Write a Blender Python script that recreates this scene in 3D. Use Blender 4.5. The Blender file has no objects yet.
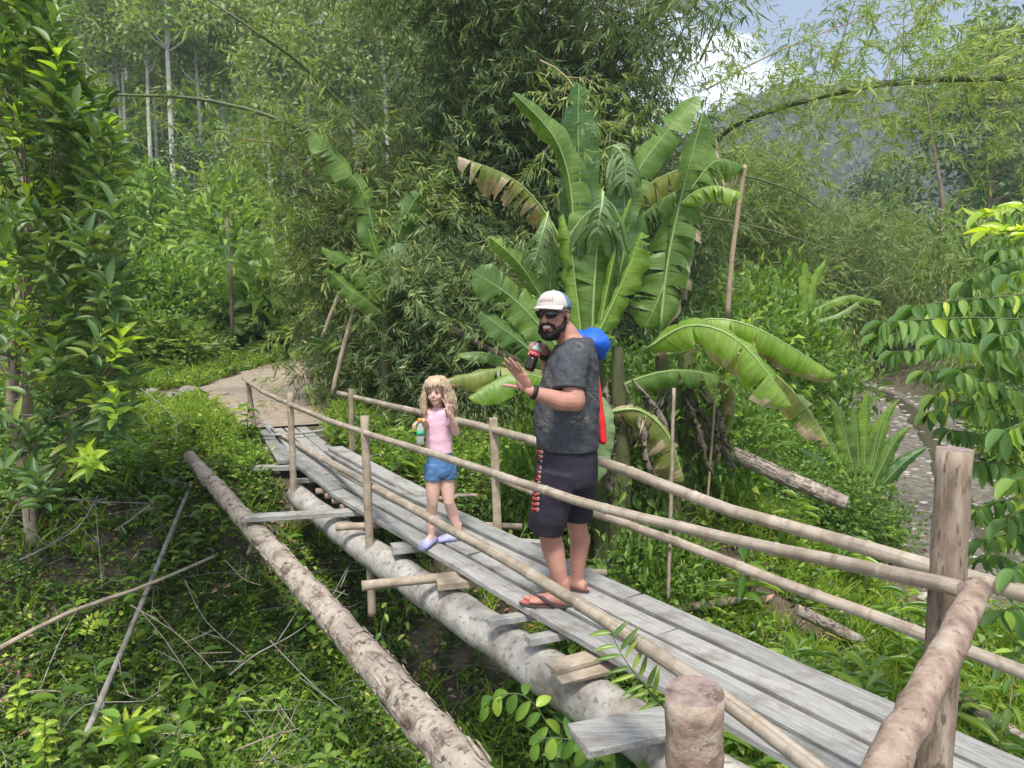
import bpy, bmesh, math, random
import numpy as np
from mathutils import Vector, Matrix, noise as mnoise
from mathutils.bvhtree import BVHTree

PI = math.pi
scene = bpy.context.scene
C = scene.collection

# ------------------------------------------------------------------ camera
F_PX = 760.0
PITCH = math.radians(7.0)
CAM_H = 1.78
cam_d = bpy.data.cameras.new('camera')
cam_d.sensor_width = 36.0
cam_d.lens = 36.0 * F_PX / 1024.0
cam_d.clip_start = 0.05
cam_d.clip_end = 5000
cam = bpy.data.objects.new('camera', cam_d)
C.objects.link(cam)
cam.location = (0, 0, CAM_H)
cam.rotation_euler = (PI / 2 - PITCH, 0, 0)
scene.camera = cam

# ------------------------------------------------------------------ world, sun, exposure
SUN_EL, SUN_AZ = math.radians(62), math.radians(185)      # azimuth measured clockwise from +Y
world = bpy.data.worlds.new('World')
scene.world = world
world.use_nodes = True
wt = world.node_tree
wt.nodes.clear()
w_out = wt.nodes.new('ShaderNodeOutputWorld')
w_bg = wt.nodes.new('ShaderNodeBackground')
w_bg.inputs['Strength'].default_value = 0.115
w_sky = wt.nodes.new('ShaderNodeTexSky')
w_sky.sky_type = 'NISHITA'
w_sky.sun_disc = False
w_sky.sun_elevation = SUN_EL
w_sky.sun_rotation = SUN_AZ
w_sky.air_density = 1.0
w_sky.dust_density = 1.2
w_tc = wt.nodes.new('ShaderNodeTexCoord')
w_map = wt.nodes.new('ShaderNodeMapping')
w_map.inputs['Scale'].default_value = (1.0, 1.0, 2.2)
w_map.inputs['Location'].default_value = (0.35, 0.1, 0.0)
w_no = wt.nodes.new('ShaderNodeTexNoise')
w_no.inputs['Scale'].default_value = 3.2
w_no.inputs['Detail'].default_value = 7
w_no.inputs['Roughness'].default_value = 0.55
w_rp = wt.nodes.new('ShaderNodeValToRGB')
w_rp.color_ramp.elements[0].position = 0.52
w_rp.color_ramp.elements[1].position = 0.70
w_mix = wt.nodes.new('ShaderNodeMix')
w_mix.data_type = 'RGBA'
w_mix.inputs['B'].default_value = (28, 28.4, 29.2, 1)
wt.links.new(w_tc.outputs['Generated'], w_map.inputs['Vector'])
wt.links.new(w_map.outputs['Vector'], w_no.inputs['Vector'])
wt.links.new(w_no.outputs['Fac'], w_rp.inputs['Fac'])
wt.links.new(w_rp.outputs['Color'], w_mix.inputs['Factor'])
wt.links.new(w_sky.outputs['Color'], w_mix.inputs['A'])
wt.links.new(w_mix.outputs['Result'], w_bg.inputs['Color'])
wt.links.new(w_bg.outputs['Background'], w_out.inputs['Surface'])

sun_d = bpy.data.lights.new('sun', 'SUN')
sun_d.energy = 4.6
sun_d.angle = math.radians(12)
sun_d.color = (1.0, 0.96, 0.89)
sun = bpy.data.objects.new('sun', sun_d)
C.objects.link(sun)
_sd = Vector((math.sin(SUN_AZ) * math.cos(SUN_EL), math.cos(SUN_AZ) * math.cos(SUN_EL), math.sin(SUN_EL)))
sun.rotation_euler = _sd.to_track_quat('Z', 'Y').to_euler()
sun.location = _sd * 30

scene.view_settings.view_transform = 'Standard'
scene.view_settings.look = 'None'
scene.view_settings.exposure = 0.54
scene.view_settings.gamma = 1
scene.cycles.max_bounces = 6
scene.cycles.diffuse_bounces = 3
scene.cycles.transmission_bounces = 5
scene.cycles.transparent_max_bounces = 6
scene.cycles.volume_bounces = 0
scene.cycles.use_denoising = True
scene.cycles.sample_clamp_indirect = 4


# ------------------------------------------------------------------ photo geometry -> metres
def ray(x, y):
    u = (x - 512) / F_PX
    v = -(y - 384) / F_PX
    return (u, math.cos(PITCH) + v * math.sin(PITCH), -math.sin(PITCH) + v * math.cos(PITCH))


def at_z(x, y, z=0.0):
    d = ray(x, y)
    t = (z - CAM_H) / d[2]
    return Vector((d[0] * t, d[1] * t, z))


def at_y(x, y, Y):
    d = ray(x, y)
    t = Y / d[1]
    return Vector((d[0] * t, Y, CAM_H + d[2] * t))


def proj(p):
    X, Y, Z = p[0], p[1], p[2] - CAM_H
    f = Y * math.cos(PITCH) - Z * math.sin(PITCH)
    u = Y * math.sin(PITCH) + Z * math.cos(PITCH)
    f = max(f, 0.01)
    return (512 + F_PX * X / f, 384 - F_PX * u / f)


def at_line(px, py, poly):
    """point of the pixel's ray above a plan polyline [(x, y), ...]"""
    d = ray(px, py)
    best = None
    for (ax, ay), (bx, by) in zip(poly, poly[1:]):
        ex, ey = bx - ax, by - ay
        det = d[0] * (-ey) + d[1] * ex
        if abs(det) < 1e-9:
            continue
        t = (ax * (-ey) + ay * ex) / det
        s = (d[0] * ay - d[1] * ax) / (-(d[0] * ey - d[1] * ex)) if abs(d[0] * ey - d[1] * ex) > 1e-9 else 0
        q = 0 if -0.001 <= s <= 1.001 else min(abs(s), abs(s - 1))
        if t > 0 and (best is None or q < best[0]):
            best = (q, t)
    t = best[1]
    return Vector((d[0] * t, d[1] * t, CAM_H + d[2] * t))


# ------------------------------------------------------------------ object helpers
def tag(o, label=None, cat=None, group=None, kind=None):
    if label: o['label'] = label
    if cat: o['category'] = cat
    if group: o['group'] = group
    if kind: o['kind'] = kind
    return o


def empty(name, loc=(0, 0, 0), rz=0, label=None, cat=None, group=None):
    o = bpy.data.objects.new(name, None)
    o.empty_display_size = 0.1
    C.objects.link(o)
    o.location = loc
    o.rotation_euler = (0, 0, rz)
    return tag(o, label, cat, group)


def link(name, me, parent=None, mats=()):
    o = bpy.data.objects.new(name, me)
    C.objects.link(o)
    for m in mats:
        me.materials.append(m)
    if parent is not None:
        o.parent = parent
        if parent.type == 'EMPTY' or True:
            o.matrix_parent_inverse = Matrix.Identity(4)
    return o


def wlink(name, me, parent, mats=()):
    """mesh given in world coordinates, parented under a thing that may be moved / turned"""
    o = link(name, me, None, mats)
    bpy.context.view_layer.update()
    root = parent
    m = Matrix.LocRotScale(root.location, root.rotation_euler, root.scale)
    if root.parent is not None:
        pr = root.parent
        m = Matrix.LocRotScale(pr.location, pr.rotation_euler, pr.scale) @ m
    me.transform(m.inverted())
    o.parent = root
    return o


def copy_tree(o, parent=None):
    c = o.copy()
    C.objects.link(c)
    c.parent = parent
    for ch in o.children:
        copy_tree(ch, c)
    return c


ORD = ['', 'first', 'second', 'third', 'fourth', 'fifth', 'sixth', 'seventh', 'eighth', 'ninth', 'tenth', 'eleventh',
       'twelfth', 'thirteenth', 'fourteenth', 'fifteenth', 'sixteenth', 'seventeenth', 'eighteenth', 'nineteenth',
       'twentieth', 'twenty-first', 'twenty-second', 'twenty-third', 'twenty-fourth', 'twenty-fifth', 'twenty-sixth',
       'twenty-seventh', 'twenty-eighth', 'twenty-ninth', 'thirtieth', 'thirty-first', 'thirty-second', 'thirty-third', 'thirty-fourth', 'thirty-fifth', 'thirty-sixth', 'thirty-seventh', 'thirty-eighth', 'thirty-ninth', 'fortieth', 'forty-first', 'forty-second', 'forty-third', 'forty-fourth', 'forty-fifth']


def label_row(objs, phrase, cat, group):
    """objs sorted by where they stand from left to right as seen from the camera"""
    objs = sorted(objs, key=lambda o: o.location[0] / max(o.location[1], 0.1))
    for i, o in enumerate(objs):
        if i == 0:
            s = 'leftmost of the ' + phrase
        elif i == len(objs) - 1:
            s = 'rightmost of the ' + phrase
        else:
            s = ORD[i + 1] + ' from the left of the ' + phrase
        tag(o, s, cat, group)


# ------------------------------------------------------------------ mesh builder
class MB:
    def __init__(self):
        self.v = []
        self.f = []
        self.m = []
        self.uv = []          # per face list of uvs
        self.smooth = []

    def face(self, idx, mat=0, uv=None, smooth=True):
        self.f.append(tuple(idx)); self.m.append(mat)
        self.uv.append(uv if uv else [(0, 0)] * len(idx)); self.smooth.append(smooth)

    def tube(self, pts, radii, seg=8, mat=0, caps=True, capmat=None, wob=0.0, rng=None, uoff=0.0):
        pts = [Vector(p) for p in pts]
        if not hasattr(radii, '__len__'):
            radii = [radii] * len(pts)
        n = len(pts)
        up = Vector((0, 0, 1))
        d0 = (pts[1] - pts[0]).normalized()
        if abs(d0.z) > 0.9: up = Vector((1, 0, 0))
        side = d0.cross(up).normalized()
        rings = []
        ln = 0
        for i, p in enumerate(pts):
            if i == 0: d = pts[1] - pts[0]
            elif i == n - 1: d = pts[-1] - pts[-2]
            else: d = pts[i + 1] - pts[i - 1]
            d.normalize()
            side = (side - d * side.dot(d)).normalized()
            nrm = side.cross(d)
            if i: ln += (pts[i] - pts[i - 1]).length
            ring = []
            for k in range(seg):
                a = 2 * PI * k / seg
                r = radii[i]
                if wob and rng: r *= 1 + rng.uniform(-wob, wob)
                ring.append(len(self.v))
                self.v.append(tuple(p + side * (math.cos(a) * r) + nrm * (math.sin(a) * r)))
            rings.append((ring, ln))
        for (r0, l0), (r1, l1) in zip(rings, rings[1:]):
            for k in range(seg):
                k2 = (k + 1) % seg
                self.face((r0[k], r0[k2], r1[k2], r1[k]), mat,
                          [(k / seg + uoff, l0), ((k + 1) / seg + uoff, l0), ((k + 1) / seg + uoff, l1), (k / seg + uoff, l1)])
        if caps:
            cm = mat if capmat is None else capmat
            self.face(tuple(reversed(rings[0][0])), cm, [(0.5, 0)] * seg, False)
            self.face(tuple(rings[-1][0]), cm, [(0.5, ln)] * seg, False)

    def loft(self, rings, mat=0, caps=True, seg=16):
        """rings: (center, xvec, yvec) ellipses"""
        ids = []
        for c, xv, yv in rings:
            c, xv, yv = Vector(c), Vector(xv), Vector(yv)
            r = []
            for k in range(seg):
                a = 2 * PI * k / seg
                r.append(len(self.v))
                self.v.append(tuple(c + xv * math.cos(a) + yv * math.sin(a)))
            ids.append(r)
        for j, (r0, r1) in enumerate(zip(ids, ids[1:])):
            for k in range(seg):
                k2 = (k + 1) % seg
                self.face((r0[k], r0[k2], r1[k2], r1[k]), mat,
                          [(k / seg, j), ((k + 1) / seg, j), ((k + 1) / seg, j + 1), (k / seg, j + 1)])
        if caps:
            self.face(tuple(reversed(ids[0])), mat)
            self.face(tuple(ids[-1]), mat)

    def ell(self, c, r, mat=0, seg=14, rings=9, M=None):
        """ellipsoid, optional 3x3 axes"""
        c = Vector(c)
        base = len(self.v)
        M = M or Matrix.Identity(3)
        pts = []
        for i in range(rings + 1):
            th = PI * i / rings
            for k in range(seg):
                ph = 2 * PI * k / seg
                p = Vector((r[0] * math.sin(th) * math.cos(ph), r[1] * math.sin(th) * math.sin(ph), r[2] * math.cos(th)))
                pts.append(c + M @ p)
        self.v += [tuple(p) for p in pts]
        for i in range(rings):
            for k in range(seg):
                k2 = (k + 1) % seg
                a, b, cc, d = base + i * seg + k, base + i * seg + k2, base + (i + 1) * seg + k2, base + (i + 1) * seg + k
                if i == 0: self.face((a, d, cc), mat)
                elif i == rings - 1: self.face((a, d, b), mat)
                else: self.face((a, d, cc, b), mat)

    def box(self, c, size, M=None, mat=0, jit=0.0, rng=None):
        c = Vector(c)
        M = M or Matrix.Identity(3)
        b = len(self.v)
        for sx in (-.5, .5):
            for sy in (-.5, .5):
                for sz in (-.5, .5):
                    p = Vector((sx * size[0], sy * size[1], sz * size[2]))
                    if jit and rng: p += Vector((rng.uniform(-jit, jit), rng.uniform(-jit, jit), rng.uniform(-jit, jit)))
                    self.v.append(tuple(c + M @ p))
        for q in ((0, 1, 3, 2), (4, 6, 7, 5), (0, 4, 5, 1), (2, 3, 7, 6), (0, 2, 6, 4), (1, 5, 7, 3)):
            self.face([b + i for i in q], mat, smooth=False)

    def mesh(self, name):
        me = bpy.data.meshes.new(name)
        me.from_pydata(self.v, [], self.f)
        me.polygons.foreach_set('material_index', self.m)
        me.polygons.foreach_set('use_smooth', self.smooth)
        uvl = me.uv_layers.new(name='UVMap')
        flat = [c for u in self.uv for t in u for c in t]
        if len(flat) == len(me.loops) * 2:
            uvl.data.foreach_set('uv', flat)
        me.update()
        return me

    def build(self, name, mats, parent=None, world=False):
        me = self.mesh(name)
        if not isinstance(mats, (list, tuple)): mats = [mats]
        if world and parent is not None:
            return wlink(name, me, parent, mats)
        return link(name, me, parent, mats)


def bevel_mesh(me, w=0.004, seg=1):
    bm = bmesh.new(); bm.from_mesh(me)
    bmesh.ops.bevel(bm, geom=list(bm.edges), offset=w, segments=seg, affect='EDGES', profile=0.6)
    bm.to_mesh(me); bm.free()


def remeshed(mb, name, voxel, smooth_it=4, factor=0.5, disp=None):
    """union of closed pieces as one continuous surface"""
    me = mb.mesh(name + '_raw')
    o = bpy.data.objects.new(name + '_raw', me)
    C.objects.link(o)
    m = o.modifiers.new('r', 'REMESH'); m.mode = 'VOXEL'; m.voxel_size = voxel
    if smooth_it:
        s = o.modifiers.new('s', 'SMOOTH'); s.iterations = smooth_it; s.factor = factor
    bpy.context.view_layer.update()
    dg = bpy.context.evaluated_depsgraph_get()
    out = bpy.data.meshes.new_from_object(o.evaluated_get(dg), depsgraph=dg)
    bpy.data.objects.remove(o); bpy.data.meshes.remove(me)
    out.name = name
    for p in out.polygons: p.use_smooth = True
    if disp:
        co = np.empty(len(out.vertices) * 3); out.vertices.foreach_get('co', co); co = co.reshape(-1, 3)
        no = np.empty(len(out.vertices) * 3); out.vertices.foreach_get('normal', no); no = no.reshape(-1, 3)
        d = np.array([disp(Vector(c)) for c in co])
        co += no * d[:, None]
        out.vertices.foreach_set('co', co.ravel())
        out.update()
    return out


# ------------------------------------------------------------------ numpy foliage
def unit(a):
    return a / np.maximum(np.linalg.norm(a, axis=-1, keepdims=True), 1e-9)


def T_diamond():
    return np.array([(0, 0, 0), (.42, .5, .0), (1, 0, -.06), (.42, -.5, .0)], float), [(0, 1, 2, 3)]


def T_fold():
    # base, tip, mid, L, R
    return (np.array([(0, 0, 0), (1, 0, -.18), (.5, 0, .03), (.42, .5, .12), (.42, -.5, .12)], float),
            [(0, 2, 3), (2, 1, 3), (0, 4, 2), (2, 4, 1)])


def T_leaf(n=5, prof=None, fold=.12, droop=.25, wave=0.0):
    prof = prof or (lambda t: math.sin(PI * min(1, t ** .8)) ** .8)
    v = [(0, 0, 0)]
    rows = []
    for i in range(1, n):
        t = i / n
        w = prof(t) * .5
        z = -droop * t * t
        zz = wave * math.sin(i * 2.3)
        rows.append((len(v), len(v) + 1, len(v) + 2))
        v += [(t, w, z + fold * w * 2 + zz), (t, 0, z), (t, -w, z + fold * w * 2 - zz)]
    tip = len(v)
    v.append((1, 0, -droop))
    f = [(0, rows[0][1], rows[0][0]), (0, rows[0][2], rows[0][1])]
    for a, b in zip(rows, rows[1:]):
        f += [(a[0], a[1], b[1], b[0]), (a[1], a[2], b[2], b[1])]
    a = rows[-1]
    f += [(a[0], a[1], tip), (a[1], a[2], tip)]
    return np.array(v, float), f


class Fol:
    def __init__(self):
        self.vs = []; self.fl = []; self.fn = []; self.mi = []; self.nv = 0; self.sm = []

    def raw(self, V, faces, mat=0, smooth=False):
        """V (n,3), faces list of equal or mixed tuples"""
        self.vs.append(V)
        for f in faces:
            self.fl.append(np.array(f, dtype=np.int64) + self.nv); self.fn.append(np.array([len(f)])); self.mi.append(np.array([mat])); self.sm.append(np.array([smooth]))
        self.nv += len(V)

    def stamp(self, templ, P, D, N, L, W, mat=0, smooth=False):
        tv, tf = templ
        n = len(P)
        if n == 0: return
        D = unit(D); S = unit(np.cross(N, D)); N2 = np.cross(D, S)
        L = np.broadcast_to(L, (n,)); W = np.broadcast_to(W, (n,))
        V = (P[:, None, :] + tv[None, :, 0:1] * L[:, None, None] * D[:, None, :]
             + tv[None, :, 1:2] * W[:, None, None] * S[:, None, :]
             + tv[None, :, 2:3] * L[:, None, None] * N2[:, None, :]).reshape(-1, 3)
        k = len(tv)
        off = (np.arange(n) * k + self.nv)
        tfl = np.concatenate([np.array(f) for f in tf])
        fn = np.array([len(f) for f in tf])
        self.vs.append(V)
        self.fl.append((off[:, None] + tfl[None, :]).ravel())
        self.fn.append(np.tile(fn, n))
        if hasattr(mat, '__len__'):
            self.mi.append(np.repeat(np.asarray(mat), len(tf)))
        else:
            self.mi.append(np.full(n * len(tf), mat))
        self.sm.append(np.full(n * len(tf), smooth))
        self.nv += n * k

    def stamp_mesh(self, V0, fl0, fn0, mi0, pos, rot, scl, tilt=None):
        """copy a proto (arrays) at many places: rot about z, uniform scale"""
        n = len(pos)
        c, s = np.cos(rot), np.sin(rot)
        x = V0[None, :, 0] * c[:, None] - V0[None, :, 1] * s[:, None]
        y = V0[None, :, 0] * s[:, None] + V0[None, :, 1] * c[:, None]
        z = np.broadcast_to(V0[None, :, 2], x.shape)
        V = np.stack([x, y, z], -1) * scl[:, None, None]
        if tilt is not None:
            V[:, :, 0] += V[:, :, 2] * tilt[:, 0:1]; V[:, :, 1] += V[:, :, 2] * tilt[:, 1:2]
        V = (V + pos[:, None, :]).reshape(-1, 3)
        k = len(V0)
        off = np.arange(n) * k + self.nv
        self.vs.append(V)
        self.fl.append((off[:, None] + fl0[None, :]).ravel())
        self.fn.append(np.tile(fn0, n)); self.mi.append(np.tile(mi0, n)); self.sm.append(np.zeros(n * len(fn0), bool))
        self.nv += n * k

    def arrays(self):
        return np.concatenate(self.vs), np.concatenate(self.fl), np.concatenate(self.fn), np.concatenate(self.mi)

    def mesh(self, name):
        V, fl, fn, mi = self.arrays()
        me = bpy.data.meshes.new(name)
        me.vertices.add(len(V)); me.vertices.foreach_set('co', V.astype(np.float32).ravel())
        me.loops.add(len(fl)); me.loops.foreach_set('vertex_index', fl.astype(np.int32))
        me.polygons.add(len(fn))
        st = np.concatenate([[0], np.cumsum(fn)[:-1]])
        me.polygons.foreach_set('loop_start', st.astype(np.int32))
        me.polygons.foreach_set('material_index', mi.astype(np.int32))
        me.polygons.foreach_set('use_smooth', np.concatenate(self.sm))
        me.update(calc_edges=True)
        return me


def rdirs(rs, n, up=0.0, flat=1.0):
    d = rs.normal(size=(n, 3))
    d[:, 2] = d[:, 2] * flat + up
    return unit(d)


# ------------------------------------------------------------------ materials
MATS = {}


def new_mat(name):
    m = bpy.data.materials.new(name)
    m.use_nodes = True
    nt = m.node_tree
    nt.nodes.clear()
    out = nt.nodes.new('ShaderNodeOutputMaterial')
    MATS[name] = m
    return m, nt, out


def N(nt, t, **kw):
    n = nt.nodes.new(t)
    for k, v in kw.items():
        if k in n.inputs: n.inputs[k].default_value = v
        else: setattr(n, k, v)
    return n


def ramp(nt, fac, stops, interp='LINEAR'):
    r = nt.nodes.new('ShaderNodeValToRGB')
    r.color_ramp.interpolation = interp
    el = r.color_ramp.elements
    while len(el) < len(stops): el.new(0.5)
    for e, (p, c) in zip(el, stops):
        e.position = p
        e.color = (c[0], c[1], c[2], 1)
    nt.links.new(fac, r.inputs['Fac'])
    return r.outputs['Color']


def mixc(nt, a, b, fac, mode='MIX'):
    m = nt.nodes.new('ShaderNodeMix'); m.data_type = 'RGBA'; m.blend_type = mode
    for sock, v in (('A', a), ('B', b), ('Factor', fac)):
        s = m.inputs[sock]
        if isinstance(v, (int, float)): s.default_value = v
        elif isinstance(v, tuple): s.default_value = (v[0], v[1], v[2], 1)
        else: nt.links.new(v, s)
    return m.outputs['Result']


def leaf_mat(name, cols, trans=0.35, rough=0.45, objvar=0.25, spec=0.35):
    """cols: list of (pos, rgb) picked per leaf"""
    cols = [(p_, (c_[0] * 1.62, c_[1] * 1.32, c_[2] * 1.5)) for p_, c_ in cols]
    m, nt, out = new_mat(name)
    geo = N(nt, 'ShaderNodeNewGeometry')
    col = ramp(nt, geo.outputs['Random Per Island'], cols)
    oi = N(nt, 'ShaderNodeObjectInfo')
    mr = N(nt, 'ShaderNodeMapRange'); mr.inputs['To Min'].default_value = 1 - objvar; mr.inputs['To Max'].default_value = 1 + objvar
    nt.links.new(oi.outputs['Random'], mr.inputs['Value'])
    hs = N(nt, 'ShaderNodeHueSaturation')
    nt.links.new(mr.outputs['Result'], hs.inputs['Value'])
    nt.links.new(col, hs.inputs['Color'])
    c = hs.outputs['Color']
    p = N(nt, 'ShaderNodeBsdfPrincipled', Roughness=rough)
    p.inputs['Specular IOR Level'].default_value = spec
    nt.links.new(c, p.inputs['Base Color'])
    tr = N(nt, 'ShaderNodeBsdfTranslucent')
    tc = mixc(nt, c, (1.9, 1.9, 0.75), 1.0, 'MULTIPLY')
    nt.links.new(tc, tr.inputs['Color'])
    mx = N(nt, 'ShaderNodeMixShader', Fac=trans)
    nt.links.new(p.outputs['BSDF'], mx.inputs[1]); nt.links.new(tr.outputs['BSDF'], mx.inputs[2])
    nt.links.new(mx.outputs['Shader'], out.inputs['Surface'])
    return m


def noise_mat(name, stops, scale=5, detail=6, rough=0.8, bump=0.3, bscale=None, coords='Object', stretch=(1, 1, 1), spec=0.3, dist=0.02, extra=None, distort=0.0):
    m, nt, out = new_mat(name)
    tc = N(nt, 'ShaderNodeTexCoord')
    mp = N(nt, 'ShaderNodeMapping'); mp.inputs['Scale'].default_value = stretch
    nt.links.new(tc.outputs[coords], mp.inputs['Vector'])
    no = N(nt, 'ShaderNodeTexNoise', Scale=scale, Detail=detail, Roughness=0.6, Distortion=distort)
    nt.links.new(mp.outputs['Vector'], no.inputs['Vector'])
    col = ramp(nt, no.outputs['Fac'], stops)
    if extra: col = extra(nt, mp, col)
    p = N(nt, 'ShaderNodeBsdfPrincipled', Roughness=rough)
    p.inputs['Specular IOR Level'].default_value = spec
    nt.links.new(col, p.inputs['Base Color'])
    if bump:
        nb = N(nt, 'ShaderNodeTexNoise', Scale=bscale or scale * 3, Detail=8, Roughness=0.65)
        nt.links.new(mp.outputs['Vector'], nb.inputs['Vector'])
        b = N(nt, 'ShaderNodeBump', Strength=bump, Distance=dist)
        nt.links.new(nb.outputs['Fac'], b.inputs['Height'])
        nt.links.new(b.outputs['Normal'], p.inputs['Normal'])
    nt.links.new(p.outputs['BSDF'], out.inputs['Surface'])
    return m


def blotch(c2, scale, lo, hi, amt=1.0):
    def f(nt, mp, col):
        n2 = N(nt, 'ShaderNodeTexNoise', Scale=scale, Detail=5, Roughness=0.6)
        nt.links.new(mp.outputs['Vector'], n2.inputs['Vector'])
        r = N(nt, 'ShaderNodeMapRange'); r.inputs['From Min'].default_value = lo; r.inputs['From Max'].default_value = hi; r.inputs['To Max'].default_value = amt
        nt.links.new(n2.outputs['Fac'], r.inputs['Value'])
        return mixc(nt, col, c2, r.outputs['Result'])
    return f


def wood_detail(nt, mp, col):
    tc2 = nt.nodes.new('ShaderNodeTexCoord')
    m2 = nt.nodes.new('ShaderNodeMapping'); m2.inputs['Scale'].default_value = (3.0, 90, 90)
    nt.links.new(tc2.outputs['Object'], m2.inputs['Vector'])
    n2 = N(nt, 'ShaderNodeTexNoise', Scale=2.0, Detail=6, Roughness=.6)
    nt.links.new(m2.outputs['Vector'], n2.inputs['Vector'])
    r = N(nt, 'ShaderNodeMapRange'); r.inputs['From Min'].default_value = .55; r.inputs['From Max'].default_value = .70; r.inputs['To Max'].default_value = .75
    nt.links.new(n2.outputs['Fac'], r.inputs['Value'])
    c = mixc(nt, col, (.10, .095, .085), r.outputs['Result'])
    n3 = N(nt, 'ShaderNodeTexNoise', Scale=5, Detail=7, Roughness=.65)
    nt.links.new(tc2.outputs['Object'], n3.inputs['Vector'])
    r3 = N(nt, 'ShaderNodeMapRange'); r3.inputs['From Min'].default_value = .5; r3.inputs['From Max'].default_value = .68; r3.inputs['To Max'].default_value = .75
    nt.links.new(n3.outputs['Fac'], r3.inputs['Value'])
    return mixc(nt, c, (.17, .145, .115), r3.outputs['Result'])


g = lambda r, gg, b: (r, gg, b)
ML = {}
ML['cover'] = leaf_mat('cover_leaf', [(0, (.045, .11, .012)), (.4, (.085, .19, .022)), (.8, (.14, .27, .035)), (.95, (.25, .38, .06)), (1, (.38, .42, .08))], .35)
ML['cover_dark'] = leaf_mat('dark_cover_leaf', [(0, (.03, .075, .014)), (.6, (.055, .125, .022)), (1, (.10, .19, .03))], .3)
ML['grass'] = leaf_mat('grass_blade', [(0, (.08, .16, .02)), (.6, (.15, .27, .035)), (1, (.27, .36, .08))], .4)
ML['bush'] = leaf_mat('bush_leaf', [(0, (.04, .095, .014)), (.5, (.075, .17, .024)), (.9, (.12, .25, .035)), (1, (.24, .33, .06))], .35)
ML['bush_bright'] = leaf_mat('bright_bush_leaf', [(0, (.05, .115, .02)), (.5, (.09, .18, .035)), (1, (.18, .29, .06))], .35)
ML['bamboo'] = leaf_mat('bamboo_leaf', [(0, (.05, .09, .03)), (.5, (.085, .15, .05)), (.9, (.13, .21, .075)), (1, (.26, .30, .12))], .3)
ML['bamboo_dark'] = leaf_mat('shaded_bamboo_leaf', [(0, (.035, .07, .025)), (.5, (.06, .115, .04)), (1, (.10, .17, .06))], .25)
ML['bamboo_yel'] = leaf_mat('yellowish_bamboo_leaf', [(0, (.07, .13, .035)), (.5, (.11, .19, .05)), (1, (.20, .28, .08))], .35)
ML['tree'] = leaf_mat('tree_leaf', [(0, (.07, .13, .04)), (.5, (.12, .21, .06)), (1, (.20, .30, .085))], .3)
ML['tree_dark'] = leaf_mat('dark_tree_leaf', [(0, (.04, .085, .035)), (.5, (.07, .135, .05)), (1, (.12, .20, .07))], .25)
ML['lance'] = leaf_mat('lance_leaf', [(0, (.04, .10, .03)), (.5, (.07, .15, .042)), (.93, (.10, .18, .05)), (1, (.19, .30, .06))], .25, .42, .1, .4)
ML['lance_new'] = leaf_mat('young_lance_leaf', [(0, (.13, .27, .03)), (1, (.26, .42, .05))], .45, .4, .1)
ML['coffee'] = leaf_mat('glossy_shrub_leaf', [(0, (.045, .115, .03)), (.5, (.075, .175, .04)), (1, (.15, .28, .055))], .35, .5, .1, .25)
ML['coffee_new'] = leaf_mat('young_glossy_leaf', [(0, (.16, .29, .03)), (1, (.30, .43, .05))], .45, .3, .1, .5)
ML['seedling'] = leaf_mat('seedling_leaf', [(0, (.05, .13, .02)), (.5, (.09, .20, .03)), (1, (.20, .34, .05))], .35, .35, .15, .5)
ML['palm'] = leaf_mat('palm_leaflet', [(0, (.07, .12, .035)), (1, (.14, .21, .06))], .25)
ML['deadleaf'] = leaf_mat('dead_leaf', [(0, (.16, .10, .055)), (.5, (.27, .19, .11)), (1, (.42, .34, .24))], .2, .8, .1, .1)

ML['plank'] = noise_mat('weathered_plank', [(.25, (.19, .18, .165)), (.5, (.30, .295, .28)), (.75, (.42, .41, .39))], 4, 10, .9, .8, 9, stretch=(1.2, 16, 16), dist=.008, extra=wood_detail)
ML['plank_pale'] = noise_mat('pale_weathered_plank', [(.25, (.26, .25, .23)), (.5, (.36, .35, .33)), (.75, (.47, .455, .43))], 4, 10, .9, .8, 9, stretch=(1.2, 16, 16), dist=.008, extra=wood_detail)
ML['trunk_grey'] = noise_mat('grey_palm_log', [(.3, (.19, .17, .145)), (.45, (.36, .335, .30)), (.7, (.50, .475, .43))], 7, 10, .9, .9, 30, dist=.012,
                             extra=lambda nt, mp, c: blotch((.20, .16, .12), 3, .5, .7, .7)(nt, mp, blotch((.10, .095, .08), 24, .56, .66, .7)(nt, mp, c)))
ML['bark_log'] = noise_mat('flaking_bark', [(.32, (.12, .09, .07)), (.40, (.27, .21, .165)), (.46, (.41, .345, .28)), (.72, (.53, .47, .40))], 6, 11, .95, 1.0, 20, dist=.03, distort=.7,
                           extra=lambda nt, mp, c: blotch((.27, .22, .19), 2, .48, .6, .7)(nt, mp, blotch((.09, .07, .06), 19, .57, .63, .85)(nt, mp, c)))
ML['post_wood'] = noise_mat('peeled_post', [(.3, (.13, .095, .068)), (.5, (.26, .20, .145)), (.72, (.42, .35, .28))], 26, 10, .9, .9, 60, stretch=(1, 1, .25), dist=.006,
                            extra=lambda nt, mp, c: blotch((.40, .33, .26), 9, .54, .64, .6)(nt, mp, blotch((.10, .065, .045), 60, .56, .64, .8)(nt, mp, c)))
ML['post_pink'] = noise_mat('reddish_bark_pole', [(.3, (.17, .115, .085)), (.5, (.31, .225, .17)), (.72, (.47, .385, .31))], 17, 10, .85, .9, 45, dist=.009,
                            extra=lambda nt, mp, c: blotch((.44, .37, .30), 7, .56, .64, .6)(nt, mp, blotch((.13, .085, .06), 38, .58, .66, .8)(nt, mp, c)))
ML['cut_wood'] = noise_mat('cut_wood_end', [(.3, (.16, .115, .10)), (.6, (.30, .23, .20)), (.8, (.40, .33, .29))], 34, 9, .9, .8, 70, dist=.006, extra=blotch((.09, .06, .05), 16, .58, .64, .8))
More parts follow.
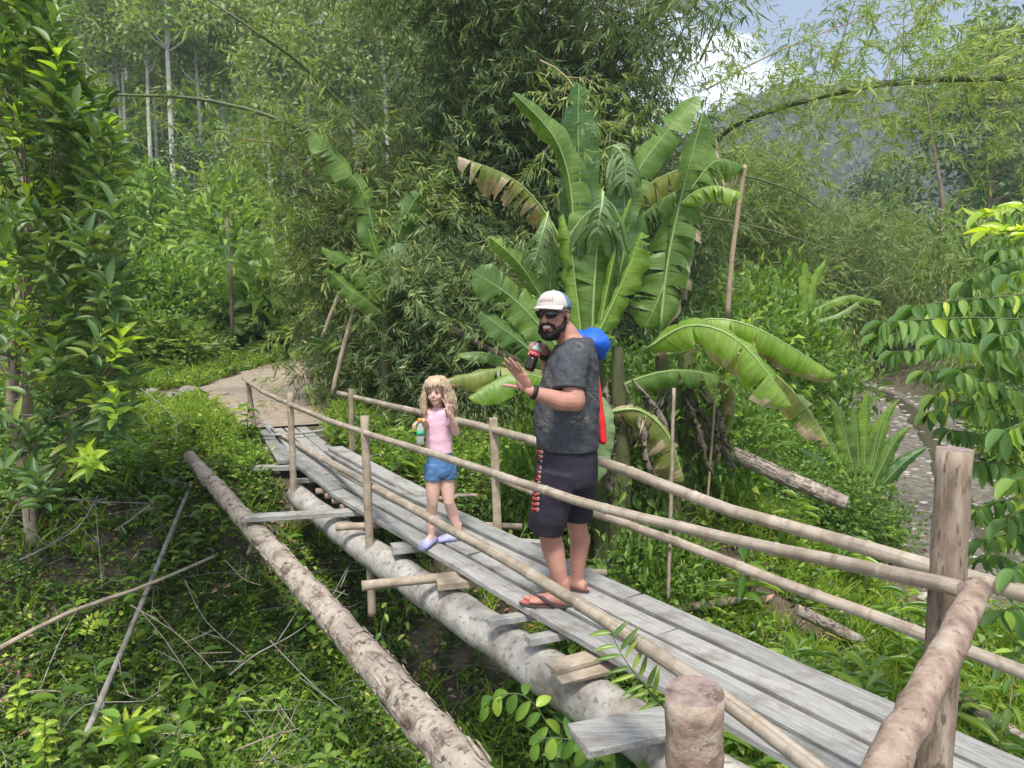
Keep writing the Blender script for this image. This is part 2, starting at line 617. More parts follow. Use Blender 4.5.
ML['stick'] = noise_mat('dry_stick', [(.3, (.22, .17, .12)), (.6, (.40, .33, .25)), (.8, (.50, .43, .34))], 10, 5, .85, .3, 30, dist=.004)
ML['stick_grey'] = noise_mat('grey_dead_branch', [(.3, (.15, .135, .115)), (.6, (.31, .29, .26)), (.8, (.43, .41, .38))], 10, 5, .85, .3, 30, dist=.004)
ML['trunk_white'] = noise_mat('pale_trunk', [(.3, (.30, .28, .25)), (.6, (.50, .48, .44))], 1.5, 5, .85, 0)
ML['trunk_brown'] = noise_mat('brown_trunk', [(.3, (.12, .09, .065)), (.6, (.24, .19, .14))], 4, 5, .9, .4, 12, dist=.01)
ML['trunk_dark'] = noise_mat('dark_rotten_wood', [(.3, (.035, .028, .022)), (.7, (.11, .09, .07))], 6, 6, .95, .6, 20, dist=.01)
ML['rock'] = noise_mat('pale_rock', [(.3, (.20, .18, .155)), (.6, (.34, .31, .275)), (.8, (.43, .395, .355))], 3, 8, .85, .6, 9, dist=.03)
ML['gravel'] = noise_mat('gravel_stone', [(.3, (.24, .22, .19)), (.6, (.40, .37, .33)), (.8, (.52, .49, .45))], 1.3, 4, .9, .3, 9, dist=.01)


def bamboo_mat(name, stops, ring=(.30, .22, .14), pitch=.37, blot=(.30, .23, .15)):
    m, nt, out = new_mat(name)
    uv = N(nt, 'ShaderNodeUVMap'); uv.uv_map = 'UVMap'
    sp = N(nt, 'ShaderNodeSeparateXYZ')
    nt.links.new(uv.outputs['UV'], sp.inputs['Vector'])
    mod = N(nt, 'ShaderNodeMath', operation='PINGPONG'); mod.inputs[1].default_value = pitch / 2
    nt.links.new(sp.outputs['Y'], mod.inputs[0])
    tc = N(nt, 'ShaderNodeTexCoord')
    no = N(nt, 'ShaderNodeTexNoise', Scale=5, Detail=7, Roughness=.65)
    nt.links.new(tc.outputs['Object'], no.inputs['Vector'])
    col = ramp(nt, no.outputs['Fac'], stops)
    no2 = N(nt, 'ShaderNodeTexNoise', Scale=17, Detail=5, Roughness=.65)
    nt.links.new(tc.outputs['Object'], no2.inputs['Vector'])
    r2 = N(nt, 'ShaderNodeMapRange'); r2.inputs['From Min'].default_value = .52; r2.inputs['From Max'].default_value = .70; r2.inputs['To Max'].default_value = .75
    nt.links.new(no2.outputs['Fac'], r2.inputs['Value'])
    col = mixc(nt, col, blot, r2.outputs['Result'])
    um = N(nt, 'ShaderNodeMapping'); um.inputs['Scale'].default_value = (9, 1.1, 1)
    nt.links.new(uv.outputs['UV'], um.inputs['Vector'])
    ns = N(nt, 'ShaderNodeTexNoise', Scale=1.6, Detail=6, Roughness=.65); nt.links.new(um.outputs['Vector'], ns.inputs['Vector'])
    rs_ = N(nt, 'ShaderNodeMapRange'); rs_.inputs['From Min'].default_value = .50; rs_.inputs['From Max'].default_value = .66; rs_.inputs['To Max'].default_value = .8
    nt.links.new(ns.outputs['Fac'], rs_.inputs['Value'])
    col = mixc(nt, col, blot, rs_.outputs['Result'])
    rg = N(nt, 'ShaderNodeMapRange'); rg.inputs['From Min'].default_value = .012; rg.inputs['From Max'].default_value = .0; rg.inputs['To Max'].default_value = .85
    nt.links.new(mod.outputs['Value'], rg.inputs['Value'])
    col = mixc(nt, col, ring, rg.outputs['Result'])
    p = N(nt, 'ShaderNodeBsdfPrincipled', Roughness=.55)
    p.inputs['Specular IOR Level'].default_value = .35
    nt.links.new(col, p.inputs['Base Color'])
    b = N(nt, 'ShaderNodeBump', Strength=.4, Distance=.006)
    nt.links.new(no2.outputs['Fac'], b.inputs['Height']); nt.links.new(b.outputs['Normal'], p.inputs['Normal'])
    nt.links.new(p.outputs['BSDF'], out.inputs['Surface'])
    return m


ML['bamboo_rail'] = bamboo_mat('dry_bamboo', [(.3, (.22, .175, .13)), (.5, (.37, .31, .24)), (.75, (.49, .435, .36))], blot=(.17, .13, .095))
ML['bamboo_green'] = bamboo_mat('green_bamboo_culm', [(.3, (.05, .075, .03)), (.7, (.11, .14, .05))], (.16, .15, .09), .45, (.09, .09, .05))
ML['bamboo_tan'] = bamboo_mat('tan_bamboo_culm', [(.3, (.26, .20, .12)), (.7, (.42, .34, .22))], (.2, .15, .1), .3)


def plain(name, col, rough=.6, spec=.3, bump=0, bscale=60, dist=.003, var=.12, metallic=0, trans=0, sss=0):
    m, nt, out = new_mat(name)
    tc = N(nt, 'ShaderNodeTexCoord')
    no = N(nt, 'ShaderNodeTexNoise', Scale=9, Detail=5, Roughness=.6)
    nt.links.new(tc.outputs['Object'], no.inputs['Vector'])
    c = ramp(nt, no.outputs['Fac'], [(.3, tuple(x * (1 - var) for x in col)), (.7, tuple(min(1, x * (1 + var)) for x in col))])
    p = N(nt, 'ShaderNodeBsdfPrincipled', Roughness=rough, Metallic=metallic)
    p.inputs['Specular IOR Level'].default_value = spec
    if trans: p.inputs['Transmission Weight'].default_value = trans
    if sss:
        p.inputs['Subsurface Weight'].default_value = sss
        p.inputs['Subsurface Radius'].default_value = (.012, .004, .002)
        p.inputs['Subsurface Scale'].default_value = 1.0
    nt.links.new(c, p.inputs['Base Color'])
    if bump:
        nb = N(nt, 'ShaderNodeTexNoise', Scale=bscale, Detail=6, Roughness=.6)
        nt.links.new(tc.outputs['Object'], nb.inputs['Vector'])
        b = N(nt, 'ShaderNodeBump', Strength=bump, Distance=dist)
        nt.links.new(nb.outputs['Fac'], b.inputs['Height']); nt.links.new(b.outputs['Normal'], p.inputs['Normal'])
    nt.links.new(p.outputs['BSDF'], out.inputs['Surface'])
    ML[name] = m
    return m
rng = random.Random(7)
rs = np.random.RandomState(11)


# ------------------------------------------------------------------ terrain
STREAM = np.array([(-16, -3), (-7, 2.0), (-3.4, 4.0), (-1.2, 5.0), (1.5, 4.7), (4.2, 5.6), (5.8, 9.2), (7.0, 12.3), (9.6, 18), (11.6, 23.6), (12.6, 32), (17, 48), (30, 85), (60, 160), (110, 320)], float)
PATH = np.array([(-3.0, 9.75), (-3.9, 12.0), (-4.55, 14.0), (-5.0, 16.5), (-5.15, 19), (-4.4, 23), (-1.5, 29)], float)
PATH_W = [0.6, 1.0, 1.2, .95, .65, .6, .6]


def dseg(x, y, poly):
    """distance from arrays x,y to polyline"""
    d = np.full(np.shape(x), 1e9)
    for a, b in zip(poly[:-1], poly[1:]):
        e = b - a
        t = np.clip(((x - a[0]) * e[0] + (y - a[1]) * e[1]) / (e @ e), 0, 1)
        d = np.minimum(d, np.hypot(x - a[0] - t * e[0], y - a[1] - t * e[1]))
    return d


def sst(a, b, x):
    t = np.clip((x - a) / (b - a), 0, 1)
    return t * t * (3 - 2 * t)


def fbm(x, y, s, seed=0):
    """cheap smooth value noise by sines"""
    r = np.random.RandomState(seed)
    z = 0
    for i in range(7):
        a = r.uniform(0, 2 * PI); f = s * 1.45 ** i; p = r.uniform(0, 2 * PI)
        z = z + np.sin((x * math.cos(a) + y * math.sin(a)) * f + p + 1.7 * np.sin((x * math.sin(a) - y * math.cos(a)) * f * .7 + p * 2)) / 1.5 ** i
    return z / 2.6


def H(x, y):
    x = np.asarray(x, float); y = np.asarray(y, float)
    d = dseg(x, y, STREAM)
    w = 1.0 + .5 * sst(8, 20, y)
    z = -1.62 + 1.47 * sst(w, w + 2.4, d) + .15 * sst(w + 2.4, w + 4, d)
    dp = dseg(x, y, PATH)
    nearpath = sst(.8, 2.0, dp)
    z = z + fbm(x, y, .9, 3) * .10 * nearpath * sst(.4, 2, d) * (1 - sst(40, 100, y))
    # left wooded hill
    k = y * .9 - x * .35
    hl = 30 * sst(26, 120, k) * sst(20, -25, x) + 60 * sst(90, 300, k) * sst(60, -60, x)
    hl += .9 * sst(-6, -12, x) * sst(6, 18, y)
    # gentle rise right of the stream far away
    hr = 10 * sst(30, 120, y) * sst(18, 60, x - y * .15)
    z = z + hl + hr + fbm(x, y, .05, 5) * 1.6 * sst(35, 120, y)
    # plant shelf right of the bridge
    return z


def Hf(x, y): return float(H(x, y))


def at_ground(px, py, dz=0.0):
    """first place where the ray of a photo point comes within dz of the ground"""
    d = ray(px, py); t = 2.0
    while t < 60:
        x, y, z = d[0] * t, d[1] * t, CAM_H + d[2] * t
        if z < Hf(x, y) + dz: break
        t += .03
    return Vector((d[0] * t, d[1] * t, Hf(d[0] * t, d[1] * t) + dz))


def grid_mesh(name, xs, ys, zfun, mat):
    X, Y = np.meshgrid(xs, ys)
    Z = zfun(X, Y)
    nx, ny = len(xs), len(ys)
    V = np.stack([X, Y, Z], -1).reshape(-1, 3)
    i = np.arange(nx * ny).reshape(ny, nx)
    Fq = np.stack([i[:-1, :-1], i[:-1, 1:], i[1:, 1:], i[1:, :-1]], -1).reshape(-1, 4)
    me = bpy.data.meshes.new(name)
    me.vertices.add(len(V)); me.vertices.foreach_set('co', V.astype(np.float32).ravel())
    me.loops.add(Fq.size); me.loops.foreach_set('vertex_index', Fq.ravel().astype(np.int32))
    me.polygons.add(len(Fq)); me.polygons.foreach_set('loop_start', (np.arange(len(Fq)) * 4).astype(np.int32))
    me.polygons.foreach_set('use_smooth', np.ones(len(Fq), bool))
    me.update(calc_edges=True)
    return link(name, me, None, [mat])


soil = noise_mat('soil', [(.3, (.05, .04, .028)), (.5, (.125, .098, .07)), (.7, (.24, .195, .145))], 4.5, 12, .95, 1.0, 16, coords='Object', dist=.05,
                 extra=lambda nt, mp, c: blotch((.30, .25, .19), 26, .6, .68, .8)(nt, mp, blotch((.035, .055, .018), .7, .45, .6, .7)(nt, mp, c)))


def axis(lo, mid0, mid1, hi, fine, grow=1.13):
    a = list(np.arange(mid0, mid1, fine))
    st = fine; v = mid0; left = []
    while v > lo:
        st *= grow; v -= st; left.append(v)
    st = fine; v = a[-1]; right = []
    while v < hi:
        st *= grow; v += st; right.append(v)
    return np.array(left[::-1] + a + right)


ground = grid_mesh('ground', axis(-1500, -9, 9, 1500, .14), axis(-60, -1, 20, 1800, .14), H, soil)
ground['kind'] = 'structure'


def strip(name, poly, widths, mat, lift, nside=10, step=.25, seed=0, zfun=None, edge=.22, sharp=True):
    """a sheet that follows the ground along a plan polyline"""
    poly = [Vector((p[0], p[1], 0)) for p in poly]
    pts = []; ws = []
    for i in range(len(poly) - 1):
        n = max(1, int((poly[i + 1] - poly[i]).length / step))
        for k in range(n):
            t = k / n
            p0 = poly[max(i - 1, 0)]; p1 = poly[i]; p2 = poly[i + 1]; p3 = poly[min(i + 2, len(poly) - 1)]
            p = .5 * ((2 * p1) + (-p0 + p2) * t + (2 * p0 - 5 * p1 + 4 * p2 - p3) * t * t + (-p0 + 3 * p1 - 3 * p2 + p3) * t ** 3)
            pts.append(p); ws.append(widths[i] * (1 - t) + widths[i + 1] * t)
    pts.append(poly[-1]); ws.append(widths[-1])
    r = random.Random(seed)
    V = []; Fq = []
    for i, (p, w) in enumerate(zip(pts, ws)):
        d = (pts[min(i + 1, len(pts) - 1)] - pts[max(i - 1, 0)]).normalized()
        n = Vector((-d.y, d.x, 0))
        wl = w * (1 + r.uniform(-edge, edge)); wr = w * (1 + r.uniform(-edge, edge))
        for k in range(nside + 1):
            t = k / nside * 2 - 1
            q = p + n * (t * (wl if t > 0 else wr))
            V.append((q.x, q.y))
    V = np.array(V)
    z = (zfun or H)(V[:, 0], V[:, 1]) + lift
    V = np.column_stack([V, z])
    # tuck the edges into the ground
    m = nside + 1
    for i in range(len(pts)):
        V[i * m, 2] -= lift + .03; V[i * m + nside, 2] -= lift + .03
        for k in range(nside):
            if i < len(pts) - 1:
                Fq.append((i * m + k, i * m + k + 1, (i + 1) * m + k + 1, (i + 1) * m + k))
    me = bpy.data.meshes.new(name)
    me.from_pydata(V.tolist(), [], Fq)
    for p_ in me.polygons: p_.use_smooth = True
    return link(name, me, None, [mat])


dirt = noise_mat('trodden_earth', [(.3, (.22, .17, .12)), (.5, (.30, .24, .18)), (.7, (.37, .305, .24))], 9, 12, .95, .5, 30, dist=.015,
                 extra=blotch((.16, .125, .085), .9, .5, .7, .7))
o = strip('dirt_path', PATH, PATH_W, dirt, .03, seed=2)
o['kind'] = 'structure'
grav = noise_mat('river_gravel', [(.3, (.075, .065, .05)), (.5, (.17, .15, .12)), (.7, (.30, .27, .23))], 7, 9, .9, .9, 12, dist=.06,
                 extra=blotch((.14, .13, .10), .8, .48, .7, .7))
o = strip('stream_bed', STREAM[5:12], [.7, .9, 1.05, 1.25, 1.4, 1.6, 1.8], grav, .05, seed=4, step=.4)
o['kind'] = 'structure'
wm, nt, out = new_mat('stream_water')
tc = N(nt, 'ShaderNodeTexCoord'); no = N(nt, 'ShaderNodeTexNoise', Scale=9, Detail=4)
nt.links.new(tc.outputs['Object'], no.inputs['Vector'])
b = N(nt, 'ShaderNodeBump', Strength=.35, Distance=.03); nt.links.new(no.outputs['Fac'], b.inputs['Height'])
p = N(nt, 'ShaderNodeBsdfPrincipled', Roughness=.08); p.inputs['Base Color'].default_value = (.09, .075, .055, 1)
nt.links.new(b.outputs['Normal'], p.inputs['Normal']); nt.links.new(p.outputs['BSDF'], out.inputs['Surface'])
wpoly = [(q[0] + .35, q[1]) for q in STREAM[5:12]]
o = strip('stream_water', wpoly, [.2, .22, .25, .3, .4, .4, .4], wm, .045, nside=6, seed=9, step=.4, zfun=lambda x, y: np.full(np.shape(x), -1.60), edge=.35)
o['kind'] = 'structure'

# distant mountain range: a displaced ridge, its slopes wooded
def HM(x, y):
    d = y
    ridge = 470 + .10 * x
    prof = np.exp(-((y - ridge) / 150.0) ** 2)
    crest = 50 + 76 * sst(60, 170, x) + 22 * sst(200, 380, x) + 22 * np.sin(x * .012 + 1) + 10 * np.sin(x * .031) 
    crest = np.where(x < 40, 50, crest) * sst(-230, 60, x)
    return prof * crest * (1 + .10 * fbm(x, y, .012, 8)) + 7 * fbm(x, y, .02, 9) - 8


mt = noise_mat('mountain_slope', [(.3, (.025, .05, .02)), (.6, (.05, .09, .03))], .12, 6, 1, 0)
o = grid_mesh('mountain', np.linspace(-250, 900, 170), np.linspace(250, 700, 90), HM, mt)
o['kind'] = 'structure'
fol = Fol()
n = 9000
px_ = rs.uniform(-60, 620, n); py_ = rs.uniform(270, 480, n)
pz_ = HM(px_, py_)
cs = rs.uniform(4.0, 8.0, n)
P = []; Dd = []; Nn = []; L = []
k = 16
pos = np.repeat(np.stack([px_, py_, pz_ + cs * .5], -1), k, 0)
dd = rdirs(rs, n * k, .25)
fol.stamp(T_diamond(), pos + dd * np.repeat(cs, k)[:, None] * .35, unit(dd + rs.normal(size=dd.shape) * .5), rdirs(rs, n * k, .6), np.repeat(cs, k) * .75, np.repeat(cs, k) * .6)
o = link('distant_forest', fol.mesh('distant_forest'), None, [leaf_mat('far_forest_leaf', [(0, (.03, .06, .02)), (.5, (.055, .10, .03)), (1, (.10, .16, .05))], .1, .7, 0)])
o['kind'] = 'stuff'; o['label'] = 'hazy blue green forest covering the distant mountain slope'; o['category'] = 'forest'

# ------------------------------------------------------------------ haze
hm, nt, out = new_mat('haze_air')
pv = N(nt, 'ShaderNodeVolumePrincipled')
pv.inputs['Color'].default_value = (.78, .87, 1.0, 1)
pv.inputs['Density'].default_value = 0.00095
pv.inputs['Anisotropy'].default_value = 0.1
nt.links.new(pv.outputs['Volume'], out.inputs['Volume'])
bb = MB(); bb.box((0, 900, 130), (3400, 2100, 290))
o = bb.build('haze', hm); o['kind'] = 'stuff'
hm.cycles.homogeneous_volume = True if hasattr(hm.cycles, 'homogeneous_volume') else True

# ------------------------------------------------------------------ footbridge
LE = [(-3.48, 10.16), (-2.44, 7.80), (-1.14, 5.86), (.12, 4.04), (1.03, 2.73), (2.25, 1.0), (3.0, -.1)]      # left edge of the deck in plan
RE = [(-2.92, 10.30), (-1.86, 8.19), (-.62, 6.22), (.74, 4.36), (1.67, 3.12), (2.92, 1.42), (3.65, .35)]


def off(poly, o):
    r = []
    for i, p in enumerate(poly):
        a = Vector(poly[max(i - 1, 0)]); b = Vector(poly[min(i + 1, len(poly) - 1)])
        d = (b - a).normalized(); n = Vector((d.y, -d.x))   # points right of far->near travel .. towards -x,-y side
        r.append((p[0] + n.x * o, p[1] + n.y * o))
    return r


LPOST = off(LE, .10)
RPOST = off(RE, -.10)
bridge = empty('footbridge', (-.9, 6.0, 0), 0, 'grey plank footbridge with round pole handrails crossing the overgrown gully', 'bridge')


def lerp_poly(poly, s):
    i = min(int(s), len(poly) - 2); t = s - i
    return Vector((poly[i][0] * (1 - t) + poly[i + 1][0] * t, poly[i][1] * (1 - t) + poly[i + 1][1] * t, 0))


def plank(s0, s1, u0, u1, z=0.0, zt=0.0, th=.034, mat='plank', shift=0.0, skew=0.0):
    """one board between stations s0..s1 occupying u0..u1 of the deck width"""
    a0 = lerp_poly(LE, s0).lerp(lerp_poly(RE, s0), u0); a1 = lerp_poly(LE, s0).lerp(lerp_poly(RE, s0), u1)
    b0 = lerp_poly(LE, s1).lerp(lerp_poly(RE, s1), u0 + skew); b1 = lerp_poly(LE, s1).lerp(lerp_poly(RE, s1), u1 + skew)
    A = (a0 + a1) / 2; B = (b0 + b1) / 2
    d = B - A; ln = d.length; d.normalize()
    n = Vector((-d.y, d.x, 0))
    w0 = abs((a1 - a0).dot(n)); w1 = abs((b1 - b0).dot(n))
    mb = MB()
    nseg = max(2, int(ln / .35))
    rr = random.Random(int(s0 * 977 + u0 * 131))
    rings = []
    for i in range(nseg + 1):
        t = i / nseg
        w = w0 * (1 - t) + w1 * t
        zz = z * (1 - t) + zt * t + rr.uniform(-.003, .003)
        x = ln * t
        e = rr.uniform(-.003, .003)
        e0 = rr.uniform(-.015, .015) if i in (0, nseg) else 0
        e1 = rr.uniform(-.015, .015) if i in (0, nseg) else 0
        b = len(mb.v)
        c = .004
        for (yy, zc, ex) in ((-w / 2 + e, -th, e0), (w / 2 + e, -th, e1), (w / 2 + e, -c, e1), (w / 2 - c + e, 0, e1), (-w / 2 + c + e, 0, e0), (-w / 2 + e, -c, e0)):
            mb.v.append((x + ex, yy, zz + zc))
        rings.append(list(range(b, b + 6)))
    for r0, r1 in zip(rings, rings[1:]):
        for k in range(6):
            mb.face((r0[k], r1[k], r1[(k + 1) % 6], r0[(k + 1) % 6]), smooth=False)
    mb.face(rings[0], smooth=False); mb.face(list(reversed(rings[-1])), smooth=False)
    o = mb.build('plank', ML[mat], bridge)
    o.location = A - Vector(bridge.location)
    o.rotation_euler = (0, 0, math.atan2(d.y, d.x))
    return o


g_ = .022
# near run, boards from behind the man's feet to the near bank: four wide
for (s0, s1, u0, u1, z0, z1, m) in [
    (2.98, 4.9, .00, .235, .0, .004, 'plank'), (2.55, 4.2, .26, .475, .006, .0, 'plank_pale'), (3.35, 5.1, .50, .735, .004, .002, 'plank_pale'), (3.05, 4.35, .765, 1.0, .010, .0, 'plank'),
    (4.215, 5.8, .26, .475, .0, .0, 'plank'), (4.36, 5.9, .76, 1.0, .0, .0, 'plank'), (4.91, 5.95, .0, .235, .0, .0, 'plank'), (5.11, 5.95, .50, .735, .0, .0, 'plank'),
    # middle run
    (1.62, 2.97, .00, .235, .004, .0, 'plank_pale'), (1.35, 2.54, .26, .48, .002, .006, 'plank'), (1.95, 3.34, .505, .735, .006, .0, 'plank_pale'), (1.70, 3.04, .76, 1.0, .012, .006, 'plank'),
    # far run
    (.10, .98, -.02, .22, .0, .0, 'plank'), (.62, 1.61, .02, .235, .004, .012, 'plank'), (-.02, .8, .25, .48, .004, .01, 'plank_pale'), (.81, 1.34, .27, .50, .0, .004, 'plank'),
    (.05, 1.1, .51, .74, .002, .002, 'plank_pale'), (1.11, 1.94, .52, .74, .0, .004, 'plank_pale'), (.12, .9, .765, 1.0, .004, .0, 'plank'), (.91, 1.69, .78, 1.02, .0, .0, 'plank'),
]:
    plank(s0, min(s1, 5.98), u0 + g_ / 2, u1 - g_ / 2, z0, z1, mat=m)
# a loose board lying over the far end
plank(.02, .42, .10, .24, .034, .038, th=.03, mat='plank_pale', skew=.06)
plank(.9, 1.9, .84, 1.08, .040, .036, th=.028, mat='plank_pale', skew=.02)


def bpart(name, mb, mat):
    return mb.build(name, mat, bridge, world=True)


def spline(pts, n=6):
    pts = [Vector(p) for p in pts]
    out_ = []
    for i in range(len(pts) - 1):
        p0 = pts[max(i - 1, 0)]; p1 = pts[i]; p2 = pts[i + 1]; p3 = pts[min(i + 2, len(pts) - 1)]
        for k in range(n):
            t = k / n
            out_.append(.5 * ((2 * p1) + (-p0 + p2) * t + (2 * p0 - 5 * p1 + 4 * p2 - p3) * t * t + (-p0 + 3 * p1 - 3 * p2 + p3) * t ** 3))
    out_.append(pts[-1])
    return out_


def resample(pts, step):
    out_ = [pts[0]]; acc = 0
    for a, b in zip(pts, pts[1:]):
        L_ = (b - a).length
        t = step - acc
        while t <= L_:
            out_.append(a.lerp(b, t / L_)); t += step
        acc = L_ - (t - step)
    out_.append(pts[-1])
    return out_


def pole(mb, pts, r0, r1, seg=12, rough=.04, node=None, bend=0.0, rr=rng, step=.09, capmat=None):
    """a natural pole; node = spacing of bamboo joints"""
    pts = resample(spline(pts, 8) if len(pts) > 2 else [Vector(pts[0]).lerp(Vector(pts[1]), i / 12) for i in range(13)], node / 2 if node else step)
    n = len(pts)
    P2 = []; R = []
    ln = 0
    for i, p in enumerate(pts):
        t = i / max(1, n - 1)
        r = r0 * (1 - t) + r1 * t
        j = Vector((rr.uniform(-1, 1), rr.uniform(-1, 1), rr.uniform(-1, 1))) * (r * rough)
        if node and i % 2 == 0 and 0 < i < n - 1:
            d = (pts[i + 1] - pts[i - 1]).normalized()
            for o_, k_ in ((-.012, 1.0), (-.004, 1.10), (.004, 1.10), (.012, 1.0)):
                P2.append(p + j + d * o_); R.append(r * k_)
        else:
            P2.append(p + j); R.append(r * (1 + (0 if node else rr.uniform(-.04, .04))))
    mb.tube(P2, R, seg, capmat=capmat)
    return P2


# main log beams under the deck
mb = MB()
bl = [(a[0], a[1], -.26) for a in off(LE, .03)[1:]]
bl = [at_line(296, 474, off(LE, .03)) * 1.0] + [Vector(b) for b in bl[1:]]
bl[0].z = -.20
pole(mb, bl, .105, .15, 18, .05, step=.2)
bpart('log_beam', mb, ML['trunk_grey'])
mb = MB()
pole(mb, [(a[0], a[1], -.26) for a in off(RE, .12)[0:]], .11, .14, 16, .05, step=.2)
bpart('log_beam', mb, ML['trunk_grey'])


def deck_pt(px, py, z): return at_z(px, py, z)


def crossbar(px0, py0, px1, py1, z, r=None, size=None, mat='plank_pale', extra=.55):
    """a cross support seen from its outer end (px0) to where it slips under the deck (px1), carried on under the deck"""
    a = deck_pt(px0, py0, z); b = deck_pt(px1, py1, z)
    d = (b - a).normalized()
    e = b + d * extra
    mb = MB()
    if r:
        pole(mb, [a, (a + e) / 2 + Vector((0, 0, .004)), e], r, r * .9, 10, .06, capmat=1)
        return bpart('crossbar', mb, [ML[mat], ML['cut_wood']])
    n = Vector((-d.y, d.x, 0)); 
    M = Matrix((d, n, (0, 0, 1))).transposed()
    mb.box((a + e) / 2, ((e - a).length, size[0], size[1]), M, jit=.006, rng=rng)
    o = bpart('crossbar', mb, ML[mat])
    bevel_mesh(o.data, .004)
    return o


crossbar(245, 518, 356, 512, -.075, size=(.09, .045))
crossbar(252, 468, 312, 467, -.075, size=(.085, .045))
crossbar(248, 451, 272, 449, -.075, r=.03, mat='stick')
crossbar(293, 481, 330, 479, -.075, size=(.08, .04), extra=.4)
crossbar(362, 586, 462, 576, -.075, r=.032, mat='stick', extra=.5)
crossbar(336, 527, 392, 525, -.075, r=.03, mat='stick', extra=.45)
crossbar(392, 549, 420, 546, -.075, size=(.12, .05), mat='plank_pale', extra=.4)
crossbar(437, 584, 470, 581, -.085, size=(.11, .055), mat='stick', extra=.35)
crossbar(488, 622, 528, 616, -.075, size=(.075, .035), mat='plank_pale', extra=.4)
crossbar(527, 640, 560, 634, -.075, size=(.085, .035), mat='plank_pale', extra=.4)
crossbar(551, 668, 600, 655, -.07, size=(.10, .035), mat='stick', extra=.35)
crossbar(556, 678, 612, 664, -.10, size=(.14, .03), mat='stick', extra=.35)
crossbar(578, 742, 672, 722, -.075, size=(.20, .045), mat='plank', extra=.5)
for q, z in (((316, 491), -.07), ((325, 496), -.07), ((332, 501), -.07), ((340, 507), -.07)):
    crossbar(q[0], q[1], q[0] + 28, q[1] - 1, z, r=.026, mat='post_pink', extra=.35)
# ends that stick out on the right
crossbar(522, 527, 470, 525, -.075, r=.026, mat='stick', extra=.4)
crossbar(548, 545, 495, 541, -.075, size=(.08, .05), extra=.4)
crossbar(607, 573, 560, 571, -.075, r=.024, mat='stick', extra=.4)
crossbar(383, 456, 350, 459, -.075, size=(.10, .05), extra=.3)
crossbar(392, 476, 372, 478, -.075, r=.03, mat='stick', extra=.3)
mb = MB(); pole(mb, [at_z(478, 496, -.02), at_z(462, 495, -.03), at_z(448, 499, -.05), at_z(420, 498, -.08)], .016, .024, 8, .3, step=.05)
bpart('crossbar', mb, ML['stick'])
# thin batten lying across the far boards
mb = MB(); mb_d = at_z(325, 430, .05) - at_z(256, 435, .05)
pole(mb, [at_z(252, 436, .055), at_z(290, 434, .06), at_z(326, 430, .06)], .018, .016, 8, .1)
bpart('batten', mb, ML['plank_pale'])


def post(px0, py0, px1, py1, line, r, mat='stick', zlow=None, lab=None, square=False):
    a = at_line(px0, py0, line)
    b = at_line(px1, py1, line)
    # keep the foot under the head
    y = a.y
    b = at_y(px1, py1, y + (.0))
    if zlow is not None and b.z > zlow:
        t = (zlow - a.z) / (b.z - a.z); b = a.lerp(b, t)
    mb = MB()
    if square:
        d = (b - a).normalized()
        s = Vector((1, .15, 0)).normalized(); n = d.cross(s).normalized(); s = n.cross(d)
        M = Matrix((s, n, d)).transposed()
        mb.box((a + b) / 2, (r * 2, r * 1.6, (b - a).length), M, jit=.004, rng=rng)
        o = bpart('post', mb, ML[mat]); bevel_mesh(o.data, .004)
    else:
        pole(mb, [a, (a + b) / 2 + Vector((rng.uniform(-.01, .01), 0, 0)), b], r, r * 1.08, 12, .1, capmat=1)
        o = bpart('post', mb, [ML[mat], ML['cut_wood']])
    if lab: o['label'] = lab
    return a, b


post(248, 382, 264, 514, LPOST, .033, 'post_wood')
post(290, 392, 294, 514, LPOST, .030, 'stick')
post(364, 416, 372, 616, LPOST, .032, 'stick')
post(351, 389, 352, 464, RPOST, .030, 'post_wood')
post(493, 418, 498, 545, RPOST, .034, 'stick', square=True)

# the tall near post and the sawn stump post
mb = MB()
pa = at_y(955, 449, 2.1); pb = at_y(921, 900, 2.06); pb = pa.lerp(pb, (pa.z + .25) / (pa.z - pb.z))
pole(mb, [pa, pa.lerp(pb, .4) + Vector((.008, 0, 0)), pb], .046, .051, 28, .03, capmat=1, step=.06)
o = bpart('post', mb, [ML['post_wood'], ML['cut_wood']]); o['label'] = 'thick peeled round post, tallest at the near end'
mb = MB()
sa = at_y(695, 690, 1.55); sb = Vector((sa.x + .02, sa.y, Hf(sa.x, sa.y) - .1))
pole(mb, [sa, sa.lerp(sb, .5), sb], .0615, .066, 32, .02, capmat=1, step=.05)
o = bpart('post', mb, [ML['post_pink'], ML['cut_wood']]); o['label'] = 'short thick post with a flat sawn top'
# heavy near pole nailed to the tall post
mb = MB()
na = at_y(978, 590, 2.02); nb = at_y(884, 772, 1.36); nc = na + (nb - na) * 1.7
pole(mb, [na, na.lerp(nb, .5) + Vector((0, 0, .006)), nb, nc], .036, .0415, 20, .10, capmat=1, step=.05)
o = bpart('handrail', mb, [ML['post_pink'], ML['cut_wood']]); o['label'] = 'thick reddish knobbly pole nailed to the tall post'
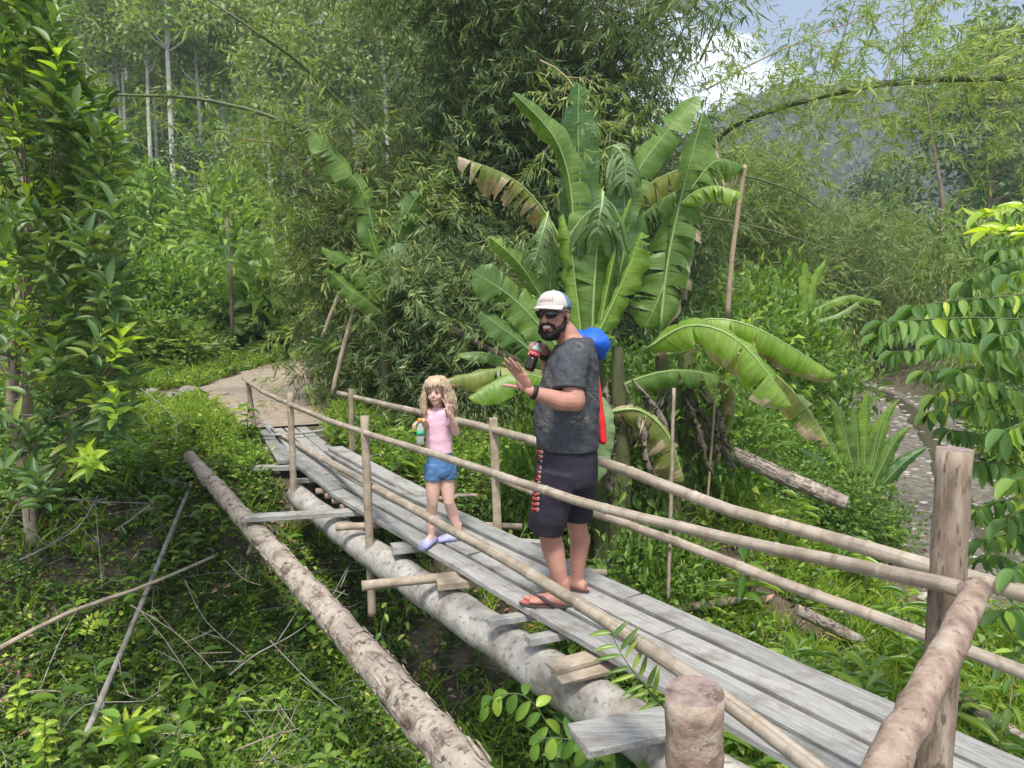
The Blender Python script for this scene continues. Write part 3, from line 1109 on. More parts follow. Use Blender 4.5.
# handrails
rp = [at_line(x, y, LPOST) for x, y in ((243, 378), (262, 391), (290, 404), (330, 421), (365, 433), (440, 456), (540, 489), (640, 517))]
rp[0].z += 0
rp += [at_y(x, y, Y) for x, y, Y in ((760, 545, 2.72), (860, 566, 2.32), (930, 582, 2.06), (963, 590, 1.965))]
mb = MB(); pole(mb, rp, .0235, .0230, 14, .16, node=.46, capmat=1)
o = bpart('handrail', mb, [ML['bamboo_rail'], ML['cut_wood']]); o['label'] = 'left handrail that ends at the tall post'
lp = [at_z(272, 429, .055), at_z(322, 459, .08)]
for x, y in ((372, 486), (440, 524), (500, 556), (560, 592), (640, 643), (700, 683), (760, 727), (815, 769)):
    t = (x - 275) / 540; lp.append(at_y(x, y, 1 / (.105 + t * .385)))
lp.append(lp[-1] + (lp[-1] - lp[-2]) * 2.2)
mb = MB(); pole(mb, lp, .025, .029, 14, .10, node=.42)
o = bpart('handrail', mb, ML['bamboo_rail']); o['label'] = 'low bamboo rail sloping up from the far deck'
rp = [at_line(x, y, RPOST) for x, y in ((338, 393), (400, 408), (494, 430), (596, 460), (724, 508), (860, 546), (940, 569), (1024, 593), (1150, 628))]
mb = MB(); pole(mb, rp, .026, .036, 16, .12, node=.5, capmat=1)
o = bpart('handrail', mb, [ML['bamboo_rail'], ML['cut_wood']]); o['label'] = 'upper right handrail, thicker towards the near end'
rp = [at_line(x, y, RPOST) for x, y in ((497, 477), (530, 491), (589, 511), (680, 543), (780, 582), (900, 626), (1024, 673), (1150, 720))]
mb = MB(); pole(mb, rp, .025, .030, 14, .12, node=.45)
o = bpart('handrail', mb, [ML['bamboo_rail'], ML['cut_wood']]); o['label'] = 'lower right handrail'

# ------------------------------------------------------------------ fallen logs and loose poles
def flakes(mb, PP, r0, r1, n):
    """loose curled plates of bark lifting off a log"""
    rr = random.Random(99)
    for _ in range(n):
        i = rr.randrange(1, len(PP) - 2); t = i / len(PP)
        r = r0 * (1 - t) + r1 * t
        d = (PP[i + 1] - PP[i]).normalized(); s = d.cross(Vector((0, 0, 1))).normalized(); u = s.cross(d)
        a = rr.uniform(-.3, PI + .3); w = rr.uniform(.10, .40); L_ = rr.uniform(.03, .16)
        rows = []
        for q in (0, .5, 1):
            row = []
            for k in range(4):
                b = a + w * (k / 3 - .5) * (1 - .3 * abs(q - .5))
                lift = r * (1.015 + (.07 if k in (0, 3) else .02) * rr.uniform(.3, 1.4) + (.06 if q != .5 else 0) * rr.uniform(0, 1))
                row.append(len(mb.v)); mb.v.append(tuple(PP[i] + d * (L_ * (q - .5)) + (s * math.cos(b) + u * math.sin(b)) * lift))
            rows.append(row)
        for x, y in zip(rows, rows[1:]):
            for k in range(3): mb.face((x[k], x[k + 1], y[k + 1], y[k]), 0, smooth=False)


def logthing(name, pts, r0, r1, mat, label, cat, group=None, seg=18, rough=.06, stubs=(), step=.12):
    root_pt = Vector(pts[0])
    mb = MB(); PP = pole(mb, pts, r0, r1, seg, rough, capmat=1, step=step)
    if mat == 'bark_log': flakes(mb, PP, r0, r1, 170)
    for (p, q, r) in stubs:
        pole(mb, [p, (Vector(p) + Vector(q)) / 2, q], r, r * .6, 8, .2, capmat=1, step=.05)
    me = mb.mesh(name)
    me.transform(Matrix.Translation(-root_pt))
    o = link(name, me, None, [ML[mat], ML['cut_wood']])
    o.location = root_pt
    return tag(o, label, cat, group)


La = at_y(190, 457, 8.0); Lb = at_y(466, 770, 3.45)
Lm = at_line(335, 645, [(La.x, La.y), (Lb.x, Lb.y)])
stub0 = at_y(251, 572, 5.6)
logthing('fallen_log', [La, La.lerp(Lb, .33) + Vector((-.02, 0, .02)), La.lerp(Lb, .66) + Vector((.02, 0, -.015)), Lb, La.lerp(Lb, 1.2)], .066, .118, 'bark_log',
         'long pale fallen log with flaking bark slanting down left of the bridge', 'log', seg=22, rough=.07,
         stubs=[(La.lerp(Lb, .42), La.lerp(Lb, .42) + Vector((-.08, -.03, -.16)), .03)], step=.1)
Ra = at_y(648, 420, 7.9); Rb = at_y(846, 503, 6.9)
logthing('fallen_log', [Ra, Ra.lerp(Rb, .4) + Vector((0, 0, .02)), Ra.lerp(Rb, .7), Rb], .08, .07, 'bark_log', 'weathered log lying among weeds right of the banana plants', 'log')
logthing('fallen_log', [at_ground(796, 612, .34), at_ground(822, 624, .28), at_ground(860, 642, .14)], .05, .055, 'bark_log', 'short broken log end showing above the grass beside the deck', 'log')
logthing('fallen_log', [at_ground(660, 612, .26), at_ground(700, 606, .26), at_ground(740, 602, .22)], .04, .035, 'trunk_brown', 'short brown log behind the right edge of the deck', 'log')
logthing('broken_board', [at_ground(960, 700, .25), at_ground(1030, 745, .22)], .05, .05, 'bark_log', 'grey broken timber at the lower right beside the deck', 'timber', seg=6)
logthing('leaning_pole', [at_y(191, 484, 7.4), at_y(191, 484, 7.4).lerp(at_y(86, 735, 4.95), .5) + Vector((.01, 0, .01)), at_y(86, 735, 4.95)], .017, .023, 'stick_grey',
         'straight grey pole leaning down the bank left of the fallen log', 'pole', step=.2, stubs=[(at_y(103, 700, 5.3), at_y(104, 745, 5.0), .014)])
logthing('fallen_branch', [at_y(0, 648, 5.4), at_y(70, 612, 5.8), at_y(140, 588, 6.0), at_y(215, 556, 6.3)], .02, .011, 'stick',
         'long brown branch crossing under the grey leaning pole', 'branch', step=.25)
GW = 'bare dead branches on the left bank'
k_ = 0
for pts, r, lab in [
    ([(130, 605, 5.9), (175, 632, 5.7), (215, 672, 5.4)], .010, 'thin bare branch running down right from the grey pole'),
    ([(140, 610, 5.8), (165, 640, 5.6), (195, 685, 5.3)], .008, 'thin forked branch just left of another near the grey pole'),
    ([(185, 580, 6.0), (205, 620, 5.7), (245, 655, 5.4)], .009, 'thin curved branch halfway between pole and fallen log'),
    ([(118, 655, 5.5), (125, 690, 5.3), (138, 700, 5.2)], .009, 'crooked grey twig beside the foot of the grey pole'),
    ([(230, 675, 5.3), (255, 655, 5.4), (300, 630, 5.6), (345, 590, 5.9)], .014, 'bare branch passing beneath the fallen log'),
    ([(340, 588, 6.0), (352, 560, 6.2), (330, 600, 5.9)], .010, 'bent stick below the bridge post'),
    ([(0, 700, 5.2), (45, 690, 5.2), (95, 700, 5.0)], .008, 'thin twig at the lower left edge'),
    ([(40, 690, 5.1), (60, 640, 5.4), (80, 605, 5.7)], .008, 'upright leaning twig at lower left'),
    ([(20, 560, 6.1), (75, 530, 6.3), (98, 495, 6.6)], .013, 'brown branch leaning out beside the slim left trunk'),
    ([(0, 530, 6.2), (20, 500, 6.3), (24, 490, 6.3)], .009, 'short grey twig left of the slim trunk'),
    ([(48, 497, 6.7), (100, 502, 6.6), (152, 503, 6.6)], .010, 'level bare branch above the leaning pole'),
    ([(150, 505, 6.7), (130, 520, 6.5), (115, 530, 6.4)], .016, 'broken pale branch end left of the leaning pole'),
    ([(225, 560, 6.4), (245, 580, 6.2), (262, 585, 6.1)], .009, 'small dry branch touching the fallen log'),
    ([(270, 640, 5.6), (300, 672, 5.3), (330, 700, 5.1), (350, 715, 5.0)], .008, 'thin bare vine trailing under the log'),
    ([(140, 388, 9.6), (175, 420, 8.8), (172, 455, 8.2)], .009, 'grey twig hanging from the stones on the bank'),
    ([(118, 380, 9.6), (150, 430, 8.6), (158, 460, 8.1)], .009, 'longer grey twig hanging down the bank left of the stones'),
    ([(95, 502, 6.8), (100, 560, 6.2), (102, 590, 6.0)], .007, 'straight upright twig in the left undergrowth'),
    ([(60, 735, 4.9), (85, 705, 5.0), (150, 700, 4.9), (160, 680, 5.0)], .008, 'bent twig at the lower left corner'),
    ([(235, 750, 4.7), (275, 735, 4.7), (300, 728, 4.7)], .011, 'dry stick low at the foot of the fallen log'),
    ([(255, 768, 4.6), (285, 730, 4.7), (297, 705, 4.8)], .010, 'pale dry stem beneath the fallen log'),
]:
    P_ = [at_y(*q) for q in pts]
    sp_ = spline(P_, 4)
    st_ = []
    for q in range(3):
        i = rng.randrange(2, len(sp_) - 1)
        e = sp_[i] + Vector((rng.uniform(-.3, .3), rng.uniform(-.2, .1), rng.uniform(-.05, .28)))
        st_.append((sp_[i], e, r * .35))
    logthing('dead_branch', P_, r * .55, r * .25, 'stick_grey' if k_ % 3 else 'stick', lab, 'branch', GW, seg=6, rough=.5, stubs=st_, step=.12)
    k_ += 1
# ------------------------------------------------------------------ ground cover (uncountable)
def sample_ground(n, x0, x1, y0, y1, dens, r):
    """random ground points seen by the camera, thinned by dens(x,y) in 0..1; drawn evenly in the picture rather than in plan"""
    out_x, out_y = [], []
    tot = 0
    while tot < n:
        y = np.exp(r.uniform(math.log(y0), math.log(y1), n))
        u = r.uniform(-.74, .74, n)
        x = u * y
        ok = (x > x0) & (x < x1) & (r.uniform(size=n) < dens(x, y))
        out_x.append(x[ok]); out_y.append(y[ok]); tot += ok.sum()
    return np.concatenate(out_x)[:n], np.concatenate(out_y)[:n]


LEa = np.array(LE); REa = np.array(RE)


def under_deck(x, y):
    mid = (LEa + REa) / 2
    return (dseg(x, y, mid) < .42) & (H(x, y) > -.62)


def clear(x, y):
    """where plants grow (no path, gravel, deck)"""
    dp = dseg(x, y, PATH)
    wp = np.interp(y, PATH[:, 1], PATH_W) * 1.0
    m = (dp > wp) & ~under_deck(x, y) & (np.hypot((x + 5.75) / 1.0, (y - 12.9) / 1.0) > 1)
    ds = dseg(x, y, STREAM[5:])
    m &= ~((ds < .75 + .035 * y + .25 * fbm(x, y, 2.2, 44)) & (y > 7.5))
    m &= ~((dseg(x, y, LOGL) < .22) & (y > 7.9))
    m &= ~(dseg(x, y, np.array([(Ra.x - .05, Ra.y - .25), (Rb.x - .1, Rb.y - .25)])) < .14)
    bare = fbm(x, y, 1.6, 21)
    return m & ~((bare > 1.3) & (y < 9))


LOGL = np.array([(La.x, La.y), (Lm.x, Lm.y), (Lb.x, Lb.y)])


def cover_dens(x, y):
    m = clear(x, y).astype(float)
    # bare earth below the bridge
    m *= np.where((np.hypot((x + .45) / .6, (y - 6.4) / .9) < 1), .15, 1)
    m *= np.where(x < -2.3, np.where(y < 7.2, np.where(x < -3.4, .6, .9), 1), 1)
    return m


def proto_weed(r, nl, L, W, h, templ, up=.5, mat=0):
    f = Fol()
    P = np.column_stack([r.normal(size=nl) * .03, r.normal(size=nl) * .03, r.uniform(.1, 1, nl) * h])
    D = rdirs(r, nl, up); D[:, 2] = np.abs(D[:, 2]) * .7
    f.stamp(templ, P, D, rdirs(r, nl, 1.8), L * r.uniform(.6, 1.2, nl), W * r.uniform(.7, 1.2, nl), mat)
    return f.arrays()


def scatter_cover(name, n, proto_args, x0, x1, y0, y1, dens, seed, mats, smin=.7, smax=1.4, lift=0.0, nproto=3, zf=None):
    r = np.random.RandomState(seed)
    f = Fol()
    for k in range(nproto):
        A = proto_weed(r, *proto_args)
        x, y = sample_ground(n // nproto, x0, x1, y0, y1, dens, r)
        z = H(x, y) + lift
        sc = r.uniform(smin, smax, len(x)) * np.interp(y, [3, 10, 30, 60], [.9, 1.1, 2.2, 4])
        pos = np.column_stack([x, y, z])
        mi = None
        f.stamp_mesh(A[0], A[1], A[2], A[3], pos, r.uniform(0, 6.28, len(x)), sc, r.normal(size=(len(x), 2)) * .3)
    o = link(name, f.mesh(name), None, mats)
    return o


T4, TF = T_diamond(), T_fold()
o = scatter_cover('creeping_undergrowth', 30000, (12, .046, .028, .12, TF, .35), -9, 12, 3.0, 26, lambda x, y: cover_dens(x, y) * np.where(fbm(x, y, .8, 31) > -.45, 1, .5), 41, [ML['cover']])
tag(o, 'low bright green leafy creepers carpeting the banks and gully', 'undergrowth', kind='stuff')
o = scatter_cover('dark_undergrowth', 13000, (9, .075, .04, .10, TF, .2), -9, 12, 3.0, 26, lambda x, y: cover_dens(x, y), 42, [ML['cover_dark']])  # larger, darker leaf mixed at random over the same ground
tag(o, 'darker small leaved undergrowth between the creepers', 'undergrowth', kind='stuff')


hill_d = lambda x, y: ((fbm(x, y, .12, 61) > -.6) & (y - .35 * x > 26)).astype(float)
o = scatter_cover('hillside_undergrowth', 30000, (16, .17, .10, .30, T4, .3), -160, 60, 26, 190, hill_d, 47, [ML['bush']], .8, 1.8)
tag(o, 'mixed green undergrowth covering the wooded hillside', 'undergrowth', kind='stuff')


def grass_d(x, y):
    return clear(x, y) * np.where((x > 1.2) & (y < 9), .8, np.where((y > 9) & (x < -2), .8, np.where(y > 8, .35, .06)))


def proto_grass(r, n, L, W):
    f = Fol()
    P = np.column_stack([r.normal(size=n) * .04, r.normal(size=n) * .04, np.zeros(n)])
    D = rdirs(r, n, 0); D[:, 2] = np.abs(D[:, 2]) + .9
    f.stamp(T_leaf(4, lambda t: (1 - t) ** .6, .1, .55), P, unit(D), rdirs(r, n, 0), L * r.uniform(.5, 1.2, n), W, 0)
    return f.arrays()


r_ = np.random.RandomState(77)
f = Fol()
for k in range(3):
    A = proto_grass(r_, 12, .26, .014)
    x, y = sample_ground(3000, -9, 12, 2.2, 22, grass_d, r_)
    f.stamp_mesh(A[0], A[1], A[2], A[3], np.column_stack([x, y, H(x, y)]), r_.uniform(0, 6.28, len(x)), r_.uniform(.5, 1.25, len(x)) * np.interp(y, [3, 9, 22], [1, 1.0, 1.4]))
o = link('grass', f.mesh('grass'), None, [ML['grass']])
tag(o, 'tufts of green grass beside the deck and along the path', 'grass', kind='stuff')

# litter: dead leaves and fine dry stems lying in the gully and under the banana plants
f = Fol()
x, y = sample_ground(5000, -6, 6, 3, 12, lambda x, y: (~under_deck(x, y)).astype(float) * .9, r_)
D = rdirs(r_, len(x), 0, .15)
f.stamp(TF, np.column_stack([x, y, H(x, y) + .02 + np.abs(r_.normal(size=len(x))) * .03]), D, rdirs(r_, len(x), 1.5), r_.uniform(.04, .12, len(x)), r_.uniform(.015, .05, len(x)))
o = link('leaf_litter', f.mesh('leaf_litter'), None, [ML['deadleaf']])
tag(o, 'brown dead leaves littering the gully floor', 'leaf litter', kind='stuff')
mb = MB()
for i in range(420):
    if i < 280:
        x = rng.uniform(-5.2, -.3); y = rng.uniform(4.4, 7.6)
    else:
        x = rng.uniform(.3, 2.6); y = rng.uniform(5.2, 8.5)
    if under_deck(np.array([x]), np.array([y]))[0]: continue
    a = rng.uniform(0, 6.28); L_ = rng.uniform(.15, .8)
    z0 = Hf(x, y) + rng.uniform(.02, .16)
    p0 = Vector((x, y, z0)); p2 = p0 + Vector((math.cos(a) * L_, math.sin(a) * L_, rng.uniform(-.1, .22) * L_ * 2))
    p1 = (p0 + p2) / 2 + Vector((rng.uniform(-.06, .06), rng.uniform(-.06, .06), rng.uniform(0, .08)))
    p3 = p2 + Vector((rng.uniform(-.12, .12), rng.uniform(-.12, .12), rng.uniform(-.05, .05)))
    mb.tube(spline([p0, p1, p2, p3], 3), [.0032 * (1 - .06 * q) for q in range(10)], 4, caps=False)
o = mb.build('dry_twigs', ML['stick_grey'])
tag(o, 'tangle of fine grey dry twigs over the left bank and below the banana plants', 'twigs', kind='stuff')
# pebbles in the stream
mb = MB()
for i in range(900):
    t = rng.random(); k = rng.randrange(5, 10)
    a, b_ = STREAM[k], STREAM[k + 1]
    q = a + (b_ - a) * t
    d = (b_ - a) / np.linalg.norm(b_ - a)
    w = rng.uniform(-1.4, 1.4)
    x, y = q[0] - d[1] * w, q[1] + d[0] * w
    s = rng.uniform(.02, .07) * (1 + .03 * y)
    mb.ell((x, y, Hf(x, y) + s * .3), (s, s * rng.uniform(.6, 1), s * .5), seg=6, rings=4)
o = mb.build('river_stones', ML['gravel'])
tag(o, 'pale stones scattered over the gravel of the stream bed', 'stones', kind='stuff')


# pale rocks at the end of the path
def rock(name, c, s, seed, label, cat='rock', group=None, mat='rock'):
    r = random.Random(seed)
    bm = bmesh.new()
    bmesh.ops.create_icosphere(bm, subdivisions=3, radius=1)
    offv = Vector((r.uniform(0, 50), r.uniform(0, 50), r.uniform(0, 50)))
    for v in bm.verts:
        n_ = mnoise.noise(v.co * 1.1 + offv) * .35 + mnoise.noise(v.co * 3 + offv) * .10
        v.co *= 1 + n_
        v.co.x *= s[0]; v.co.y *= s[1]; v.co.z *= s[2]
    me = bpy.data.meshes.new(name); bm.to_mesh(me); bm.free()
    for p_ in me.polygons: p_.use_smooth = True
    o = link(name, me, None, [ML[mat]])
    o.location = c; o.rotation_euler = (0, 0, r.uniform(0, 6))
    return tag(o, label, cat, group)


GR = 'pale stones at the start of the path'
for i, (px, py, s, lab) in enumerate([
    (189, 394, .20, 'largest pale stone heaped at the left of the path'), (200, 398, .17, 'rounded pale stone right beside the largest one'),
    (172, 400, .17, 'broad pale stone at the left of the heap'), (152, 393, .13, 'small pale stone half hidden by leaves'),
    (160, 384, .12, 'pale stone behind the heap'), (184, 405, .12, 'low pale stone in front of the heap'),
    (225, 396, .16, 'flat pale slab at the path edge'), (236, 409, .12, 'small flat tan stone nearest the bridge'), (121, 378, .14, 'outlying pale stone under the big leaved tree')]):
    p_ = at_z(px, py, 0.0)
    p_.z = Hf(p_.x, p_.y) + s * .2
    fl_ = .35 if i in (6, 7) else .75
    rock('stone', p_, (s * .95, s * .8, s * .75 * fl_), 50 + i, lab, 'stone', GR)
for px, py, s, lab in ((282, 745, .06, 'small pale stone at the foot of the gully bank'), (460, 640, .05, 'pebble on the bare earth under the bridge')):
    p_ = at_z(px, py, -1.5); p_.z = Hf(p_.x, p_.y) + .02
    rock('stone', p_, (s, s, s * .6), int(px), lab, 'stone')


# ------------------------------------------------------------------ bushes
def bush_mesh(seed, kind, R=1.0, h=1.0, nclus=60, nl=34, L=.11, W=.05, spread=.2, templ=None, droop=.0):
    r = np.random.RandomState(seed)
    f = Fol()
    # lumpy shell + interior
    cl = []
    for i in range(nclus):
        d = rdirs(r, 1, .35)[0]; d[2] = abs(d[2])
        rad = r.uniform(.45, 1.0) ** .6 * (1 + .25 * math.sin(3 * math.atan2(d[1], d[0]) + seed) + .15 * math.sin(7 * math.atan2(d[1], d[0]) + seed * 2))
        cl.append(d * np.array([R * rad, R * rad, h * rad]) + np.array([0, 0, .08 * h]))
    cl = np.array(cl)
    P = np.repeat(cl, nl, 0)
    o_ = r.normal(size=P.shape) * spread * R
    D = unit(o_ + unit(P) * .4 * R * spread + rdirs(r, len(P)) * .12 * R + np.array([0, 0, -droop]))
    P = P + o_
    P[:, 2] = np.abs(P[:, 2])
    f.stamp(templ or TF, P, D, rdirs(r, len(P), 1.4), L * r.uniform(.6, 1.25, len(P)), W * r.uniform(.7, 1.2, len(P)))
    return f.mesh(kind)


def stems_mesh(seed, R, h, n=7, r0=.018):
    r = random.Random(seed)
    mb = MB()
    for i in range(n):
        a = r.uniform(0, 6.28)
        e = Vector((math.cos(a) * R * r.uniform(.2, .8), math.sin(a) * R * r.uniform(.2, .8), h * r.uniform(.5, .95)))
        mb.tube([Vector((math.cos(a) * .03, math.sin(a) * .03, -.1)), e * .5 + Vector((0, 0, h * .12)), e], [r0, r0 * .7, r0 * .3], 5, caps=False)
    return mb.mesh('stem')


BK = []
for s in range(4):   # broad-leaved bushes
    me = bush_mesh(100 + s, 'foliage', 1, 1.0, 70, 30, .15, .075, .20)
    me.materials.append(ML[['bush', 'bush_bright', 'bush', 'cover_dark'][s]])
    st = stems_mesh(s, 1, .9); st.materials.append(ML['trunk_brown'])
    BK.append((me, st))
for s in range(2):   # feathery bushes
    me = bush_mesh(130 + s, 'foliage', 1, 1.0, 100, 36, .13, .022, .2, T4, .5)
    me.materials.append(ML['bamboo' if s else 'bamboo_yel'])
    st = stems_mesh(20 + s, 1, .9); st.materials.append(ML['bamboo_tan'])
    BK.append((me, st))
me = bush_mesh(140, 'foliage', 1, 1.0, 44, 20, .30, .12, .2, T_leaf(5, None, .15, .3)); me.materials.append(ML['bush_bright'])
st = stems_mesh(31, 1, .9); st.materials.append(ML['trunk_brown']); BK.append((me, st))


def put_bush(kind, loc, R, hs=1.0, rz=None):
    t = empty('bush', loc, rng.uniform(0, 6.28) if rz is None else rz)
    t.scale = (R, R, R * hs)
    a = bpy.data.objects.new('foliage', BK[kind][0]); C.objects.link(a); a.parent = t
    b_ = bpy.data.objects.new('stem', BK[kind][1]); C.objects.link(b_); b_.parent = t
    return t


def bush_zone(n, pxr, yr, Rr, kinds, phrase, group, hs=(.8, 1.3), zoff=0.0, avoid=True, minsep=.5):
    objs = []; tries = 0
    while len(objs) < n and tries < n * 60:
        tries += 1
        Y = math.exp(rng.uniform(math.log(yr[0]), math.log(yr[1])))
        px = rng.uniform(*pxr)
        x = (px - 512) / F_PX * Y
        R = rng.uniform(*Rr)
        if avoid:
            if dseg(np.array([x]), np.array([Y]), PATH)[0] < 1.9 + R * .8 and Y < 20.5: continue
            if dseg(np.array([x]), np.array([Y]), STREAM[5:])[0] < 1.5 + R * .5: continue
        if any((o_.location - Vector((x, Y, o_.location[2]))).length < minsep * (R + o_.scale[0]) for o_ in objs): continue
        objs.append(put_bush(rng.choice(kinds), (x, Y, Hf(x, Y) + zoff), R, rng.uniform(*hs)))
    label_row(objs, phrase, 'bush', group)
    return objs


bush_zone(20, (60, 330), (20.5, 27), (1.0, 1.8), [0, 1, 2, 3, 6], 'bushes right behind the bend of the path', 'bushes behind the path')
bush_zone(13, (-20, 200), (15.5, 20), (.7, 1.1), [0, 1, 2, 6], 'green bushes on the bank left of the dirt path', 'bushes left of the path', hs=(.6, 1.0))
bush_zone(26, (-40, 420), (28, 40), (1.6, 2.4), [0, 1, 2, 3], 'bushes at the foot of the hill', 'bushes at the foot of the hill', hs=(.5, .8))
bush_zone(24, (-40, 440), (43, 62), (1.8, 3.0), [0, 1, 2, 0], 'bushes growing higher up the wooded hillside', 'bushes on the hillside', hs=(.4, .65))
bush_zone(20, (690, 1060), (15, 24), (1.1, 2.0), [4, 5, 4, 0], 'feathery bushes beyond the banana plants', 'bushes beyond the banana plants', hs=(.8, 1.4))
bush_zone(22, (680, 1080), (26, 44), (2.2, 3.8), [4, 4, 5, 0], 'yellowish bushes across the valley', 'bushes across the valley', hs=(.8, 1.4))
bush_zone(12, (690, 1060), (46, 80), (4, 6), [5, 0, 4], 'large hazy bushes in front of the far mountain', 'bushes before the mountain', hs=(.8, 1.3))
bush_zone(12, (330, 700), (9.6, 13), (.6, 1.0), [5, 3, 5, 2], 'dark bushes crowding the foot of the bamboo clump', 'bushes under the bamboo', hs=(.8, 1.3))
bush_zone(10, (700, 870), (8.2, 13), (.45, .8), [0, 2, 3], 'small bushes between log and stream', 'bushes by the stream', hs=(.6, 1.0))
bush_zone(9, (950, 1060), (9, 16), (.7, 1.1), [0, 1, 3], 'bushes on the far right bank of the stream', 'bushes on the right bank', hs=(.8, 1.2))
bush_zone(10, (-60, 95), (7.2, 10), (.45, .8), [0, 3, 2], 'low bushes beneath the big leaved tree at left', 'bushes under the left tree', hs=(.6, .9))


# small leafy weeds (countable ones near the deck and banks)
def weed_mesh(seed, L=.15, W=.035, n=13, h=.42, mat='seedling', templ=None):
    r = np.random.RandomState(seed)
    f = Fol()
    z = np.linspace(.25, 1, n) * h
    az = np.arange(n) * 2.4 + r.uniform(0, 6)
    lean = r.normal(size=2) * .25
    P = np.column_stack([z * lean[0], z * lean[1], z])
    D = np.column_stack([np.cos(az), np.sin(az), r.uniform(.1, .8, n)])
    f.stamp(templ or T_leaf(5, lambda t: math.sin(PI * t) ** .8, .15, .35), P, D, np.tile([0, 0, 1.], (n, 1)) + rdirs(r, n) * .2, L * r.uniform(.7, 1.2, n), W * r.uniform(.8, 1.2, n), 0, True)
    me = f.mesh('foliage'); me.materials.append(ML[mat])
    mb = MB(); mb.tube([(0, 0, -.03), (lean[0] * h * .5, lean[1] * h * .5, h * .5), (lean[0] * h, lean[1] * h, h)], [.005, .004, .002], 5, caps=False)
    st = mb.mesh('stem'); st.materials.append(ML['bamboo_tan'])
    return me, st


WK = [weed_mesh(1), weed_mesh(2, .20, .032, 15, .5), weed_mesh(3, .12, .05, 16, .35, 'cover'), weed_mesh(4, .10, .045, 18, .30, 'bush_bright'), weed_mesh(5, .24, .05, 12, .35, 'seedling'),
      weed_mesh(6, .17, .07, 12, .5, 'bush')]


def put_weed(k, loc, s):
    t = empty('weed_plant', loc, rng.uniform(0, 6.28)); t.scale = (s, s, s)
    a = bpy.data.objects.new('foliage', WK[k][0]); C.objects.link(a); a.parent = t
    b_ = bpy.data.objects.new('stem', WK[k][1]); C.objects.link(b_); b_.parent = t
    return t


def weed_zone(n, pxr, yr, kinds, sr, phrase, group, box=None, ok=None):
    objs = []; tries = 0
    while len(objs) < n and tries < n * 80:
        tries += 1
        Y = rng.uniform(*yr); x = (rng.uniform(*pxr) - 512) / F_PX * Y
        if not bool(clear(np.array([x]), np.array([Y]))[0]): continue
        if ok and not ok(x, Y): continue
        if any((o_.location - Vector((x, Y, o_.location[2]))).length < .16 for o_ in objs): continue
        objs.append(put_weed(rng.choice(kinds), (x, Y, Hf(x, Y)), rng.uniform(*sr)))
    label_row(objs, phrase, 'plant', group)
    return objs


# right-hand side of the deck: tall growth whose tops reach deck height
right_of = lambda x, y: dseg(np.array([x]), np.array([y]), REa)[0] > .12 and (x - np.interp(-y, -REa[:, 1], REa[:, 0])) > 0
weed_zone(44, (640, 900), (3.9, 5.2), [0, 1, 2, 3], (.9, 1.5), 'weeds against the right deck edge', 'weeds against the deck', ok=right_of)
weed_zone(34, (700, 1060), (5.0, 6.6), [0, 1, 2, 3], (.9, 1.5), 'weeds behind the lower handrail', 'weeds behind the handrail', ok=right_of)
weed_zone(30, (880, 1080), (3.0, 4.8), [0, 1, 2, 3], (.9, 1.5), 'weeds growing behind the tall near post', 'weeds behind the post', ok=right_of)
weed_zone(22, (640, 960), (6.6, 9.5), [0, 2, 4, 5], (1.1, 1.8), 'small plants around the right log', 'plants around the log', ok=right_of)
weed_zone(30, (0, 330), (4.6, 6.5), [3, 2, 3, 5], (.8, 1.4), 'bright small plants on the lower left bank', 'plants on the left bank')
weed_zone(30, (60, 420), (6.5, 9.3), [2, 3, 2], (.9, 1.5), 'small plants on the bank below the path end', 'plants below the path', ok=lambda x, y: True)
weed_zone(20, (360, 640), (5.5, 8.6), [2, 3, 5], (.7, 1.3), 'small plants in the gully around the bridge', 'plants around the bridge')
weed_zone(14, (20, 130), (10.5, 14), [0, 3, 5], (1.1, 1.8), 'plants on the bank beside the pale stones', 'plants beside the stones')


# ------------------------------------------------------------------ hill trees
def forest_tree(seed, h, R, kind='tree', trunk='trunk_white', base=.45, nclus=46, nl=60, L=.42, W=.22, sp=.85):
    r = np.random.RandomState(seed); rr = random.Random(seed)
    mb = MB()
    lean = (rr.uniform(-.4, .4), rr.uniform(-.4, .4))
    tp = [Vector((lean[0] * t * t + .12 * math.sin(t * 4 + seed), lean[1] * t * t, h * t * .96)) for t in [i / 9 for i in range(10)]]
    tp[0].z = -.4
    mb.tube(tp, [.125 * (1 - t * .6) * h / 12 for t in [i / 9 for i in range(10)]], 8, caps=False)
    cl = []
    for i in range(nclus):
        t = rr.uniform(base, 1.0)
        a = rr.uniform(0, 6.28)
        rad = R * math.sin(PI * min(1, (t - base) / (1 - base) * .8 + .2)) * rr.uniform(.25, 1.0)
        c0 = tp[0].lerp(tp[-1], t - .06 if t > .06 else 0)
        c = Vector((lean[0] * t * t + math.cos(a) * rad, lean[1] * t * t + math.sin(a) * rad, h * t + rr.uniform(-.3, .3)))
        cl.append(c)
        if i % 2 == 0:
            mb.tube([Vector((lean[0] * t * t, lean[1] * t * t, h * (t - .07))), (c0 + c) / 2 + Vector((0, 0, .1)), c], [.045 * h / 12, .03 * h / 12, .012], 5, caps=False)
    cl = np.array(cl)
    P = np.repeat(cl, nl, 0) + r.normal(size=(nclus * nl, 3)) * np.array([sp, sp, sp * .55]) * R * .28
    f = Fol()
    D = rdirs(r, len(P), -.2)
    f.stamp(T4, P, D, rdirs(r, len(P), 1.2), L * r.uniform(.6, 1.2, len(P)), W * r.uniform(.7, 1.2, len(P)))
    cm = f.mesh('crown'); cm.materials.append(ML[kind])
    tm = mb.mesh('trunk'); tm.materials.append(ML[trunk])
    return tm, cm


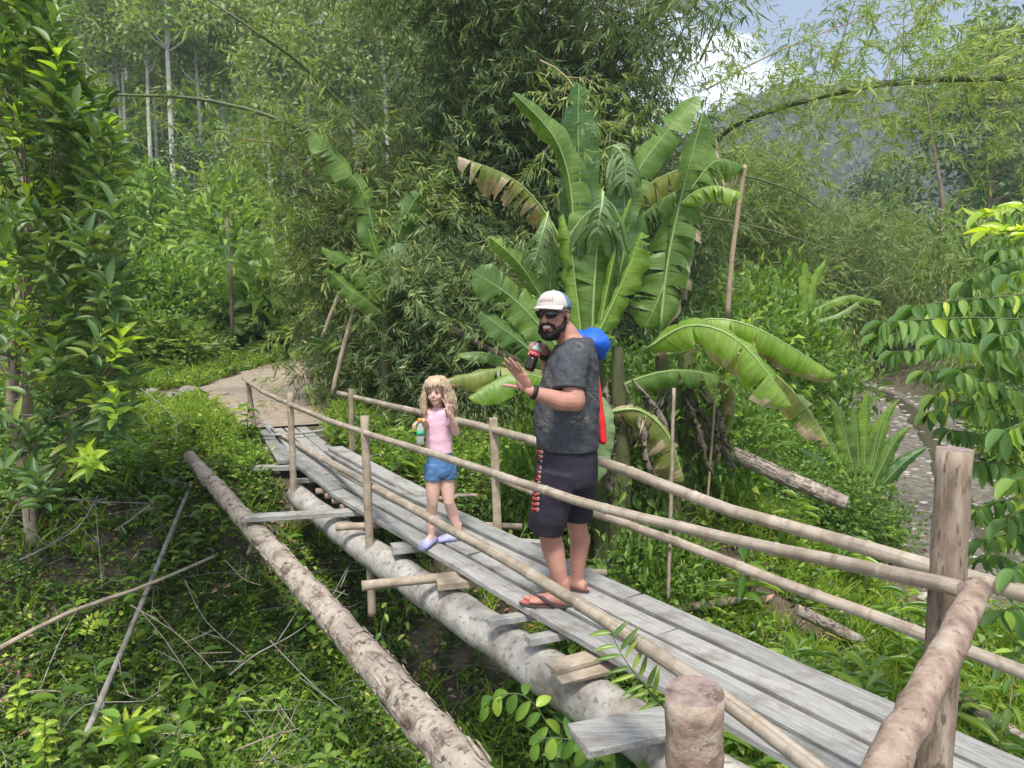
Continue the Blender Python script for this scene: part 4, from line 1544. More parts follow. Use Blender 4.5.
TK = [forest_tree(1, 15, 3.0, base=.58), forest_tree(2, 17, 2.6, base=.66), forest_tree(3, 12, 3.4, 'tree_dark', base=.35), forest_tree(4, 18, 2.4, 'tree', base=.68, nclus=34),
      forest_tree(5, 9, 3.2, 'bush', 'trunk_brown', base=.25, nclus=60), forest_tree(6, 14, 3.2, 'tree_dark', 'trunk_brown', base=.4)]


def put_tree(k, loc, s, name='forest_tree', hs=1.0):
    t = empty(name, loc, rng.uniform(0, 6.28)); t.scale = (s, s, s * hs)
    a = bpy.data.objects.new('trunk', TK[k][0]); C.objects.link(a); a.parent = t
    b_ = bpy.data.objects.new('crown', TK[k][1]); C.objects.link(b_); b_.parent = t
    return t


def tree_zone(n, pxr, yr, sr, kinds, phrase, group, minsep=2.2, hs=(.9, 1.2), fix=()):
    objs = []
    for (px, Y, k, s) in fix:
        x = (px - 512) / F_PX * Y
        objs.append(put_tree(k, (x, Y, Hf(x, Y)), s))
    tries = 0
    while len(objs) < n and tries < n * 50:
        tries += 1
        Y = rng.uniform(*yr); x = (rng.uniform(*pxr) - 512) / F_PX * Y
        if any((o_.location - Vector((x, Y, o_.location[2]))).length < minsep for o_ in objs): continue
        objs.append(put_tree(rng.choice(kinds), (x, Y, Hf(x, Y)), rng.uniform(*sr), hs=rng.uniform(*hs)))
    label_row(objs, phrase, 'tree', group)
    return objs


tree_zone(22, (70, 420), (44, 54), (.75, 1.0), [0, 1, 3, 3], 'slender front trees on the left hillside', 'front trees on the hillside', 2.4,
          fix=[(180, 42, 3, .95), (212, 46, 3, .8), (250, 47, 1, .85), (135, 48, 1, .8), (315, 46, 3, .85), (300, 50, 1, .9), (232, 49, 3, .9), (160, 46, 1, .9), (275, 45, 0, .8)])
tree_zone(24, (20, 450), (58, 78), (.9, 1.3), [0, 1, 2, 5, 3], 'middle rank of hillside trees', 'middle trees on the hillside', 3)
tree_zone(26, (0, 480), (85, 125), (1.2, 1.7), [2, 5, 0, 1], 'top rank of hillside trees', 'upper trees on the hillside', 4)
tree_zone(9, (60, 330), (27, 36), (.42, .62), [4, 4, 2], 'low round trees behind the path bushes', 'low trees behind the path', 2)
tree_zone(12, (700, 1060), (60, 90), (.7, 1.0), [4, 0, 2, 5], 'hazy trees beyond the arching bamboo in the valley', 'valley trees', 4)
tree_zone(6, (930, 1080), (38, 50), (.85, 1.1), [2, 5], 'dark trees at the right edge below the arching bamboo', 'dark trees at the right edge', 3)
# a bare leaning sapling seen against the mountain
mb = MB(); b0 = at_y(943, 200, 30); mb.tube([Vector((b0.x, 30, Hf(b0.x, 30))), b0, at_y(932, 140, 30), at_y(926, 100, 30)], [.12, .09, .07, .03], 7)
me = mb.mesh('trunk')
t_ = empty('thin_tree', (b0.x, 30, Hf(b0.x, 30)), 0, 'thin dark leaning sapling standing alone before the hazy mountain', 'tree')
o = wlink('trunk', me, t_, [ML['trunk_brown']])
f = Fol(); r_ = np.random.RandomState(5)
P = np.array([tuple(at_y(928 + r_.normal() * 10, 100 + r_.normal() * 16, 30)) for _ in range(500)]); P[:, 1] += r_.normal(size=500) * .5
f.stamp(T4, P, rdirs(r_, 500, -.2), rdirs(r_, 500, 1), .28, .09)
wlink('crown', f.mesh('crown'), t_, [ML['bamboo']])


# palms on the right behind the bamboo
def palm(loc, h, s, label):
    t = empty('palm_tree', loc, rng.uniform(0, 6), label, 'palm tree', 'palms in the valley')
    mb = MB(); mb.tube([(0, 0, -.3), (.05, 0, h * .5), (.15, 0, h)], [.16 * s, .13 * s, .12 * s], 9)
    mb.build('trunk', ML['trunk_brown'], t)
    for i in range(17):
        a = i * 2.4; el = .9 - .075 * i
        f = Fol(); n = 34
        pts = []
        p = Vector((.15, 0, h)); d = Vector((math.cos(a) * math.cos(el), math.sin(a) * math.cos(el), math.sin(el)))
        L_ = 2.6 * s
        for k in range(n):
            pts.append(p.copy()); p = p + d * (L_ / n); d = (d + Vector((0, 0, -.055))).normalized()
        P = np.array([tuple(q) for q in pts])
        T = np.gradient(P, axis=0)
        side = unit(np.cross(T, [0, 0, 1.]))
        for sg in (-1, 1):
            D = side * sg + unit(T) * .5 + np.array([0, 0, -.45])
            f.stamp(T4, P[3:], D[3:], np.tile([0, 0, 1.], (n - 3, 1)) + T[3:], (.62 * s * np.sin(np.linspace(.35, 2.9, n)))[3:], .07 * s)
        o = link('frond', f.mesh('frond'), t, [ML['palm']])
    return t


palm((at_y(800, 200, 30).x, 30, Hf(at_y(800, 200, 30).x, 30)), 5.6, 1.0, 'taller feathery palm right of the bamboo clump top')
palm((at_y(835, 200, 33).x, 33, Hf(at_y(835, 200, 33).x, 33)), 5.0, .95, 'shorter palm to the right of the taller palm')
palm((at_y(776, 200, 36).x, 36, Hf(at_y(776, 200, 36).x, 36)), 7.0, .95, 'leftmost palm half hidden by the bamboo')


# ------------------------------------------------------------------ bamboo
def spray_proto(r, n=11, L=.17, W=.02):
    """a drooping tassel of narrow leaves on a hidden twig"""
    f = Fol()
    t = np.linspace(0, 1, n)
    P = np.column_stack([t * .22, r.normal(size=n) * .01, -t * t * .12])
    D = np.column_stack([r.uniform(.2, 1.0, n), r.uniform(-.9, .9, n), r.uniform(-1.3, .1, n)])
    f.stamp(T4, P, D, rdirs(r, n, .8), L * r.uniform(.6, 1.15, n), W * r.uniform(.8, 1.3, n))
    return f.arrays()


def bamboo_foliage(name, pts, r, scale=1.0, per=1, mat='bamboo', spread=.25):
    f = Fol()
    pts = np.asarray(pts)
    for k in range(4):
        A = spray_proto(r)
        sel = pts[k::4]
        P = np.repeat(sel, per, 0); P = P + r.normal(size=P.shape) * spread
        f.stamp_mesh(A[0], A[1], A[2], A[3], P, r.uniform(0, 6.28, len(P)), scale * r.uniform(.7, 1.4, len(P)), r.normal(size=(len(P), 2)) * .2)
    me = f.mesh(name); me.materials.append(ML[mat])
    return me


def bamboo_clump(cx, cy, R, h, nculm, nspray, label, mats=('bamboo_dark', 'bamboo'), seed=1, lean=None, scale=1.0, group=None, low=.03, hollow=.35):
    t = empty('bamboo_clump', (cx, cy, Hf(cx, cy)), 0, label, 'bamboo', group)
    r = np.random.RandomState(seed); rr = random.Random(seed)
    lines = []
    for i in range(nculm):
        a = rr.uniform(0, 6.28); rb = rr.uniform(0, R * .28)
        b0 = Vector((math.cos(a) * rb, math.sin(a) * rb, -.2))
        out_ = R * rr.uniform(.35, 1.15)
        hh = h * rr.uniform(.75, 1.1)
        pts = []
        for k in range(11):
            s_ = k / 10
            pts.append(Vector((b0.x + math.cos(a) * out_ * s_ ** 2.2, b0.y + math.sin(a) * out_ * s_ ** 2.2, hh * (1 - (1 - s_) ** 1.5 * 1.0) - .25 * out_ * s_ ** 4)))
        lines.append(pts)
        mb = MB(); mb.tube(pts, [.045 * (1 - .8 * k / 10) for k in range(11)], 6, caps=False)
        mb.build('culm', ML['bamboo_green' if i % 3 else 'bamboo_tan'], t)
    # sprays sit in lumps around the culms
    allp = []
    for i in range(nspray // 26):
        ln_ = rr.choice(lines); k = rr.uniform(low, 1) * 10; kk = min(int(k), 9)
        c = ln_[kk].lerp(ln_[kk + 1], k - kk)
        a = rr.uniform(0, 6.28); rad = R * rr.uniform(.1, .5)
        c = c + Vector((math.cos(a) * rad, math.sin(a) * rad, rr.uniform(-.5, .4)))
        c.z = max(c.z, .25)
        q = r.normal(size=(26, 3)) * np.array([.42, .42, .28]) * scale
        # the tassels hang away from the clump
        allp.append(np.array(c) + q)
    allp = np.concatenate(allp)
    allp[:, 2] = np.abs(allp[:, 2])
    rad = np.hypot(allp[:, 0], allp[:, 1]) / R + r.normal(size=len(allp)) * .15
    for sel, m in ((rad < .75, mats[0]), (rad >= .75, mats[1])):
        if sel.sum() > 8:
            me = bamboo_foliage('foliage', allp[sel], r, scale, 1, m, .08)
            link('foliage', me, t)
    return t


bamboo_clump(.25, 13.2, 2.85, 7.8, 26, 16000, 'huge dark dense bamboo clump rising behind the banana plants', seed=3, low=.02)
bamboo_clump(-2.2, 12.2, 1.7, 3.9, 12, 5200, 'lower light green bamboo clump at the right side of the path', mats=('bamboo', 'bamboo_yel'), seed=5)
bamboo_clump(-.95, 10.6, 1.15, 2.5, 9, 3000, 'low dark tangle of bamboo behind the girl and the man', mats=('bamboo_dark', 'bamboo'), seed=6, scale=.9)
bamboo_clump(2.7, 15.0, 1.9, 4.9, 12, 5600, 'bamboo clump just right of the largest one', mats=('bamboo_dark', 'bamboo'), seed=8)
bamboo_clump(-4.0, 19.5, 1.5, 3.5, 10, 2600, 'feathery bamboo clump behind the leaning poles', mats=('bamboo', 'bamboo_yel'), seed=9, scale=1.2)
bamboo_clump(6.6, 24, 3.0, 6.0, 12, 4600, 'yellow green bamboo thicket beyond the stream', mats=('bamboo_yel', 'bamboo_yel'), seed=12, scale=1.5, group='bamboo thickets beyond the stream')
bamboo_clump(11.5, 30, 3.6, 6.4, 12, 4600, 'wide bamboo thicket under the right part of the arching culm', mats=('bamboo', 'bamboo_yel'), seed=13, scale=1.8, group='bamboo thickets beyond the stream')
bamboo_clump(-19.5, 33, 1.8, 6.0, 8, 1500, 'pale feathery bamboo rising over the path bushes at left', mats=('bamboo_yel', 'bamboo_yel'), seed=14, scale=1.7)


def arch(pts, r0, r1, label, sprays=0, mat='bamboo_green', spread=.25, drop=.3, name='bamboo_culm', cat='bamboo culm', t0=.1, scale=1.0, lm='bamboo_yel', seg=9, side=0):
    P = [at_y(*q) for q in pts]
    root = empty(name, P[0], 0, label, cat)
    mb = MB(); S = pole(mb, P, r0, r1, seg, .15, node=.42)
    wlink('culm', mb.mesh('culm'), root, [ML[mat]])
    if sprays:
        r = np.random.RandomState(int(P[0].x * 100) % 1000 + 5)
        Q = []; mb = MB()
        for i in range(sprays):
            k = int(len(S) * (t0 + (1 - t0) * r.uniform())) ; k = min(k, len(S) - 1)
            q = np.array(S[k]); e = q + np.array([r.normal() * spread, r.normal() * spread, r.normal() * spread * .7 - drop * r.uniform(-.6, 1) + side])
            if i % 3 == 0: mb.tube([Vector(q), Vector((q + e) / 2 + np.array([0, 0, .05])), Vector(e)], [.006, .004, .002], 4, caps=False)
            for j in range(5): Q.append(e + r.normal(size=3) * .12)
        wlink('twig', mb.mesh('twig'), root, [ML['bamboo_tan']])
        wlink('foliage', bamboo_foliage('foliage', Q, r, scale, 1, lm, .05), root)
    return root


arch([(700, 170, 11.5), (728, 130, 11), (790, 105, 10), (870, 86, 9.5), (950, 79, 9), (1060, 78, 8.5)], .030, .046, 'thick dark bamboo culm arching across the upper right', 150, spread=.55, drop=-.5, t0=.15, scale=.9)
arch([(325, 140, 11.5), (308, 132, 11), (250, 110, 11), (180, 97, 11), (85, 95, 11)], .035, .016, 'green bamboo culm bowed level across the upper left', 14, spread=.2)
arch([(380, 142, 11), (352, 115, 11), (300, 64, 10.5), (250, 28, 10), (195, -10, 10)], .026, .016, 'dark bamboo culm slanting steeply at the top left', 10, spread=.2)
arch([(640, 205, 8.5), (700, 216, 8.5), (770, 230, 8.3), (835, 252, 8)], .010, .006, 'thin green culm slanting right of the banana leaves')
arch([(690, 170, 9.5), (740, 175, 9.5), (790, 190, 9.5), (825, 212, 9.5)], .016, .008, 'thin dark culm drooping right from the banana top')
arch([(540, 60, 8.2), (565, 75, 8), (585, 110, 7.8), (592, 160, 7.6), (575, 195, 7.4)], .008, .005, 'slender hooked bamboo tip hanging before the banana leaves', 26, mat='bamboo_tan', spread=.2, drop=.25, scale=.75)
arch([(706, 90, 13), (760, 60, 13), (830, 30, 13), (900, 8, 13)], .016, .008, 'slender bare bamboo tip crossing the blue sky', 12, mat='bamboo_tan', spread=.4, scale=.9)
arch([(700, 60, 13), (720, 20, 13), (732, -10, 13)], .020, .012, 'thin dark bamboo tip at the top beside the sky', 10, spread=.35, scale=.9)
arch([(870, 130, 14), (900, 40, 14), (930, 5, 14), (1000, -10, 14)], .02, .008, 'leafy bamboo tip rising against the cloud at top right', 18, mat='bamboo_tan', spread=.6, drop=.3, scale=.8)
arch([(800, 130, 16), (815, 70, 16), (830, 30, 16), (860, 10, 16)], .02, .008, 'leafy bamboo tip standing up over the palms', 18, mat='bamboo_tan', spread=.55, drop=.2, scale=1.0)
arch([(1000, 110, 15), (985, 60, 15), (1000, 10, 15)], .02, .01, 'leafy bamboo tip at the top right corner', 18, mat='bamboo_tan', spread=.6, drop=.2, scale=1.0)

for pts, r0, r1, mat, lab in [
    ([(727, 318, 8.2), (733, 250, 8.2), (745, 165, 8.2)], .030, .022, 'bamboo_tan', 'dry tan bamboo pole standing right of the banana plants'),
    ([(332, 394, 10.2), (344, 345, 10.2), (357, 300, 10.2)], .035, .03, 'stick', 'pale leaning pole at the right side of the path'),
    ([(322, 338, 11), (340, 292, 11)], .035, .03, 'stick', 'short leaning pole behind the pale leaning pole'),
    ([(285, 262, 12), (320, 232, 11.5), (350, 210, 11)], .018, .026, 'stick_grey', 'grey dead bamboo stem slanting over the path'),
    ([(668, 605, 6.2), (671, 500, 6.2), (674, 388, 6.2)], .017, .014, 'stick', 'grey stick upright behind the handrails'),
    ([(684, 300, 7.6), (690, 240, 7.6), (693, 190, 7.6)], .028, .024, 'stick', 'grey old stem among the torn banana leaves'),
    ([(706, 520, 7.2), (712, 440, 7.2), (716, 380, 7.2)], .014, .012, 'bamboo_tan', 'thin tan stick under the drooping banana leaves'),
    ([(440, 322, 9.6), (490, 350, 9.5), (540, 366, 9.4)], .055, .045, 'trunk_dark', 'dark fallen trunk behind the two people'),
]:
    P_ = [at_y(*q) for q in pts]
    if len(P_) == 2: P_ = [P_[0], (P_[0] + P_[1]) / 2, P_[1]]
    logthing('leaning_pole' if r0 < .06 else 'fallen_log', P_, r0, r1, mat, lab, 'pole' if r0 < .06 else 'log', seg=9, rough=.15)

# slim young trees left of the path
for px, Y, top, k, lab in ((232, 18.5, 265, 6, 'slim young tree with broad leaves left of the leaning poles'),):
    x = (px - 512) / F_PX * Y
    z0 = Hf(x, Y)
    t_ = empty('young_tree', (x, Y, z0), 0, lab, 'tree')
    mb = MB(); tp = at_y(px - 3, top - 65, Y).z - z0
    mb.tube([(0, 0, -.1), (.03, 0, tp * .5), (0, 0, tp)], [.05, .04, .02], 7); mb.build('trunk', ML['trunk_brown'], t_)
    r_ = np.random.RandomState(3); n = 420
    P = r_.normal(size=(n, 3)) * np.array([.75, .75, .55]) + np.array([0, 0, tp * .86])
    f = Fol(); f.stamp(T_leaf(5, None, .15, .3), P, unit(P - np.array([0, 0, tp * .7])) + rdirs(r_, n) * .5, rdirs(r_, n, 1.5), .30, .12)
    link('crown', f.mesh('crown'), t_, [ML['bush_bright']])
# ------------------------------------------------------------------ banana plants
def banana_mat(name, c1, c2, c3, trans=.4, vein=.5):
    m, nt, out = new_mat(name)
    uv = N(nt, 'ShaderNodeUVMap'); uv.uv_map = 'UVMap'
    geo = N(nt, 'ShaderNodeNewGeometry')
    tc = N(nt, 'ShaderNodeTexCoord')
    no = N(nt, 'ShaderNodeTexNoise', Scale=3.5, Detail=6, Roughness=.6)
    nt.links.new(tc.outputs['Object'], no.inputs['Vector'])
    add = N(nt, 'ShaderNodeMath', operation='MULTIPLY_ADD'); add.inputs[1].default_value = .22; 
    nt.links.new(geo.outputs['Random Per Island'], add.inputs[0]); nt.links.new(no.outputs['Fac'], add.inputs[2])
    col = ramp(nt, add.outputs['Value'], [(.42, c1), (.6, c2), (.85, c3)])
    mp = N(nt, 'ShaderNodeMapping'); mp.inputs['Scale'].default_value = (1.2, 46, 1)
    nt.links.new(uv.outputs['UV'], mp.inputs['Vector'])
    vn = N(nt, 'ShaderNodeTexNoise', Scale=1.0, Detail=3, Roughness=.5)
    nt.links.new(mp.outputs['Vector'], vn.inputs['Vector'])
    vr = N(nt, 'ShaderNodeMapRange'); vr.inputs['From Min'].default_value = .35; vr.inputs['From Max'].default_value = .65; vr.inputs['To Min'].default_value = .80; vr.inputs['To Max'].default_value = 1.15
    nt.links.new(vn.outputs['Fac'], vr.inputs['Value'])
    hs = N(nt, 'ShaderNodeHueSaturation'); nt.links.new(vr.outputs['Result'], hs.inputs['Value']); nt.links.new(col, hs.inputs['Color'])
    bmp = N(nt, 'ShaderNodeBump', Strength=vein, Distance=.01); nt.links.new(vn.outputs['Fac'], bmp.inputs['Height'])
    p = N(nt, 'ShaderNodeBsdfPrincipled', Roughness=.38); p.inputs['Specular IOR Level'].default_value = .45
    nt.links.new(hs.outputs['Color'], p.inputs['Base Color']); nt.links.new(bmp.outputs['Normal'], p.inputs['Normal'])
    tr = N(nt, 'ShaderNodeBsdfTranslucent')
    nt.links.new(mixc(nt, hs.outputs['Color'], (2.0, 1.9, .6), 1.0, 'MULTIPLY'), tr.inputs['Color'])
    mx = N(nt, 'ShaderNodeMixShader', Fac=trans)
    nt.links.new(p.outputs['BSDF'], mx.inputs[1]); nt.links.new(tr.outputs['BSDF'], mx.inputs[2]); nt.links.new(mx.outputs['Shader'], out.inputs['Surface'])
    return m


BM = {
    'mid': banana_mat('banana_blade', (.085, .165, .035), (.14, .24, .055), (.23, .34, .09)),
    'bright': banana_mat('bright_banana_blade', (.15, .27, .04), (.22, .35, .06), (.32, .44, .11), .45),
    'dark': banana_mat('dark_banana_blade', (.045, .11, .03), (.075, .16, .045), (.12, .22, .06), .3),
    'pale': banana_mat('pale_banana_blade', (.14, .22, .10), (.22, .32, .15), (.32, .42, .22), .3),
    'yellow': banana_mat('yellowing_banana_blade', (.16, .21, .05), (.26, .30, .08), (.38, .36, .13), .35),
    'brown': banana_mat('withered_banana_edge', (.26, .19, .11), (.44, .35, .23), (.60, .52, .38), .2, 1.0),
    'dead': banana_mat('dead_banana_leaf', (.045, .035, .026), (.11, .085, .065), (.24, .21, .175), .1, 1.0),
    'rib': plain('banana_midrib', (.26, .36, .12), .45, .4),
    'stemg': noise_mat('banana_stem', [(.3, (.06, .05, .03)), (.5, (.10, .115, .045)), (.75, (.15, .11, .07))], 3, 6, .6, .4, 14, stretch=(3, 3, .6), dist=.01),
}


def blade(pts, width, mat='mid', hint=(0, -1, .35), fold=.35, tears=4, edge=0.0, seed=0, n=30, flat=(1, 1), prof=None, wav=.02, hang=0.0, tip=.75):
    """one banana blade along a mid-rib curve; fold = how far each half drops from the plane facing `hint`; tears split the halves; hang bends loose strips down"""
    r = random.Random(seed)
    S = resample(spline([Vector(p) for p in pts], 10), .02)
    ln = sum((b - a).length for a, b in zip(S, S[1:]))
    S = [S[min(int(round(i / n * (len(S) - 1))), len(S) - 1)] for i in range(n + 1)]
    prof = prof or (lambda t: min(1, (t / .16)) ** .6 * min(1, ((1 - t) / (1 - tip)) if t > tip else 1) ** .55)
    hint = Vector(hint).normalized()
    mb = MB()
    for sg, wf in ((-1, flat[0]), (1, flat[1])):
        cuts = sorted(r.sample(range(3, n - 1), min(tears, n - 6))) if tears else []
        bounds = [0] + cuts + [n]
        for bi, (c0, c1) in enumerate(zip(bounds, bounds[1:])):
            df = r.uniform(-.25, .35) * (1 if tears else 0)
            gap = r.uniform(.15, .5) if tears else 0
            rows = []
            for i in range(c0, c1 + 1):
                t = i / n
                T = (S[min(i + 1, n)] - S[max(i - 1, 0)]).normalized()
                nn = (hint - T * hint.dot(T)).normalized()
                sd = T.cross(nn) * sg
                w = width * .5 * wf * prof(t)
                # outer edge swept towards the tip; gap at tear
                pull = 0
                if tears and i == c0 and c0 > 0: pull = gap * .03
                if tears and i == c1 and c1 < n: pull = -gap * .03
                row = []
                m_ = 5
                ang = fold + df + wav * 4 * math.sin(i * 1.3 + sg + seed)
                for k in range(m_ + 1):
                    q = k / m_
                    a = ang * (.5 + q * .9)
                    rag = 1 + (r.uniform(-.10, .03) if k == m_ else 0)
                    p = S[i] + sd * (w * q * math.cos(a) * rag) - nn * (w * q * math.sin(a)) + T * (w * q * .22 + pull * q * 3) + Vector((0, 0, -hang * w * q * q * (1 + df)))
                    row.append(len(mb.v)); mb.v.append(tuple(p))
                rows.append((row, t))
            for (r0, t0), (r1, t1) in zip(rows, rows[1:]):
                for k in range(m_):
                    e_ = edge * (1 + .7 * math.sin(t0 * 23 + sg) + (.9 if t0 > .86 else 0)) + (r.uniform(-.12, .12) if edge else 0)
                    mi = 1 if edge and (k + 1) / m_ > 1 - e_ else 0
                    uv = [(k / m_, t0 * ln), ((k + 1) / m_, t0 * ln), ((k + 1) / m_, t1 * ln), (k / m_, t1 * ln)]
                    f_ = (r0[k], r0[k + 1], r1[k + 1], r1[k])
                    mb.face(f_ if sg > 0 else tuple(reversed(f_)), mi, uv if sg > 0 else list(reversed(uv)))
    rib = MB()
    rib.tube([S[i] + Vector((0, 0, -.002)) for i in range(0, n + 1, 2)], [.013 * (1 - .85 * i / n) * min(1.4, max(.6, width / .4)) for i in range(0, n + 1, 2)], 6)
    return mb, rib


def banana_plant(base, name_label, Y, leaves, stem_top, r0=.12, cat='banana plant', group=None, stems=1, dead=0, seed=0, name='banana_plant'):
    b = Vector(base)
    t = empty(name, b, 0, name_label, cat, group)
    mb = MB()
    r = random.Random(seed)
    for s in range(stems):
        d = Vector((r.uniform(-.22, .22), r.uniform(-.2, .2), 0)) if s else Vector()
        st = Vector(stem_top) + d * 1.5
        mb.tube([b + d + Vector((0, 0, -.1)), (b + d).lerp(st, .5) + Vector((.02, 0, 0)), st], [r0, r0 * .85, r0 * .45], 14, caps=False)
    wlink('stem', mb.mesh('stem'), t, [BM['stemg']])
    for i, lf in enumerate(leaves):
        (pts, w, mat), kw = lf[:3], (lf[3] if len(lf) > 3 else {})
        P = [at_y(q[0], q[1], Y + (q[2] if len(q) > 2 else 0)) for q in pts]
        kw = dict(kw); pet = kw.pop('pet', True); lab = kw.pop('lab', None)
        bm_, rib = blade(P, w / F_PX * Y, seed=seed * 31 + i, **{k: v for k, v in kw.items()})
        o = wlink('leaf', bm_.mesh('leaf'), t, [BM[mat], BM['brown']])
        if lab: o['label'] = lab
        if pet:
            a = Vector(stem_top) - Vector((0, 0, .15)); c = P[0]
            rib.tube([a, (a + c) / 2 + Vector((0, 0, -.03)), c + (P[1] - c) * .06], [.022, .018, .012], 7)
        wlink('midrib', rib.mesh('midrib'), o, [BM['rib']])
    return t


def dead_skirt(t, cx, z0, z1, rad, n, seed, Yc):
    """withered leaves hanging against a banana stem"""
    r = random.Random(seed)
    for i in range(n):
        a = r.uniform(-PI, 0.3); rr_ = rad * r.uniform(.5, 1.2)
        top = Vector((cx + math.cos(a) * rr_ * .5, Yc + math.sin(a) * rr_ * .5, z1 * r.uniform(.75, 1) + z0 * 0))
        L_ = (top.z - z0) * r.uniform(.6, 1.0)
        pts = [top, top + Vector((math.cos(a) * rr_ * .5, math.sin(a) * rr_ * .5, -L_ * .3)), top + Vector((math.cos(a) * rr_ * .7 + r.uniform(-.08, .08), math.sin(a) * rr_ * .7, -L_ * .7)), top + Vector((math.cos(a) * rr_ * .8 + r.uniform(-.15, .15), math.sin(a) * rr_ * .8, -L_))]
        bm_, rib = blade(pts, r.uniform(.05, .15), hint=(math.cos(a), math.sin(a), .1), fold=r.uniform(.5, 1.2), tears=r.randrange(4, 9), seed=seed * 7 + i, wav=.12, n=22)
        o = wlink('dead_leaf', bm_.mesh('dead_leaf'), t, [BM['dead'], BM['brown']])


YB = 6.9
gb = at_y(607, 470, YB)
main = banana_plant((gb.x, YB, Hf(gb.x, YB)), 'large banana plant fanning upright green leaves behind the man', YB, [
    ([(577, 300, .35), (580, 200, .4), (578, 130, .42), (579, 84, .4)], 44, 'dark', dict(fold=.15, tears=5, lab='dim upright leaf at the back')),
    ([(572, 290, .1), (572, 200, .1), (556, 140, .05), (513, 92, 0)], 46, 'mid', dict(fold=.55, tears=3, hint=(-.5, -1, .2), hang=.3, lab='tall leaf curling over at its tip')),
    ([(610, 260, .1), (628, 190, .1), (660, 140, .1), (698, 96, .1)], 36, 'mid', dict(fold=.25, tears=3, tip=.8, hint=(-.3, -1, .6))),
    ([(570, 260, -.1), (545, 212, -.1), (512, 178, -.15), (458, 156, -.2)], 38, 'yellow', dict(fold=1.0, tears=14, edge=.42, hint=(-.35, -.6, 1), hang=.5, lab='yellowing leaf with ragged brown edges')),
    ([(592, 345, -.2), (594, 290, -.22), (597, 250, -.2), (600, 212, -.15)], 60, 'mid', dict(fold=.12, tears=2, tip=.9)),
    ([(596, 350, -.3), (607, 290, -.3), (618, 240, -.3), (631, 198, -.3)], 30, 'bright', dict(fold=1.15, tears=0, tip=.8, lab='young bright leaf still partly rolled')),
    ([(582, 345, -.25), (576, 290, -.25), (571, 250, -.25), (563, 214, -.2)], 34, 'bright', dict(fold=.9, tears=1, tip=.85, hint=(.6, -1, .2))),
    ([(590, 350, -.35), (612, 305, -.38), (628, 270, -.4), (642, 232, -.4)], 42, 'bright', dict(fold=.85, tears=5, tip=.8, hint=(-.5, -1, .3))),
    ([(560, 335, -.1), (540, 295, -.15), (518, 262, -.2), (490, 237, -.25)], 32, 'mid', dict(fold=.5, tears=3, hint=(-.4, -1, .5), tip=.85)),
    ([(560, 350, -.3), (530, 315, -.35), (505, 292, -.4), (474, 272, -.45)], 38, 'mid', dict(fold=.3, tears=3, hint=(-.3, -1, .6), tip=.85)),
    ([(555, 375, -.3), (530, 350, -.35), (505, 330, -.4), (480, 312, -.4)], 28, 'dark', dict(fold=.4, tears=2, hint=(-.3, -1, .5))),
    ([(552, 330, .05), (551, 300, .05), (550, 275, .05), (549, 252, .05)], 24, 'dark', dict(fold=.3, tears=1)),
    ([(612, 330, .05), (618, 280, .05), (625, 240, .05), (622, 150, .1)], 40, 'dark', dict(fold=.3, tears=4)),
    ([(590, 390, -.2), (560, 376, -.3), (510, 368, -.4), (445, 380, -.5)], 34, 'yellow', dict(fold=.55, tears=3, edge=.10, hint=(-.1, -.5, 1), tip=.8)),
    ([(590, 400, -.4), (560, 384, -.5), (515, 374, -.6), (468, 398, -.7)], 40, 'bright', dict(fold=.6, tears=3, hint=(-.1, -.55, 1), tip=.8, lab='broad bright leaf reaching left at chest height')),
    ([(540, 372, .0), (510, 360, .0), (480, 352, .0), (458, 354, .0)], 24, 'mid', dict(fold=.5, tears=1, hint=(-.1, -.6, 1))),
    ([(600, 395, -.5), (604, 425, -.55), (602, 450, -.55), (596, 482, -.55)], 24, 'pale', dict(fold=.3, tears=0, hint=(0, -1, .1))),
    # withered tufts in the crown
    ([(548, 212, -.2), (546, 222, -.3), (542, 236, -.34), (535, 262, -.3)], 46, 'pale', dict(fold=.6, tears=12, hang=.9, hint=(0, -1, .5), pet=False)),
    ([(603, 192, -.3), (602, 205, -.4), (600, 215, -.42), (598, 232, -.4)], 60, 'pale', dict(fold=.5, tears=12, hang=.9, hint=(0, -.8, .7), pet=False)),
    ([(606, 150, .1), (615, 146, .0), (624, 158, -.05), (626, 185, -.05)], 40, 'pale', dict(fold=.5, tears=8, hang=.8, hint=(0, -1, .6), pet=False)),
], at_y(596, 345, YB), .11, seed=1, stems=3)
dead_skirt(main, gb.x, .0, 1.05, .40, 16, 5, YB)

